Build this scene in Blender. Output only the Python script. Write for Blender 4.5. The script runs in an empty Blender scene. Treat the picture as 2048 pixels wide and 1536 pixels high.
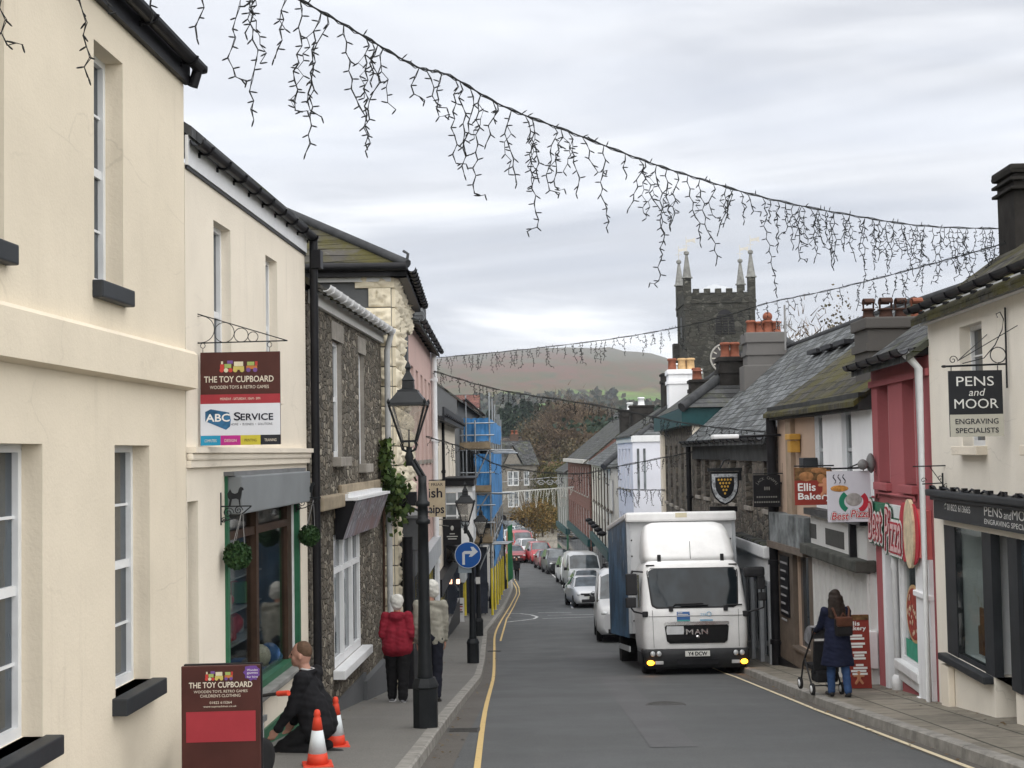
import bpy, bmesh, math, random
from math import sin, cos, pi, radians, atan, sqrt, atan2
from mathutils import Vector, Matrix, noise as mnoise
random.seed(7)
SC = bpy.context.scene
COL = SC.collection
# ---------------------------------------------------------------- camera
FPX = 2800.0
PITCH = atan(138.0 / FPX); ROLL = radians(1.0)
FWD = Vector((0, cos(PITCH), sin(PITCH)))
_r0 = Vector((1, 0, 0)); _u0 = Vector((0, -sin(PITCH), cos(PITCH)))
RGT = _r0 * cos(ROLL) - _u0 * sin(ROLL); UPV = _r0 * sin(ROLL) + _u0 * cos(ROLL)
cam = bpy.data.cameras.new('camera'); cam_o = bpy.data.objects.new('camera', cam); COL.objects.link(cam_o)
cam.sensor_fit = 'HORIZONTAL'; cam.sensor_width = 36; cam.lens = FPX / 2048 * 36
cam.clip_start = 0.1; cam.clip_end = 20000
cam_o.matrix_world = Matrix(((RGT.x, UPV.x, -FWD.x, 0), (RGT.y, UPV.y, -FWD.y, 0), (RGT.z, UPV.z, -FWD.z, 0), (0, 0, 0, 1)))
SC.camera = cam_o
# ---------------------------------------------------------------- light
SUN_EL, SUN_AZ = radians(50), radians(172)      # azimuth from +Y towards +X
SUN_STRENGTH = 3.3
EXPOSURE = 0.7
sun = bpy.data.lights.new('sun', 'SUN'); sun.energy = SUN_STRENGTH; sun.angle = radians(140); sun.color = (1.0, 0.97, 0.92)
sun_o = bpy.data.objects.new('sun', sun); COL.objects.link(sun_o)
_sd = Vector((sin(SUN_AZ) * cos(SUN_EL), cos(SUN_AZ) * cos(SUN_EL), sin(SUN_EL)))
sun_o.rotation_euler = (-_sd).to_track_quat('-Z', 'Y').to_euler()
W = bpy.data.worlds.new('World'); SC.world = W; W.use_nodes = True
nt = W.node_tree; nt.nodes.clear()
def N(t, ty, **k):
    n = t.nodes.new(ty)
    for a, b in k.items(): setattr(n, a, b)
    return n
def Lk(t, a, b): t.links.new(a, b)
out = N(nt, 'ShaderNodeOutputWorld'); bg = N(nt, 'ShaderNodeBackground'); bg.inputs['Strength'].default_value = 0.1
sky = N(nt, 'ShaderNodeTexSky', sky_type='NISHITA'); sky.sun_disc = False; sky.sun_elevation = SUN_EL; sky.sun_rotation = SUN_AZ
tc = N(nt, 'ShaderNodeTexCoord'); sep = N(nt, 'ShaderNodeSeparateXYZ'); Lk(nt, tc.outputs['Generated'], sep.inputs[0])
zc = N(nt, 'ShaderNodeMath', operation='MAXIMUM'); Lk(nt, sep.outputs[2], zc.inputs[0]); zc.inputs[1].default_value = 0.0
za = N(nt, 'ShaderNodeMath', operation='ADD'); Lk(nt, zc.outputs[0], za.inputs[0]); za.inputs[1].default_value = 0.09
dx = N(nt, 'ShaderNodeMath', operation='DIVIDE'); Lk(nt, sep.outputs[0], dx.inputs[0]); Lk(nt, za.outputs[0], dx.inputs[1])
dy = N(nt, 'ShaderNodeMath', operation='DIVIDE'); Lk(nt, sep.outputs[1], dy.inputs[0]); Lk(nt, za.outputs[0], dy.inputs[1])
cb = N(nt, 'ShaderNodeCombineXYZ'); Lk(nt, dx.outputs[0], cb.inputs[0]); Lk(nt, dy.outputs[0], cb.inputs[1]); cb.inputs[2].default_value = 3.7
def cloud(scale, detail, rough, lo, hi, dist=0.0, off=(0, 0, 0)):
    mp = N(nt, 'ShaderNodeMapping'); Lk(nt, cb.outputs[0], mp.inputs[0]); mp.inputs['Scale'].default_value = scale; mp.inputs['Location'].default_value = off
    mp.inputs['Rotation'].default_value = (0, 0, 0.16)
    no = N(nt, 'ShaderNodeTexNoise'); Lk(nt, mp.outputs[0], no.inputs[0]); no.inputs['Scale'].default_value = 1; no.inputs['Detail'].default_value = detail
    no.inputs['Roughness'].default_value = rough; no.inputs['Distortion'].default_value = dist
    rp = N(nt, 'ShaderNodeMapRange'); Lk(nt, no.outputs[0], rp.inputs[0]); rp.inputs[1].default_value = lo; rp.inputs[2].default_value = hi
    rp.interpolation_type = 'SMOOTHSTEP'
    return rp.outputs[0]
CL_A = cloud((0.34, 0.55, 1), 5, 0.52, 0.38, 0.62, 0.7, (1.3, 0.4, 0))
CL_B = cloud((0.5, 0.7, 1), 5, 0.52, 0.48, 0.70, 0.7, (4.1, 2.6, 0))
CL_C = cloud((0.9, 1.5, 1), 6, 0.55, 0.3, 0.75, 0.6, (7.3, 1.1, 0))
def mixc(f, a, b):
    m = N(nt, 'ShaderNodeMix', data_type='RGBA')
    if isinstance(f, (int, float)): m.inputs[0].default_value = f
    else: Lk(nt, f, m.inputs[0])
    for i, c in ((6, a), (7, b)):
        if isinstance(c, tuple): m.inputs[i].default_value = (*c, 1)
        else: Lk(nt, c, m.inputs[i])
    return m.outputs[2]
c1 = mixc(CL_A, (3.7, 3.85, 4.2), (5.5, 5.6, 5.85))      # grey cloud base to paler cloud
c2 = mixc(CL_B, c1, (7.9, 7.95, 8.0))                   # bright openings
sc_ = N(nt, 'ShaderNodeMath', operation='MULTIPLY'); Lk(nt, CL_C, sc_.inputs[0]); sc_.inputs[1].default_value = 0.35
c3 = mixc(sc_.outputs[0], c2, (4.1, 4.5, 5.3))
c4 = mixc(0.94, sky.outputs[0], c3)
Lk(nt, c4, bg.inputs[0]); Lk(nt, bg.outputs[0], out.inputs[0])
SC.view_settings.view_transform = 'Standard'; SC.view_settings.look = 'None'; SC.view_settings.gamma = 1
SC.view_settings.exposure = EXPOSURE
SC.cycles.max_bounces = 6; SC.cycles.volume_bounces = 0
# ---------------------------------------------------------------- numeric helpers
def ray(px, py): return FWD * FPX + RGT * (px - 1024) - UPV * (py - 768)
def at(px, py, Y):
    r = ray(px, py); return r * (Y / r.y)
PROF = [(-30, -2), (-10, 0.7), (0, 1.7), (10, 2.62), (16.5, 3.3), (21, 3.78), (30, 4.75), (34, 5.12), (44, 5.95), (55, 6.7), (62, 7.15), (70, 7.6),
        (80, 8.05), (90, 8.45), (105, 8.95), (120, 9.35), (140, 9.85), (170, 10.4), (200, 10.9), (260, 11.6), (400, 12.5), (9000, 13)]
def lerp_tab(tab, t):
    if t <= tab[0][0]: return tab[0][1]
    for (a, va), (b, vb) in zip(tab, tab[1:]):
        if t <= b: return va + (vb - va) * (t - a) / (b - a)
    return tab[-1][1]
def gz(Y): return -lerp_tab(PROF, Y)
def gp(px, py, off=0.0):
    r = ray(px, py); lo, hi = 2.0, 600.0
    for _ in range(60):
        m = (lo + hi) / 2
        if r.z * m / r.y > gz(m) + off: lo = m
        else: hi = m
    return r * (lo / r.y)
def smooth_tab(tab, t):
    if t <= tab[0][0]: return tab[0][1]
    for (a, va), (b, vb) in zip(tab, tab[1:]):
        if t <= b:
            s = (t - a) / (b - a); return va + (vb - va) * s
    return tab[-1][1]
# ---------------------------------------------------------------- materials
MATS = {}
def nodes_of(name):
    m = bpy.data.materials.new(name); m.use_nodes = True; t = m.node_tree
    return m, t, t.nodes['Principled BSDF']
def tcoord(t, scale=(1, 1, 1), rot=(0, 0, 0), which='Object'):
    c = N(t, 'ShaderNodeTexCoord'); mp = N(t, 'ShaderNodeMapping'); Lk(t, c.outputs[which], mp.inputs[0])
    mp.inputs['Scale'].default_value = scale; mp.inputs['Rotation'].default_value = rot
    return mp.outputs[0]
def tnoise(t, vec, scale, detail=4, rough=.55, dist=0):
    n = N(t, 'ShaderNodeTexNoise'); Lk(t, vec, n.inputs[0]); n.inputs['Scale'].default_value = scale; n.inputs['Detail'].default_value = detail
    n.inputs['Roughness'].default_value = rough; n.inputs['Distortion'].default_value = dist
    return n.outputs[0]
def trange(t, v, a, b, c=0., d=1., smooth=False):
    r = N(t, 'ShaderNodeMapRange'); Lk(t, v, r.inputs[0])
    for i, x in enumerate((a, b, c, d)): r.inputs[i + 1].default_value = x
    if smooth: r.interpolation_type = 'SMOOTHSTEP'
    return r.outputs[0]
def tmix(t, f, a, b, blend='MIX'):
    m = N(t, 'ShaderNodeMix', data_type='RGBA', blend_type=blend)
    if isinstance(f, (int, float)): m.inputs[0].default_value = f
    else: Lk(t, f, m.inputs[0])
    for i, c in ((6, a), (7, b)):
        if isinstance(c, (tuple, list)): m.inputs[i].default_value = (*c[:3], 1)
        else: Lk(t, c, m.inputs[i])
    return m.outputs[2]
def tmath(t, op, a, b):
    m = N(t, 'ShaderNodeMath', operation=op)
    for i, v in ((0, a), (1, b)):
        if isinstance(v, (int, float)): m.inputs[i].default_value = v
        else: Lk(t, v, m.inputs[i])
    return m.outputs[0]
def tbump(t, b, h, strength, dist=0.02):
    bm = N(t, 'ShaderNodeBump'); Lk(t, h, bm.inputs['Height']); bm.inputs['Strength'].default_value = strength; bm.inputs['Distance'].default_value = dist
    Lk(t, bm.outputs[0], b.inputs['Normal'])
def mul(c, k): return tuple(min(1, x * k) for x in c)
def M(name, base, rough=.7, var=.12, scale=5., bump=0., metal=0., spec=.22, emit=None, coat=0.):
    if name in MATS: return MATS[name]
    m, t, b = nodes_of(name)
    v = tcoord(t)
    n = tnoise(t, v, scale, 5, .6)
    f = trange(t, n, .3, .7)
    Lk(t, tmix(t, f, mul(base, 1 - var), mul(base, 1 + var)), b.inputs['Base Color'])
    b.inputs['Roughness'].default_value = rough; b.inputs['Metallic'].default_value = metal
    b.inputs['Specular IOR Level'].default_value = spec; b.inputs['Coat Weight'].default_value = coat
    if bump: tbump(t, b, tnoise(t, v, scale * 6, 4, .6), bump, .01)
    if emit: b.inputs['Emission Color'].default_value = (*emit[0], 1); b.inputs['Emission Strength'].default_value = emit[1]
    MATS[name] = m; return m
def render_mat(name, base, stain=(.35, .32, .27), amt=.35, bump=.25, streak=1.0):
    """painted render: faint trowel relief, grime patches and rain streaks"""
    if name in MATS: return MATS[name]
    m, t, b = nodes_of(name)
    v = tcoord(t)
    f1 = trange(t, tnoise(t, v, .9, 5, .6), .35, .75)
    c = tmix(t, f1, mul(base, 1.03), mul(base, .9))
    vs = tcoord(t, (5, 5, .35)); st = trange(t, tnoise(t, vs, 1.3, 5, .65), .56, .8)
    pt = trange(t, tnoise(t, v, .55, 4, .6, .4), .45, .7)
    k = tmath(t, 'MULTIPLY', tmath(t, 'MULTIPLY', st, pt), amt * streak)
    c = tmix(t, k, c, stain)
    sp = trange(t, tnoise(t, v, 3.1, 6, .7), .63, .78); c = tmix(t, tmath(t, 'MULTIPLY', sp, amt * .5), c, stain)
    nz = N(t, 'ShaderNodeTexNoise'); Lk(t, v, nz.inputs[0]); nz.inputs['Scale'].default_value = 2.; nz.inputs['Detail'].default_value = 4
    vm = N(t, 'ShaderNodeVectorMath', operation='MULTIPLY_ADD'); Lk(t, nz.outputs[1], vm.inputs[0]); vm.inputs[1].default_value = (.35, .35, .12); Lk(t, tcoord(t, (.45, .45, 1.1)), vm.inputs[2])
    ve = N(t, 'ShaderNodeTexVoronoi', feature='DISTANCE_TO_EDGE'); Lk(t, vm.outputs[0], ve.inputs['Vector']); ve.inputs['Scale'].default_value = 1.2
    ck = tmath(t, 'MULTIPLY', trange(t, ve.outputs[0], .003, .008, 1, 0), trange(t, tnoise(t, v, .8, 3, .5), .54, .62)); c = tmix(t, tmath(t, 'MULTIPLY', ck, .17), c, mul(stain, .75))
    Lk(t, c, b.inputs['Base Color']); b.inputs['Roughness'].default_value = .85; b.inputs['Specular IOR Level'].default_value = .25
    h = tmath(t, 'ADD', tnoise(t, v, 35, 3, .6), tmath(t, 'MULTIPLY', tnoise(t, v, 2.2, 3, .5), 2.5))
    tbump(t, b, h, bump, .012)
    MATS[name] = m; return m
def stone_mat(name, cols, mortar, sc=(3.2, 3.2, 5.5), bump=.9, lichen=None):
    if name in MATS: return MATS[name]
    m, t, b = nodes_of(name)
    v = tcoord(t, sc)
    nz = N(t, 'ShaderNodeTexNoise'); Lk(t, v, nz.inputs[0]); nz.inputs['Scale'].default_value = 1.2; nz.inputs['Detail'].default_value = 2
    vm = N(t, 'ShaderNodeVectorMath', operation='MULTIPLY_ADD'); Lk(t, nz.outputs[1], vm.inputs[0]); vm.inputs[1].default_value = (.7, .7, .7); Lk(t, v, vm.inputs[2])
    vo = N(t, 'ShaderNodeTexVoronoi', feature='F1'); Lk(t, vm.outputs[0], vo.inputs['Vector']); vo.inputs['Scale'].default_value = 1
    ve = N(t, 'ShaderNodeTexVoronoi', feature='DISTANCE_TO_EDGE'); Lk(t, vm.outputs[0], ve.inputs['Vector']); ve.inputs['Scale'].default_value = 1
    sx = N(t, 'ShaderNodeSeparateColor'); Lk(t, vo.outputs['Color'], sx.inputs[0])
    rp = N(t, 'ShaderNodeValToRGB'); Lk(t, sx.outputs[0], rp.inputs[0]); el = rp.color_ramp.elements; rp.color_ramp.interpolation = 'LINEAR'
    while len(el) < len(cols): el.new(.5)
    for i, c in enumerate(cols): el[i].position = i / (len(cols) - 1); el[i].color = (*c, 1)
    g = trange(t, tnoise(t, tcoord(t), 9, 6, .7), .3, .7, .72, 1.25)
    c = tmix(t, 1., rp.outputs[0], g, 'MULTIPLY')
    e = trange(t, ve.outputs[0], .02, .09)
    c = tmix(t, e, mortar, c)
    if lichen:
        lf = trange(t, tnoise(t, tcoord(t), 2.3, 6, .75), .6, .7); c = tmix(t, lf, c, lichen)
    Lk(t, c, b.inputs['Base Color']); b.inputs['Roughness'].default_value = .9; b.inputs['Specular IOR Level'].default_value = .2
    h = tmath(t, 'ADD', trange(t, ve.outputs[0], 0, .16), tmath(t, 'MULTIPLY', tnoise(t, tcoord(t), 22, 4, .6), .5))
    tbump(t, b, h, bump, .03)
    MATS[name] = m; return m
def slate_mat(name, base, moss=(.09, .10, .025), mossamt=.3, row=.22, wid=.3, mosslo=.5):
    """slates laid in courses; the pattern runs along local x and up the slope"""
    if name in MATS: return MATS[name]
    m, t, b = nodes_of(name)
    c0 = N(t, 'ShaderNodeTexCoord'); sp = N(t, 'ShaderNodeSeparateXYZ'); Lk(t, c0.outputs['Object'], sp.inputs[0])
    yy = tmath(t, 'MULTIPLY', sp.outputs[2], 1.45)
    xx = tmath(t, 'ADD', sp.outputs[0], tmath(t, 'MULTIPLY', sp.outputs[1], .12))
    cb = N(t, 'ShaderNodeCombineXYZ'); Lk(t, xx, cb.inputs[0]); Lk(t, yy, cb.inputs[1])
    br = N(t, 'ShaderNodeTexBrick'); Lk(t, cb.outputs[0], br.inputs['Vector'])
    br.inputs['Scale'].default_value = 1; br.inputs['Mortar Size'].default_value = .012; br.inputs['Brick Width'].default_value = wid; br.inputs['Row Height'].default_value = row
    br.inputs['Color1'].default_value = (*mul(base, .5), 1); br.inputs['Color2'].default_value = (*mul(base, 1.55), 1); br.inputs['Mortar'].default_value = (*mul(base, .1), 1)
    br.inputs['Bias'].default_value = 0; br.inputs['Mortar Smooth'].default_value = .3
    v = tcoord(t)
    g = trange(t, tnoise(t, v, 1.4, 5, .6), .3, .7, .65, 1.3)
    c = tmix(t, 1., br.outputs['Color'], g, 'MULTIPLY')
    lf = trange(t, tnoise(t, v, 5.5, 6, .75), .58, .72); c = tmix(t, tmath(t, 'MULTIPLY', lf, .35), c, (.3, .3, .28))
    mf = trange(t, tnoise(t, v, 1.1, 6, .72, .5), mosslo, mosslo + .18); c = tmix(t, tmath(t, 'MULTIPLY', mf, mossamt), c, moss)
    Lk(t, c, b.inputs['Base Color']); b.inputs['Roughness'].default_value = .8; b.inputs['Specular IOR Level'].default_value = .15
    saw = tmath(t, 'FRACT', tmath(t, 'DIVIDE', yy, row), 0)
    h = tmath(t, 'ADD', tmath(t, 'SUBTRACT', 1, saw), tmath(t, 'MULTIPLY', br.outputs['Fac'], -.7))
    h = tmath(t, 'ADD', h, tmath(t, 'MULTIPLY', tnoise(t, v, 8, 4, .6), .6))
    tbump(t, b, h, 1., .035)
    MATS[name] = m; return m
def glass_mat(name, tint=(.015, .02, .025), rough=.04, spec=.55):
    if name in MATS: return MATS[name]
    m, t, b = nodes_of(name)
    v = tcoord(t, (1, 1, .6))
    f = trange(t, tnoise(t, v, 1.6, 3, .5), .4, .65)
    Lk(t, tmix(t, f, tint, mul(tint, 3.2)), b.inputs['Base Color'])
    b.inputs['Roughness'].default_value = rough; b.inputs['Specular IOR Level'].default_value = spec
    tbump(t, b, tnoise(t, tcoord(t), 1.3, 2, .5), .05, .05)
    MATS[name] = m; return m
def clear_glass(name, opacity=.25):
    if name in MATS: return MATS[name]
    m = bpy.data.materials.new(name); m.use_nodes = True; t = m.node_tree; t.nodes.clear()
    o = N(t, 'ShaderNodeOutputMaterial'); tr = N(t, 'ShaderNodeBsdfTransparent'); gl = N(t, 'ShaderNodeBsdfGlossy'); gl.inputs['Roughness'].default_value = .03
    tr.inputs[0].default_value = (.82, .85, .84, 1)
    lw = N(t, 'ShaderNodeLayerWeight'); lw.inputs[0].default_value = .5
    k = tmath(t, 'ADD', tmath(t, 'MULTIPLY', tmath(t, 'POWER', lw.outputs['Facing'], 4), .55), opacity * .12)
    mx = N(t, 'ShaderNodeMixShader'); Lk(t, k, mx.inputs[0]); Lk(t, tr.outputs[0], mx.inputs[1]); Lk(t, gl.outputs[0], mx.inputs[2]); Lk(t, mx.outputs[0], o.inputs[0])
    MATS[name] = m; return m
CREAM = render_mat('cream_render', (.73, .65, .52), (.42, .36, .28), .55)
CREAM2 = render_mat('pale_cream_render', (.78, .71, .60), (.38, .34, .28), .5)
WHITE_R = render_mat('white_render', (.82, .83, .85), (.3, .3, .3), .45)
PINK_R = render_mat('pink_render', (.56, .40, .36))
RED_R = render_mat('red_render', (.38, .11, .12), (.12, .03, .03), .4)
TAN_R = render_mat('tan_render', (.47, .35, .27))
GREYR = render_mat('grey_render', (.11, .115, .12), (.05, .05, .05), .6)
STONE = stone_mat('rubble_stone', [(.068, .060, .048), (.15, .132, .105), (.11, .098, .08), (.24, .21, .165), (.095, .088, .076), (.38, .345, .28)], (.11, .098, .08), (6.5, 6.5, 11.5))
STONE2 = stone_mat('dark_rubble_stone', [(.06, .055, .05), (.14, .12, .10), (.19, .17, .14), (.09, .085, .075)], (.10, .095, .085), (4, 4, 6.5))
TOWER_ST = stone_mat('tower_stone', [(.022, .022, .019), (.05, .049, .042), (.035, .033, .028), (.07, .068, .058)], (.03, .03, .025), (1.6, 1.6, 2.6), .8, (.17, .165, .145))
ASHLAR = M('weathered_ashlar', (.30, .25, .18), .9, .3, 3, .5)
CONC = M('old_concrete', (.28, .26, .23), .9, .25, 4, .4)
BLACKP = M('black_gloss_paint', (.010, .010, .012), .45, .3, 4, .05, 0, .18)
DKGREY = M('dark_grey_paint', (.030, .033, .037), .5, .2, 3, .05, 0, .18)
WHITEP = M('white_gloss_paint', (.72, .73, .74), .4, .06, 6, .03)
GREYP = M('pale_grey_paint', (.42, .44, .46), .5, .12, 3, .05)
GREENP = M('green_paint', (.03, .12, .065), .45, .2, 4, .05)
TEALP = M('dark_teal_paint', (.012, .055, .06), .5, .2, 3)
BROWNP = M('brown_stained_wood', (.05, .028, .018), .5, .3, 8, .1)
SLATE = slate_mat('slate_roof', (.062, .064, .066), mossamt=.45)
SLATE_M = slate_mat('mossy_slate_roof', (.045, .042, .037), (.062, .056, .016), .95, mosslo=.42)
RIDGEM = M('dark_ridge', (.05, .052, .055), .85, .3, 4, .3, 0, .12)
SLATE_P = slate_mat('pale_weathered_slate', (.105, .112, .116), (.07, .07, .04), .4, mosslo=.5)
SLATE_H = slate_mat('hung_slate', (.10, .105, .11), mossamt=.1, row=.16)
GLASS = glass_mat('window_glass')
GLASS_L = glass_mat('curtained_glass', (.10, .11, .115))
CGLASS = clear_glass('shop_glass')
TERRA = M('terracotta', (.20, .07, .042), .8, .25, 6, .2)
BUFFP = M('buff_clay', (.45, .30, .15), .8, .2, 6, .2)
LEAD = M('lead_flashing', (.16, .165, .17), .6, .2, 3, .1)
DARKIN = M('shop_interior', (.03, .03, .032), .9, .5, 1.5)
# ---------------------------------------------------------------- mesh builder
class MB:
    def __init__(s): s.v = []; s.f = []; s.m = []; s.cur = 0; s.sm = []; s.smooth = False
    def add(s, vs, fs, smooth=None):
        o = len(s.v); s.v += [tuple(p) for p in vs]
        for f in fs: s.f.append(tuple(i + o for i in f)); s.m.append(s.cur); s.sm.append(s.smooth if smooth is None else smooth)
        return s
    def box(s, x0, x1, y0, y1, z0, z1, mat4=None):
        if x0 > x1: x0, x1 = x1, x0
        if y0 > y1: y0, y1 = y1, y0
        if z0 > z1: z0, z1 = z1, z0
        vs = [Vector(p) for p in ((x0, y0, z0), (x1, y0, z0), (x1, y1, z0), (x0, y1, z0), (x0, y0, z1), (x1, y0, z1), (x1, y1, z1), (x0, y1, z1))]
        if mat4: vs = [mat4 @ v for v in vs]
        return s.add(vs, [(0, 3, 2, 1), (4, 5, 6, 7), (0, 1, 5, 4), (1, 2, 6, 5), (2, 3, 7, 6), (3, 0, 4, 7)], False)
    def bbox(s, x0, x1, y0, y1, z0, z1, b=.01):
        """box with chamfered edges"""
        if x0 > x1: x0, x1 = x1, x0
        if y0 > y1: y0, y1 = y1, y0
        if z0 > z1: z0, z1 = z1, z0
        bm = bmesh.new(); r = bmesh.ops.create_cube(bm, size=1)
        for v in bm.verts: v.co = Vector(((x0 + x1) / 2 + v.co.x * (x1 - x0), (y0 + y1) / 2 + v.co.y * (y1 - y0), (z0 + z1) / 2 + v.co.z * (z1 - z0)))
        bmesh.ops.bevel(bm, geom=bm.edges[:], offset=b, segments=2, affect='EDGES', profile=.6)
        return s.bm(bm)
    def bm(s, bm, mat4=None, smooth=False):
        bm.verts.index_update()
        s.add([(mat4 @ v.co if mat4 else v.co)[:] for v in bm.verts], [tuple(v.index for v in f.verts) for f in bm.faces], smooth); bm.free(); return s
    def quad(s, *p): return s.add(p, [tuple(range(len(p)))])
    def tube(s, path, r, n=8, caps=True, closed=False):
        P = [Vector(p) for p in path]; k = len(P)
        R = r if isinstance(r, (list, tuple)) else [r] * k
        ref = None; rings = []
        for i in range(k):
            if closed: d = P[(i + 1) % k] - P[i - 1]
            else: d = P[min(i + 1, k - 1)] - P[max(i - 1, 0)]
            if d.length < 1e-9: d = Vector((0, 0, 1))
            d.normalize()
            if ref is None: ref = Vector((0, 0, 1)) if abs(d.z) < .9 else Vector((1, 0, 0))
            a = d.cross(ref)
            if a.length < 1e-6: a = d.orthogonal()
            a.normalize(); b = d.cross(a).normalized(); ref = -b if False else ref
            rings.append([P[i] + (a * cos(2 * pi * j / n) + b * sin(2 * pi * j / n)) * R[i] for j in range(n)])
        vs = [p for ring in rings for p in ring]; fs = []
        for i in range(k if closed else k - 1):
            i2 = (i + 1) % k
            for j in range(n):
                j2 = (j + 1) % n; fs.append((i * n + j, i * n + j2, i2 * n + j2, i2 * n + j))
        s.add(vs, fs, n > 5)
        if caps and not closed:
            s.add(rings[0], [tuple(range(n))], False); s.add(rings[-1], [tuple(reversed(range(n)))], False)
        return s
    def lathe(s, prof, n=16, c=(0, 0, 0), smooth=True, rot=0., mat4=None):
        vs = []; fs = []
        for r, z in prof:
            for j in range(n):
                a = 2 * pi * j / n + rot; p = Vector((c[0] + r * cos(a), c[1] + r * sin(a), c[2] + z)); vs.append(mat4 @ p if mat4 else p)
        for i in range(len(prof) - 1):
            for j in range(n): fs.append((i * n + j, i * n + (j + 1) % n, (i + 1) * n + (j + 1) % n, (i + 1) * n + j))
        fs.append(tuple(reversed(range(n)))); k = (len(prof) - 1) * n; fs.append(tuple(range(k, k + n)))
        return s.add(vs, fs, smooth)
    def ball(s, c, r, nu=12, nv=8, sc=(1, 1, 1)):
        prof = []
        vs = [(c[0], c[1], c[2] - r * sc[2])]
        for i in range(1, nv):
            a = -pi / 2 + pi * i / nv
            for j in range(nu):
                b = 2 * pi * j / nu; vs.append((c[0] + r * sc[0] * cos(a) * cos(b), c[1] + r * sc[1] * cos(a) * sin(b), c[2] + r * sc[2] * sin(a)))
        vs.append((c[0], c[1], c[2] + r * sc[2])); fs = []
        for j in range(nu): fs.append((0, 1 + (j + 1) % nu, 1 + j))
        for i in range(nv - 2):
            for j in range(nu): fs.append((1 + i * nu + j, 1 + i * nu + (j + 1) % nu, 1 + (i + 1) * nu + (j + 1) % nu, 1 + (i + 1) * nu + j))
        k = len(vs) - 1; o = 1 + (nv - 2) * nu
        for j in range(nu): fs.append((k, o + j, o + (j + 1) % nu))
        return s.add(vs, fs, True)
    def prism(s, poly, y0, y1, mat4=None):
        """poly in x,z extruded from y0 to y1"""
        n = len(poly); vs = [Vector((x, y0, z)) for x, z in poly] + [Vector((x, y1, z)) for x, z in poly]
        if mat4: vs = [mat4 @ v for v in vs]
        fs = [tuple(range(n)), tuple(reversed(range(n, 2 * n)))] + [(i, i + n, (i + 1) % n + n, (i + 1) % n) for i in range(n)]
        return s.add(vs, fs, False)
    def capsule(s, a, b, r0, r1, n=12):
        a = Vector(a); b = Vector(b); d = b - a
        s.ball(a, r0, n, 8); s.ball(b, r1, n, 8)
        if d.length > 1e-5: s.tube([a, b], [r0, r1], n)
        return s
    def mesh(s, name, mats):
        me = bpy.data.meshes.new(name); me.from_pydata(s.v, [], s.f)
        for m in (mats if isinstance(mats, (list, tuple)) else [mats]): me.materials.append(m)
        me.polygons.foreach_set('material_index', s.m); me.polygons.foreach_set('use_smooth', s.sm)
        bm = bmesh.new(); bm.from_mesh(me); bmesh.ops.recalc_face_normals(bm, faces=bm.faces); bm.to_mesh(me); bm.free()
        me.update(); return me
    def build(s, name, mats, parent=None, loc=None, rotz=None):
        o = bpy.data.objects.new(name, s.mesh(name, mats)); COL.objects.link(o)
        if parent: o.parent = parent
        if loc: o.location = loc
        if rotz is not None: o.rotation_euler = (0, 0, rotz)
        return o
def tag(o, label=None, cat=None, group=None, kind=None):
    if label: o['label'] = label
    if cat: o['category'] = cat
    if group: o['group'] = group
    if kind: o['kind'] = kind
    return o
def thing(name, label, cat, loc=(0, 0, 0), rotz=0., group=None):
    o = bpy.data.objects.new(name, None); COL.objects.link(o); o.location = loc; o.rotation_euler = (0, 0, rotz); o.empty_display_size = .3
    return tag(o, label, cat, group)
def copy_tree(o, parent=None):
    c = o.copy(); COL.objects.link(c)
    if parent: c.parent = parent
    for ch in list(o.children): copy_tree(ch, c)
    return c
_TXT = {}
def text_mesh(s, sx=1.):
    """vertices/faces of built-in lettering, normalised: returns (verts2d, faces, width, height)"""
    if s in _TXT: return _TXT[s]
    cu = bpy.data.curves.new('t', 'FONT'); cu.body = s; cu.resolution_u = 3
    o = bpy.data.objects.new('t', cu); COL.objects.link(o)
    dg = bpy.context.evaluated_depsgraph_get(); dg.update()
    me = bpy.data.meshes.new_from_object(o.evaluated_get(dg))
    vs = [(v.co.x, v.co.y) for v in me.vertices]; fs = [tuple(p.vertices) for p in me.polygons]
    bpy.data.objects.remove(o); bpy.data.curves.remove(cu); bpy.data.meshes.remove(me)
    x0 = min(v[0] for v in vs); x1 = max(v[0] for v in vs); y0 = min(v[1] for v in vs); y1 = max(v[1] for v in vs)
    vs = [(x - x0, y - y0) for x, y in vs]
    _TXT[s] = (vs, fs, x1 - x0, y1 - y0); return _TXT[s]
def txt_into(mb, s, x0, x1, z0, z1, y=0., slant=0., bold=0., fn=None):
    vs, fs, w, h = text_mesh(s)
    offs = [(0, 0)] if not bold else [(0, 0, ), (bold, 0), (-bold, 0), (0, bold), (0, -bold)]
    for k, (ox, oz) in enumerate(offs):
        P = []
        for (a, b) in vs:
            X = x0 + a / w * (x1 - x0) + ox + slant * (b / h) * (z1 - z0); Z = z0 + b / h * (z1 - z0) + oz
            P.append(fn(X, y - .0006 * k, Z) if fn else (X, y - .0006 * k, Z))
        mb.add(P, fs)
    return mb
def txt(parent, s, x0, x1, z0, z1, mat, y=0., name='lettering', slant=0., bold=0., fn=None):
    return txt_into(MB(), s, x0, x1, z0, z1, y, slant, bold, fn).build(name, mat, parent)
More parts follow.
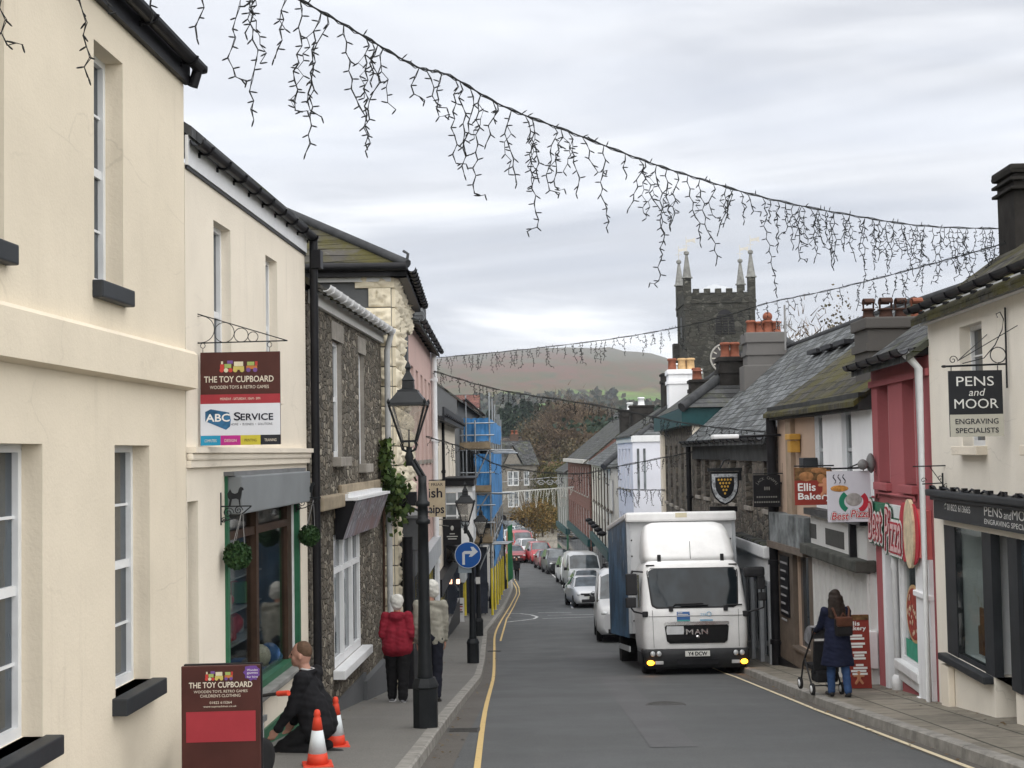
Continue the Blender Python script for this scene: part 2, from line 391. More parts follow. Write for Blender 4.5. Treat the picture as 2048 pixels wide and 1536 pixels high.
# ---------------------------------------------------------------- facade frames and building kit
class Frame:
    """vertical facade plane; local x runs left to right as seen from the street, y goes into the house"""
    def __init__(s, p0, p1, z0):
        s.p = Vector((p0[0], p0[1], z0)); u = Vector((p1[0] - p0[0], p1[1] - p0[1], 0)); s.L = u.length; s.u = u.normalized()
        s.v = Vector((-s.u.y, s.u.x, 0)); s.rot = atan2(s.u.y, s.u.x)
    def loc(s, px, py, dep=0.):
        r = ray(px, py); o = s.p + s.v * dep; t = (o.dot(s.v)) / r.dot(s.v); w = r * t - s.p
        return w.dot(s.u), w.z
    def x(s, px, py=905, dep=0.): return s.loc(px, py, dep)[0]
    def z(s, px, py, dep=0.): return s.loc(px, py, dep)[1]
    def world(s, x, y, z): return s.p + s.u * x + s.v * y + Vector((0, 0, z))
    def thing(s, name, label, cat, group=None): return thing(name, label, cat, s.p, s.rot, group)
def wall(parent, L, z0, z1, D, ops, mat, rev=.2, name='wall', gable=None, sides=True, back=True):
    """front with openings (x0,x1,z0,z1) and reveals, side walls, optional gable rise"""
    b = MB()
    xs = sorted({0., L, *[o[0] for o in ops], *[o[1] for o in ops]}); zs = sorted({z0, z1, *[o[2] for o in ops], *[o[3] for o in ops]})
    for i in range(len(xs) - 1):
        for j in range(len(zs) - 1):
            cx = (xs[i] + xs[i + 1]) / 2; cz = (zs[j] + zs[j + 1]) / 2
            if any(o[0] < cx < o[1] and o[2] < cz < o[3] for o in ops): continue
            b.quad((xs[i], 0, zs[j]), (xs[i + 1], 0, zs[j]), (xs[i + 1], 0, zs[j + 1]), (xs[i], 0, zs[j + 1]))
    for o in ops:
        a, c, d, e = o[:4]; r = o[4] if len(o) > 4 else rev
        b.quad((a, 0, d), (a, r, d), (a, r, e), (a, 0, e)); b.quad((c, 0, d), (c, 0, e), (c, r, e), (c, r, d))
        b.quad((a, 0, e), (a, r, e), (c, r, e), (c, 0, e)); b.quad((a, 0, d), (c, 0, d), (c, r, d), (a, r, d))
    if sides:
        for x in (0, L):
            b.quad((x, 0, z0), (x, D, z0), (x, D, z1), (x, 0, z1))
            if gable: b.quad((x, 0, z1), (x, D, z1), (x, D / 2, z1 + gable))
        if back: b.quad((0, D, z0), (L, D, z0), (L, D, z1), (0, D, z1))
    return b.build(name, mat, parent)
def window(parent, x0, x1, z0, z1, rec=.15, fm=None, gm=None, cols=2, rows=2, fw=.055, sill=None, sillm=None, sash=True, so=.08, sh=.1, name='window', sillw=.06):
    fm = fm or WHITEP; gm = gm or GLASS
    b = MB(); d = .05
    b.box(x0, x0 + fw, rec - .02, rec + d, z0, z1); b.box(x1 - fw, x1, rec - .02, rec + d, z0, z1)
    b.box(x0 + fw, x1 - fw, rec - .02, rec + d, z0, z0 + fw * 1.3); b.box(x0 + fw, x1 - fw, rec - .02, rec + d, z1 - fw, z1)
    zm = (z0 + z1) / 2
    if sash: b.box(x0 + fw, x1 - fw, rec - .005, rec + d, zm - .03, zm + .03)
    bw = .018
    for k in range(1, cols): xx = x0 + (x1 - x0) * k / cols; b.box(xx - bw / 2, xx + bw / 2, rec + .003, rec + .04, z0 + fw, z1 - fw)
    for k in range(1, rows):
        zz = z0 + (z1 - z0) * k / rows
        if sash and abs(zz - zm) < .05: continue
        b.box(x0 + fw, x1 - fw, rec + .004, rec + .038, zz - bw / 2, zz + bw / 2)
    w = b.build(name, fm, parent)
    MB().box(x0 + .01, x1 - .01, rec + .02, rec + .03, z0 + .01, z1 - .01).build('pane', gm, w)
    if sill:
        MB().bbox(x0 - sillw, x1 + sillw, -so, rec - .02, z0 - sh, z0, .012).build('sill', sillm or CONC, w)
    return w
def roof(parent, L, zE, D, rise, mat, over=.25, end=.08, th=.09, name='roof', ridge=None):
    b = MB(); sl = rise / (D / 2); zf = zE - over * sl
    A = [(-over, zf), (D / 2, zE + rise), (D + over, zf)]
    up = [(y, z + th) for y, z in A]
    x0, x1 = -end, L + end
    for (q0, q1) in ((0, 1), (1, 2)):
        b.quad((x0, *up[q0]), (x1, *up[q0]), (x1, *up[q1]), (x0, *up[q1])); b.quad((x0, *A[q0]), (x1, *A[q0]), (x1, *A[q1]), (x0, *A[q1]))
        for x in (x0, x1): b.quad((x, *A[q0]), (x, *A[q1]), (x, *up[q1]), (x, *up[q0]))
    for q in (0, 2): b.quad((x0, *A[q]), (x1, *A[q]), (x1, *up[q]), (x0, *up[q]))
    o = b.build(name, mat, parent)
    rb = MB()
    n = max(2, int((x1 - x0) / .45))
    for i in range(n):
        a = x0 + (x1 - x0) * i / n; c = x0 + (x1 - x0) * (i + 1) / n - .012
        rb.tube([(a, D / 2, zE + rise + th * .6), (c, D / 2, zE + rise + th * .6)], .1, 8)
    rb.build('ridge_tiles', ridge or RIDGEM, o)
    return o
def gutter(parent, x0, x1, z, y=-.3, mat=None, r=.065, step=.9, name='gutter'):
    b = MB(); n = 8
    vs = []; 
    for x in (x0, x1):
        for j in range(n + 1):
            a = pi + pi * j / n; vs.append((x, y + r * cos(a), z + r * sin(a)))
        for j in range(n + 1):
            a = 2 * pi - pi * j / n; vs.append((x, y + r * .85 * cos(a), z + r * .85 * sin(a)))
    k = 2 * (n + 1)
    b.add(vs, [(j, (j + 1) % k, k + (j + 1) % k, k + j) for j in range(k)] + [tuple(range(k)), tuple(reversed(range(k, 2 * k)))], False)
    x = x0 + step / 2
    while x < x1:
        b.box(x - .015, x + .015, y + r * .9, -.002, z - .09, z - .05); b.tube([(x, y - r * 1.08, z), (x, y - r * .8, z - r * .85), (x, y, z - r * 1.12), (x, y + r * .8, z - r * .85), (x, y + r * 1.08, z)], .013, 5); x += step
    return b.build(name, mat or BLACKP, parent)
def downpipe(parent, x, z0, z1, y=-.07, mat=None, r=.04, name='downpipe', top=None):
    b = MB(); path = [(x, y, z0), (x, y, z1)]
    if top: path += [(x, top[0], top[1])]
    b.tube(path, r, 10)
    z = z0 + .5
    while z < z1:
        b.tube([(x, y, z - .05), (x, y, z + .05)], r * 1.3, 10); b.box(x - r * 1.9, x + r * 1.9, y + r * .5, y + r * 1.4, z - .02, z + .02); z += 1.7
    return b.build(name, mat or BLACKP, parent)
def chimney(parent, x0, x1, y0, y1, z0, z1, mat, pots=(), name='chimney', cap=.12, band=True):
    b = MB(); b.box(x0, x1, y0, y1, z0, z1 - cap)
    if band: b.box(x0 - .05, x1 + .05, y0 - .05, y1 + .05, z1 - cap - .38, z1 - cap - .24)
    b.bbox(x0 - .06, x1 + .06, y0 - .06, y1 + .06, z1 - cap, z1, .03)
    o = b.build(name, mat, parent)
    for (px, py, h, r, m, kind) in pots:
        p = MB(); p.lathe([(r * 1.12, 0), (r * 1.12, .05), (r, .08), (r * .92, h * .8), (r * 1.15, h * .83), (r * 1.15, h * .93), (r * .95, h), (r * .8, h), (r * .8, h * .7)], 14, (px, py, z1 - .005))
        if kind == 'cowl':
            for q in (-1, 1): p.box(px - r * .15, px + r * .15, py + q * r * .75, py + q * r * 1.0, z1 + h - .02, z1 + h + .13)
            A = [(-r * 1.25 * cos(pi * i / 8), .13 + r * .75 * sin(pi * i / 8)) for i in range(9)]; A2 = [(x * .85, zz - .025) for x, zz in reversed(A)]
            p.prism([(px + x, z1 + h + zz - .03) for x, zz in A + A2], py - r * .85, py + r * .85, None)
        if kind == 'ball':
            p.ball((px, py, z1 + h + .1), r * 1.1, 10, 8)
        p.build('chimney_pot', m, o)
    return o
# ---------------------------------------------------------------- ground, road, pavements
def gpt(px, py, off=0.): p = gp(px, py, off); return (p.y, p.x)
KL = [(-8, -1.0), (12, -.95)] + [gpt(*q) for q in ((920, 1421), (963, 1364), (971, 1327), (975, 1267), (998, 1235), (1021, 1196), (1027, 1179), (1026, 1166))] + [(112, -.7), (130, -1.3), (160, -2.2), (200, -3.4), (250, -6)]
KR = [(-8, 4.0), (12, 4.2)] + [gpt(*q) for q in ((1660, 1422), (1575, 1385), (1488, 1347))] + [(44, 4.85), (60, 4.95), (95, 4.75), (112, 4.2), (130, 3.6), (160, 2.6), (200, 1.2), (250, -1.5)]
def kl(Y): return smooth_tab(KL, Y)
def kr(Y): return smooth_tab(KR, Y)
def ys(a, b, step=1.0):
    n = max(1, int(round((b - a) / step))); return [a + (b - a) * i / n for i in range(n + 1)]
def strip(name, fa, fb, za, zb, Y0, Y1, mat, step=1., nx=1, kind='structure', parent=None):
    b = MB(); Y = ys(Y0, Y1, step); vs = []
    for y in Y:
        a, c = fa(y), fb(y)
        for i in range(nx + 1):
            s = i / nx; vs.append((a + (c - a) * s, y, gz(y) + (za + (zb - za) * s)))
    k = nx + 1
    b.add(vs, [(i * k + j, i * k + j + 1, (i + 1) * k + j + 1, (i + 1) * k + j) for i in range(len(Y) - 1) for j in range(nx)], True)
    o = b.build(name, mat, parent)
    if kind: o['kind'] = kind
    return o
def asphalt(name, base, patch, scl=1.):
    m, t, b = nodes_of(name); v = tcoord(t)
    f = trange(t, tnoise(t, tcoord(t, (1.1, .05, 1)), 1.1 * scl, 5, .6, .3), .35, .68)
    c = tmix(t, tmath(t, 'MULTIPLY', f, .6), base, patch)
    sp = trange(t, tnoise(t, v, 60, 3, .6), .35, .7, .75, 1.25); c = tmix(t, 1., c, sp, 'MULTIPLY')
    bl = trange(t, tnoise(t, v, 1.1, 5, .7), .62, .7); c = tmix(t, tmath(t, 'MULTIPLY', bl, .2), c, mul(base, .6))
    Lk(t, c, b.inputs['Base Color'])
    rg = trange(t, tnoise(t, v, .7, 4, .6), .35, .65, .68, .85); Lk(t, rg, b.inputs['Roughness']); b.inputs['Specular IOR Level'].default_value = .35
    tbump(t, b, tnoise(t, v, 70, 3, .6), .35, .01); return m
ASPH = asphalt('road_asphalt', (.076, .080, .081), (.094, .097, .097))
PAVE = asphalt('pavement_tarmac', (.135, .13, .12), (.17, .165, .15))
def flag_mat():
    m, t, b = nodes_of('flagstones'); v = tcoord(t)
    br = N(t, 'ShaderNodeTexBrick'); mp = tcoord(t, (1, 1, 1), (0, 0, 1.62)); Lk(t, mp, br.inputs['Vector'])
    br.inputs['Scale'].default_value = 1; br.inputs['Brick Width'].default_value = .9; br.inputs['Row Height'].default_value = .55; br.inputs['Mortar Size'].default_value = .015
    br.inputs['Color1'].default_value = (.16, .145, .115, 1); br.inputs['Color2'].default_value = (.24, .215, .175, 1); br.inputs['Mortar'].default_value = (.05, .05, .035, 1)
    g = trange(t, tnoise(t, v, 2.2, 6, .7), .3, .7, .6, 1.25); c = tmix(t, 1., br.outputs[0], g, 'MULTIPLY')
    ms = trange(t, tnoise(t, v, 1.6, 5, .7), .58, .7); c = tmix(t, tmath(t, 'MULTIPLY', ms, .6), c, (.06, .065, .03))
    Lk(t, c, b.inputs['Base Color']); b.inputs['Roughness'].default_value = .75; tbump(t, b, tmath(t, 'SUBTRACT', tnoise(t, v, 12, 4, .6), br.outputs['Fac']), .5, .015); return m
FLAG = flag_mat()
CHAN = asphalt('gutter_channel_surface', (.085, .078, .068), (.11, .10, .088))
PATCH = asphalt('patched_asphalt', (.085, .086, .089), (.10, .10, .101))
KERB = M('granite_kerb', (.24, .23, .21), .8, .3, 5, .4)
DIRT = M('earth_and_grass', (.075, .085, .04), .95, .4, .4, .3)
b = MB(); Yg = [-30, -10, 0, 10, 20, 30, 45, 60, 80, 100, 130, 170, 220, 280, 340]; Xg = [-260, -120, -60, -25, -8, 0, 8, 25, 60, 120, 260]
vs = [(x, y, gz(y) - .12) for y in Yg for x in Xg]; k = len(Xg)
b.add(vs, [(i * k + j, i * k + j + 1, (i + 1) * k + j + 1, (i + 1) * k + j) for i in range(len(Yg) - 1) for j in range(k - 1)], True)
b.build('ground', DIRT)['kind'] = 'structure'
strip('road', lambda y: kl(y) - .05, lambda y: kr(y) + .05, 0, 0, -10, 250, ASPH, 1., 4)
LW = lambda y: smooth_tab([(-8, -3.9), (12, -3.3), (24, -2.9), (45, -3.2), (60, -4), (110, -4), (160, -6), (250, -10)], y)
RW = lambda y: smooth_tab([(-8, 6.5), (20, 6.7), (40, 7.0), (60, 7.3), (110, 7.0), (160, 7.2), (250, 8)], y)
strip('pavement', LW, lambda y: kl(y) - .13, .16, .12, -10, 250, PAVE, 1., 2)
strip('pavement.001', lambda y: kr(y) + .13, RW, .12, .17, -10, 250, FLAG, 1., 2)
for nm, f, s in (('kerb', kl, -1), ('kerb.001', kr, 1)):
    b = MB(); y = -9.
    while y < 160:
        y2 = y + .9 - .012; h = .125 + random.uniform(-.004, .004)
        q = []
        for yy in (y, y2):
            x = f(yy); q += [(x, yy, gz(yy) - .05), (x + s * .012, yy, gz(yy) + h - .015), (x + s * .03, yy, gz(yy) + h), (x + s * .15, yy, gz(yy) + h + .002), (x + s * .15, yy, gz(yy) - .05)]
        b.add(q, [(0, 1, 6, 5), (1, 2, 7, 6), (2, 3, 8, 7), (3, 4, 9, 8), (0, 1, 2, 3, 4), (5, 6, 7, 8, 9)]); y += .9
    b.build(nm, KERB)['kind'] = 'structure'
def worn(name, col, wear=.45):
    m, t, b = nodes_of(name); v = tcoord(t); f = trange(t, tnoise(t, v, 9, 6, .75), wear, wear + .15)
    Lk(t, tmix(t, f, mul(col, .3), col), b.inputs['Base Color']); b.inputs['Roughness'].default_value = .7; return m
YEL = worn('yellow_road_paint', (.56, .40, .16), .28); WHT = worn('white_road_paint', (.55, .55, .54), .36)
def mark(name, pts, w, mat, lift=.009):
    """painted line through ground points (x,y)"""
    b = MB(); P = []
    dense = []
    for (a, c) in zip(pts, pts[1:]):
        n = max(1, int((Vector(c) - Vector(a)).length / .7))
        dense += [Vector(a).lerp(Vector(c), i / n) for i in range(n)]
    dense.append(Vector(pts[-1])); vs = []
    for i, p in enumerate(dense):
        d = (dense[min(i + 1, len(dense) - 1)] - dense[max(i - 1, 0)]).normalized(); nrm = Vector((-d.y, d.x))
        for s in (-.5, .5):
            q = p + nrm * w * s; vs.append((q.x, q.y, gz(q.y) + lift))
    b.add(vs, [(2 * i, 2 * i + 1, 2 * i + 3, 2 * i + 2) for i in range(len(dense) - 1)], True)
    o = b.build(name, mat); o['kind'] = 'structure'; return o
def g2(px, py): p = gp(px, py); return (p.x, p.y)
yl0 = [(-.35, 10), *[g2(*q) for q in ((962, 1424), (993, 1355), (988, 1302), (987, 1267), (1000, 1243), (1024, 1204), (1035, 1187), (1034, 1176), (1023, 1161))]]
yl = yl0[:1] + [tuple(Vector(yl0[i - 1]) * .22 + Vector(yl0[i]) * .56 + Vector(yl0[i + 1]) * .22) for i in range(1, len(yl0) - 1)] + yl0[-1:]
def smooth_line(P, n=6):
    Q = [Vector(p) for p in P]; Q = [Q[0] * 2 - Q[1]] + Q + [Q[-1] * 2 - Q[-2]]; R = []
    for i in range(1, len(Q) - 2):
        for k in range(n): s = k / n; R.append(.5 * ((2 * Q[i]) + (Q[i + 1] - Q[i - 1]) * s + (2 * Q[i - 1] - 5 * Q[i] + 4 * Q[i + 1] - Q[i + 2]) * s * s + (3 * Q[i] - Q[i - 1] - 3 * Q[i + 1] + Q[i + 2]) * s ** 3))
    return [(q.x, q.y) for q in R + [Q[-2]]]
mark('road_marking', smooth_line(yl), .065, YEL)
mark('road_marking.001', [(x + .19, y + .1) for x, y in [g2(989, 1283)] + yl[5:-1]] + [(yl[-1][0] + .2, yl[-1][1] + 1.5)], .06, YEL)
mark('road_marking.002', [(4.02, 8), g2(1634, 1421), g2(1470, 1354), (4.45, 40)], .062, worn('pale_yellow_paint', (.60, .52, .36), .3))
mark('road_marking.003', [g2(1145, 1217), g2(1133, 1190), g2(1125, 1168), g2(1098, 1143), g2(1062, 1122)], .1, WHT)
el = [g2(*q) for q in ((1012, 1227), (1040, 1227.5), (1062, 1230), (1075, 1234), (1068, 1238), (1045, 1241), (1010, 1245))]
mark('road_marking.004', el, .12, WHT)
for i, (a, c) in enumerate((((1076, 1225.5), (1143, 1226)), ((1095, 1231), (1190, 1229)), ((1085, 1237.5), (1190, 1234)), ((1012, 1236), (1022, 1236)))):
    mark('road_marking.%03d' % (5 + i), [g2(*a), g2(*c)], .13, WHT)
strip('gutter_channel', lambda y: kl(y) - .01, lambda y: kl(y) + .3, .004, .004, 6, 90, CHAN, 1.)
strip('gutter_channel.001', lambda y: kr(y) - .2, lambda y: kr(y) + .01, .004, .004, 6, 60, CHAN, 1.)
strip('road_patch', lambda y: 1.1 + .02 * y, lambda y: 1.6 + .02 * y, .004, .004, 15, 29.5, PATCH, 1.)
strip('road_patch.001', lambda y: .6 + .02 * y, lambda y: 2.6, .004, .004, 36, 39, PATCH, 1.)
IRONC = M('worn_cast_iron', (.05, .048, .045), .6, .4, 14, .4)
for i, (x, y, lab) in enumerate(((kl(17.2) + .22, 17.2, 'square iron drain grating by the left kerb, nearest the viewer'), (2.2, 21.0, 'round iron cover in the middle of the road before the lorry'), (kl(40) + .22, 40, 'square iron drain grating by the left kerb, far one'))):
    b = MB(); z = gz(y); sl = (gz(y + 1) - gz(y - 1)) / 2
    if i != 1:
        for k in range(7): b.box(x - .17, x + .17, y - .2 + .06 * k, y - .17 + .06 * k, z - .02, z + .012)
        b.box(x - .2, x - .17, y - .22, y + .22, z - .02, z + .012); b.box(x + .17, x + .2, y - .22, y + .22, z - .02, z + .012)
    else: b.lathe([(.30, -.03), (.30, .008), (.27, .008), (.265, .004), (.0, .004)], 28, (x, y, z))
    tag(b.build('drain_cover', IRONC), lab, 'drain cover')
# ---------------------------------------------------------------- left side of the street
LX = lambda Y: -3.237 + .043 * Y
def LF(Y0, Y1): return Frame((LX(Y0), Y0), (LX(Y1), Y1), gz((Y0 + Y1) / 2))
def opn(F, px0, px1, pt, pb, dep=0.):
    pm = (pt + pb) / 2; return (F.x(px0, pm, dep), F.x(px1, pm, dep), F.z(px0, pb, dep), F.z(px0, pt, dep))
WOODGREY = M('weathered_grey_wood', (.20, .20, .19), .8, .35, 4, .3)
ALU = M('aluminium', (.55, .57, .58), .35, .1, 8, 0, .8)
# --- tall cream house beside the viewer
F = LF(3.2, 11.7); FA = F
h = F.thing('rendered_house', 'tall cream rendered house nearest on the left, with deep sash windows and thick charcoal sills', 'house')
zt = F.z(360.5, 159)
u = opn(F, 188, 246, 78, 560); l = list(opn(F, 230, 300, 890, 1400)); l[2] = F.z(300, 1358)
u0x = F.x(8, 300); l0x = F.x(85, 1100)
uw = u[1] - u[0]; lw = l[1] - l[0]
ops = [u, (u0x - uw, u0x, u[2] + .02, u[3]), tuple(l), (l0x - lw, l0x, l[2], l[3])]
pitch = u[0] - (u0x - uw)
for k in (1, 2):
    ops += [(u0x - uw - pitch * k, u0x - pitch * k, u[2], u[3]), (l0x - lw - pitch * k, l0x - pitch * k, l[2], l[3])]
ops = [o for o in ops if o[0] > .2]
wall(h, F.L, -3, zt, 7, ops, CREAM, .2, gable=2.6)
for o in ops:
    up = o[3] > u[3] - .05
    window(h, o[0], o[1], o[2], o[3], .15, WHITEP, GLASS, 2, 4, .05, True, DKGREY, so=.075 if up else .11, sh=.12 if up else .12, sillw=.04 if up else .07)
b = MB(); s0 = F.z(380, 735); s1 = F.z(378, 783)
b.prism([(-.0, s1), (.0, s1)] , 0, 0) if False else None
x1 = F.L
prof = [(0, s1), (-.10, s1 + .02), (-.10, s1 + .30), (-.07, s1 + .33), (0, s1 + .345)]
vs = [(x, y, z) for x in (0, x1 + .03) for y, z in prof]; k = len(prof)
b.add(vs, [(j, j + 1, k + j + 1, k + j) for j in range(k - 1)] + [tuple(range(k)), tuple(range(k, 2 * k))], False)
b.build('string_course', CREAM, h)
roof(h, F.L, zt + .2, 7, 2.6, SLATE, .06, .12)
MB().box(-.05, F.L + .03, -.05, -.002, zt - .015, zt + .2).build('fascia', BLACKP, h)
gutter(h, 0, F.L + .08, zt + .15, -.125, BLACKP, .062, 1.1)
MB().lathe([(.062, 0), (.066, .02), (.066, .05)], 14, (F.L + .06, -.125, zt + .1)).tube([(F.L + .03, -.11, zt + .1), (F.L + .03, -.07, zt - .03)], .045, 10).build('gutter_outlet', BLACKP, h)
# --- cream toy shop
F = LF(11.72, 17.0); FB = F
h = F.thing('toy_shop', 'lower cream shop with green framed shopfront and grey shutter box, second from the left edge', 'shop')
zt = F.z(365.7, 323)
w1 = opn(F, 428, 462, 440, 800); w2 = opn(F, 532, 555, 510, 790)
sf = list(opn(F, 450, 596, 940, 1346)); sf[2] = F.z(585, 1331); sf[3] = F.z(590, 940) - .01
dr = (F.x(372.5, 1150), F.x(397, 1150), -1.5, F.z(397, 1001))
dr = (max(.02, dr[0]), dr[1], dr[2], dr[3])
wall(h, F.L, -3, zt, 7, [w1, w2, tuple(sf) + (.10,), dr + (.45,)], CREAM2, .16, gable=2.2)
for o in (w1, w2): window(h, *o, .11, WHITEP, GLASS, 2, 2, .05, True, CREAM2, so=.05, sh=.08)
MB().box(dr[0], dr[1], .4, .45, dr[2], dr[3]).build('door', GREENP, h)
b = MB(); c0 = F.z(372, 928.4); c1_ = F.z(372, 894)
b.bbox(0, F.L, -.06, .0, c0 + .03, c1_ - .05, .02); b.box(0, F.L + .01, -.085, 0, c1_ - .05, c1_); b.box(0, F.L, -.04, 0, c0 - .03, c0 + .03)
b.build('cornice', CREAM2, h)
# shopfront
x0, x1, z0, z1 = sf; e = .07
s = MB().box(x0, x0 + e, -.03, .12, z0, z1).box(x1 - e, x1, -.03, .12, z0, z1).box(x0 + e, x1 - e, 0, .12, z0, z0 + .07).build('shopfront', GREENP, h)
MB().box(x0 + e + .002, x0 + e + .045, .02, .1, z0 + .07, z1 - .3).box(x1 - e - .03, x1 - e - .002, .03, .1, z0 + .07, z1 - .3).build('white_trim', WHITEP, s)
b = MB(); mx = (F.x(501, 1150, .06) + F.x(518, 1150, .06)) / 2; mw = .055; zt2 = F.z(500, 1062, .06)
b.box(mx - mw, mx + mw, .03, .13, z0 + .07, z1 - .3); b.box(x1 - e - .28, x1 - e - .04, .05, .14, z0 + .07, z1 - .3)
b.box(x0 + e + .05, mx - mw, .045, .11, zt2 - .04, zt2 + .04); b.box(mx + mw, x1 - e - .28, .045, .11, zt2 - .04, zt2 + .04)
b.build('mullion', BROWNP, s)
MB().box(x0 + e, x1 - e, .085, .095, z0 + .07, z1 - .28).build('pane', CGLASS, s)
MB().bbox(x0 - .05, x1 + .05, -.12, .02, z0 - .06, z0, .01).build('sill', WOODGREY, s)
MB().bbox(x0 + .02, x1 - .02, -.16, .1, z1 - .36, z1 - .005, .015).build('shutter_box', M('shutter_box_paint', (.20, .215, .225), .5, .1, 2), h)
MB().box(x0 - .03, x1 + .03, -.1, .02, z1 - .004, z1 + .035).build('lintel_flashing', LEAD, h)
b = MB(); b.box(x0, x1, .8, .84, z0 - .1, z1); b.box(x0, x1, .15, .8, z0 - .1, z0 + .05); b.box(x0, x0 + .02, .13, 1.3, z0, z1); b.box(x1 - .02, x1, .13, 1.3, z0, z1); b.box(x0, x1, .13, 1.3, z1 - .02, z1)
b.build('shop_interior', M('toy_shop_wall', (.12, .13, .15), .9, .5, 1.5), h)
rnd = random.Random(3)
cols = [M('toy_' + n, c, .5, .15, 9) for n, c in (('red', (.35, .04, .05)), ('blue', (.06, .14, .33)), ('cream', (.5, .45, .36)), ('orange', (.4, .16, .05)), ('green', (.08, .2, .1)), ('grey', (.28, .29, .3)))]
tb = MB()
for k in range(60):
    xx = rnd.uniform(x0 + .15, x1 - .35); lvl = rnd.choice([0, 0, 0, .35, .7, 1.05]); yy = rnd.uniform(.16, .4) if lvl == 0 else rnd.uniform(.42, .7); hh = rnd.uniform(.08, .3); ww = rnd.uniform(.06, .16)
    tb.cur = rnd.randrange(6)
    if rnd.random() < .6: tb.box(xx - ww, xx + ww, yy, yy + ww * 1.2, z0 + .05 + lvl, z0 + .05 + lvl + hh)
    else: tb.ball((xx, yy, z0 + .05 + lvl + hh * .5), hh * .5, 10, 8)
for lv in (.33, .68, 1.03): tb.cur = 5; tb.box(x0 + .02, x1 - .02, .42, .78, z0 + .03 + lv, z0 + .05 + lv)
tb.build('window_display', cols, h)['label'] = 'mixed toys on shelves behind the shop glass'
MB().box(dr[1] + .12, F.L - .01, -.025, -.001, -2, z0 - .42).build('green_plinth', GREENP, h)
MB().box(x1 + .12, x1 + .2, -.02, -.001, z0 - .32, z0 - .08).build('air_brick', WOODGREY, h)
roof(h, F.L, zt + .26, 7, 2.2, SLATE, .06, .0)
MB().box(0, F.L, -.03, -.002, zt - .015, zt + .24).build('fascia', WHITEP, h)
MB().box(0, F.L, -.02, -.001, zt - .045, zt - .018).build('cable', BLACKP, h)
gutter(h, .02, F.L + .1, zt + .2, -.1, BLACKP, .06, .62)
MB().tube([(F.L + .06, -.1, zt + .2), (F.L + .06, -.1, zt), (F.L + .06, -.1, zt - .1), (F.L + .06, -.1, -1)], .052, 10).box(F.L - .03, F.L + .15, -.2, -.08, zt - .2, zt + .02).build('downpipe', BLACKP, h)
# --- rubble stone shop
F = LF(17.1, 23.7); FC = F
h = F.thing('stone_shop', 'old rubble stone shop with white gutter and weathered tilted shop sign', 'shop')
zt = F.z(632.5, 596)
a1 = opn(F, 666, 684, 679, 914); a2 = opn(F, 718, 729, 706, 928)
sw = list(opn(F, 668, 722, 1070, 1352)); sw[2] = F.z(669, 1340)
wall(h, F.L, -3, zt, 7, [a1, a2, tuple(sw) + (.12,)], STONE, .22, gable=2.2)
for o in (a1, a2):
    w_ = window(h, *o, .085, WHITEP, GLASS, 1, 2, .06, True, CONC, so=.12, sh=.13, sillw=.08)
    MB().box(o[1] - .015, o[1] + .002, .004, .085, o[2], o[3]).build('reveal', CONC, w_)
for q_ in (a1, a2): MB().box(q_[0] - .1, q_[1] + .12, -.015, .02, q_[3], q_[3] + .25).build('lintel', CONC, h)
s = window(h, sw[0], sw[1], sw[2], sw[3], .03, WHITEP, glass_mat('pale_shop_glass', (.045, .055, .06)), 3, 1, .09, True, WHITEP, False, .16, .12, sillw=.1, name='shop_window')
zz = F.z(672, 1142); MB().box(sw[0] + .09, sw[1] - .09, .005, .07, zz - .035, zz + .035).box(sw[0] + (sw[1] - sw[0]) / 3 - .05, sw[0] + (sw[1] - sw[0]) / 3 + .05, .0, .075, sw[2] + .1, sw[3]).box(sw[0] + (sw[1] - sw[0]) * 2 / 3 - .05, sw[0] + (sw[1] - sw[0]) * 2 / 3 + .05, .0, .075, sw[2] + .1, sw[3]).build('transom', WHITEP, s)
b = MB(); q0 = F.x(622, 1005); q1 = F.x(676, 1005); b.bbox(max(.0, q0), q1, -.16, 0, F.z(640, 1020), F.z(640, 992), .02); b.bbox(q1 - .35, q1, -.12, 0, F.z(672, 1036), F.z(672, 1018), .02)
b.bbox(q1, F.L - .25, -.06, 0, F.z(690, 1000), F.z(690, 968), .02); b.build('stone_band', ASHLAR, h)
# tilted faded sign
def faded():
    m, t, b_ = nodes_of('faded_sign_paint'); v = tcoord(t, (7, 1, 1.6)); n = tnoise(t, v, 1.5, 5, .6, 1.2)
    c = tmix(t, trange(t, n, .42, .62), (.13, .12, .15), (.42, .43, .47)); v2 = tcoord(t, (1.2, 1, 1.2)); n2 = trange(t, tnoise(t, v2, 1.1, 3, .6), .45, .65)
    c = tmix(t, n2, c, (.22, .15, .15)); Lk(t, c, b_.inputs['Base Color']); b_.inputs['Roughness'].default_value = .8; return m
x0 = F.x(683, 1040, -.1); x1 = F.x(752, 1030, -.1); ztp = F.z(683, 1003, -.1); zb = F.z(680, 1089, -.25)
b = MB(); b.add([(x0, -.30, ztp), (x1, -.30, ztp), (x1, -.12, zb), (x0, -.12, zb), (x0, -.27, ztp + .01), (x1, -.27, ztp + .01), (x1, -.09, zb), (x0, -.09, zb)], [(0, 1, 2, 3), (4, 7, 6, 5), (0, 3, 7, 4), (1, 5, 6, 2), (0, 4, 5, 1), (3, 2, 6, 7)])
s = b.build('shop_sign', faded(), h)
b = MB(); b.add([(x0, -.30, ztp), (x0, -.02, ztp), (x0, -.02, zb), (x0, -.12, zb), (x0 - .03, -.30, ztp), (x0 - .03, -.02, ztp), (x0 - .03, -.02, zb), (x0 - .03, -.12, zb)], [(0, 1, 2, 3), (4, 7, 6, 5), (0, 3, 7, 4), (1, 5, 6, 2), (0, 4, 5, 1), (3, 2, 6, 7)]); b.build('sign_end', BLACKP, s)
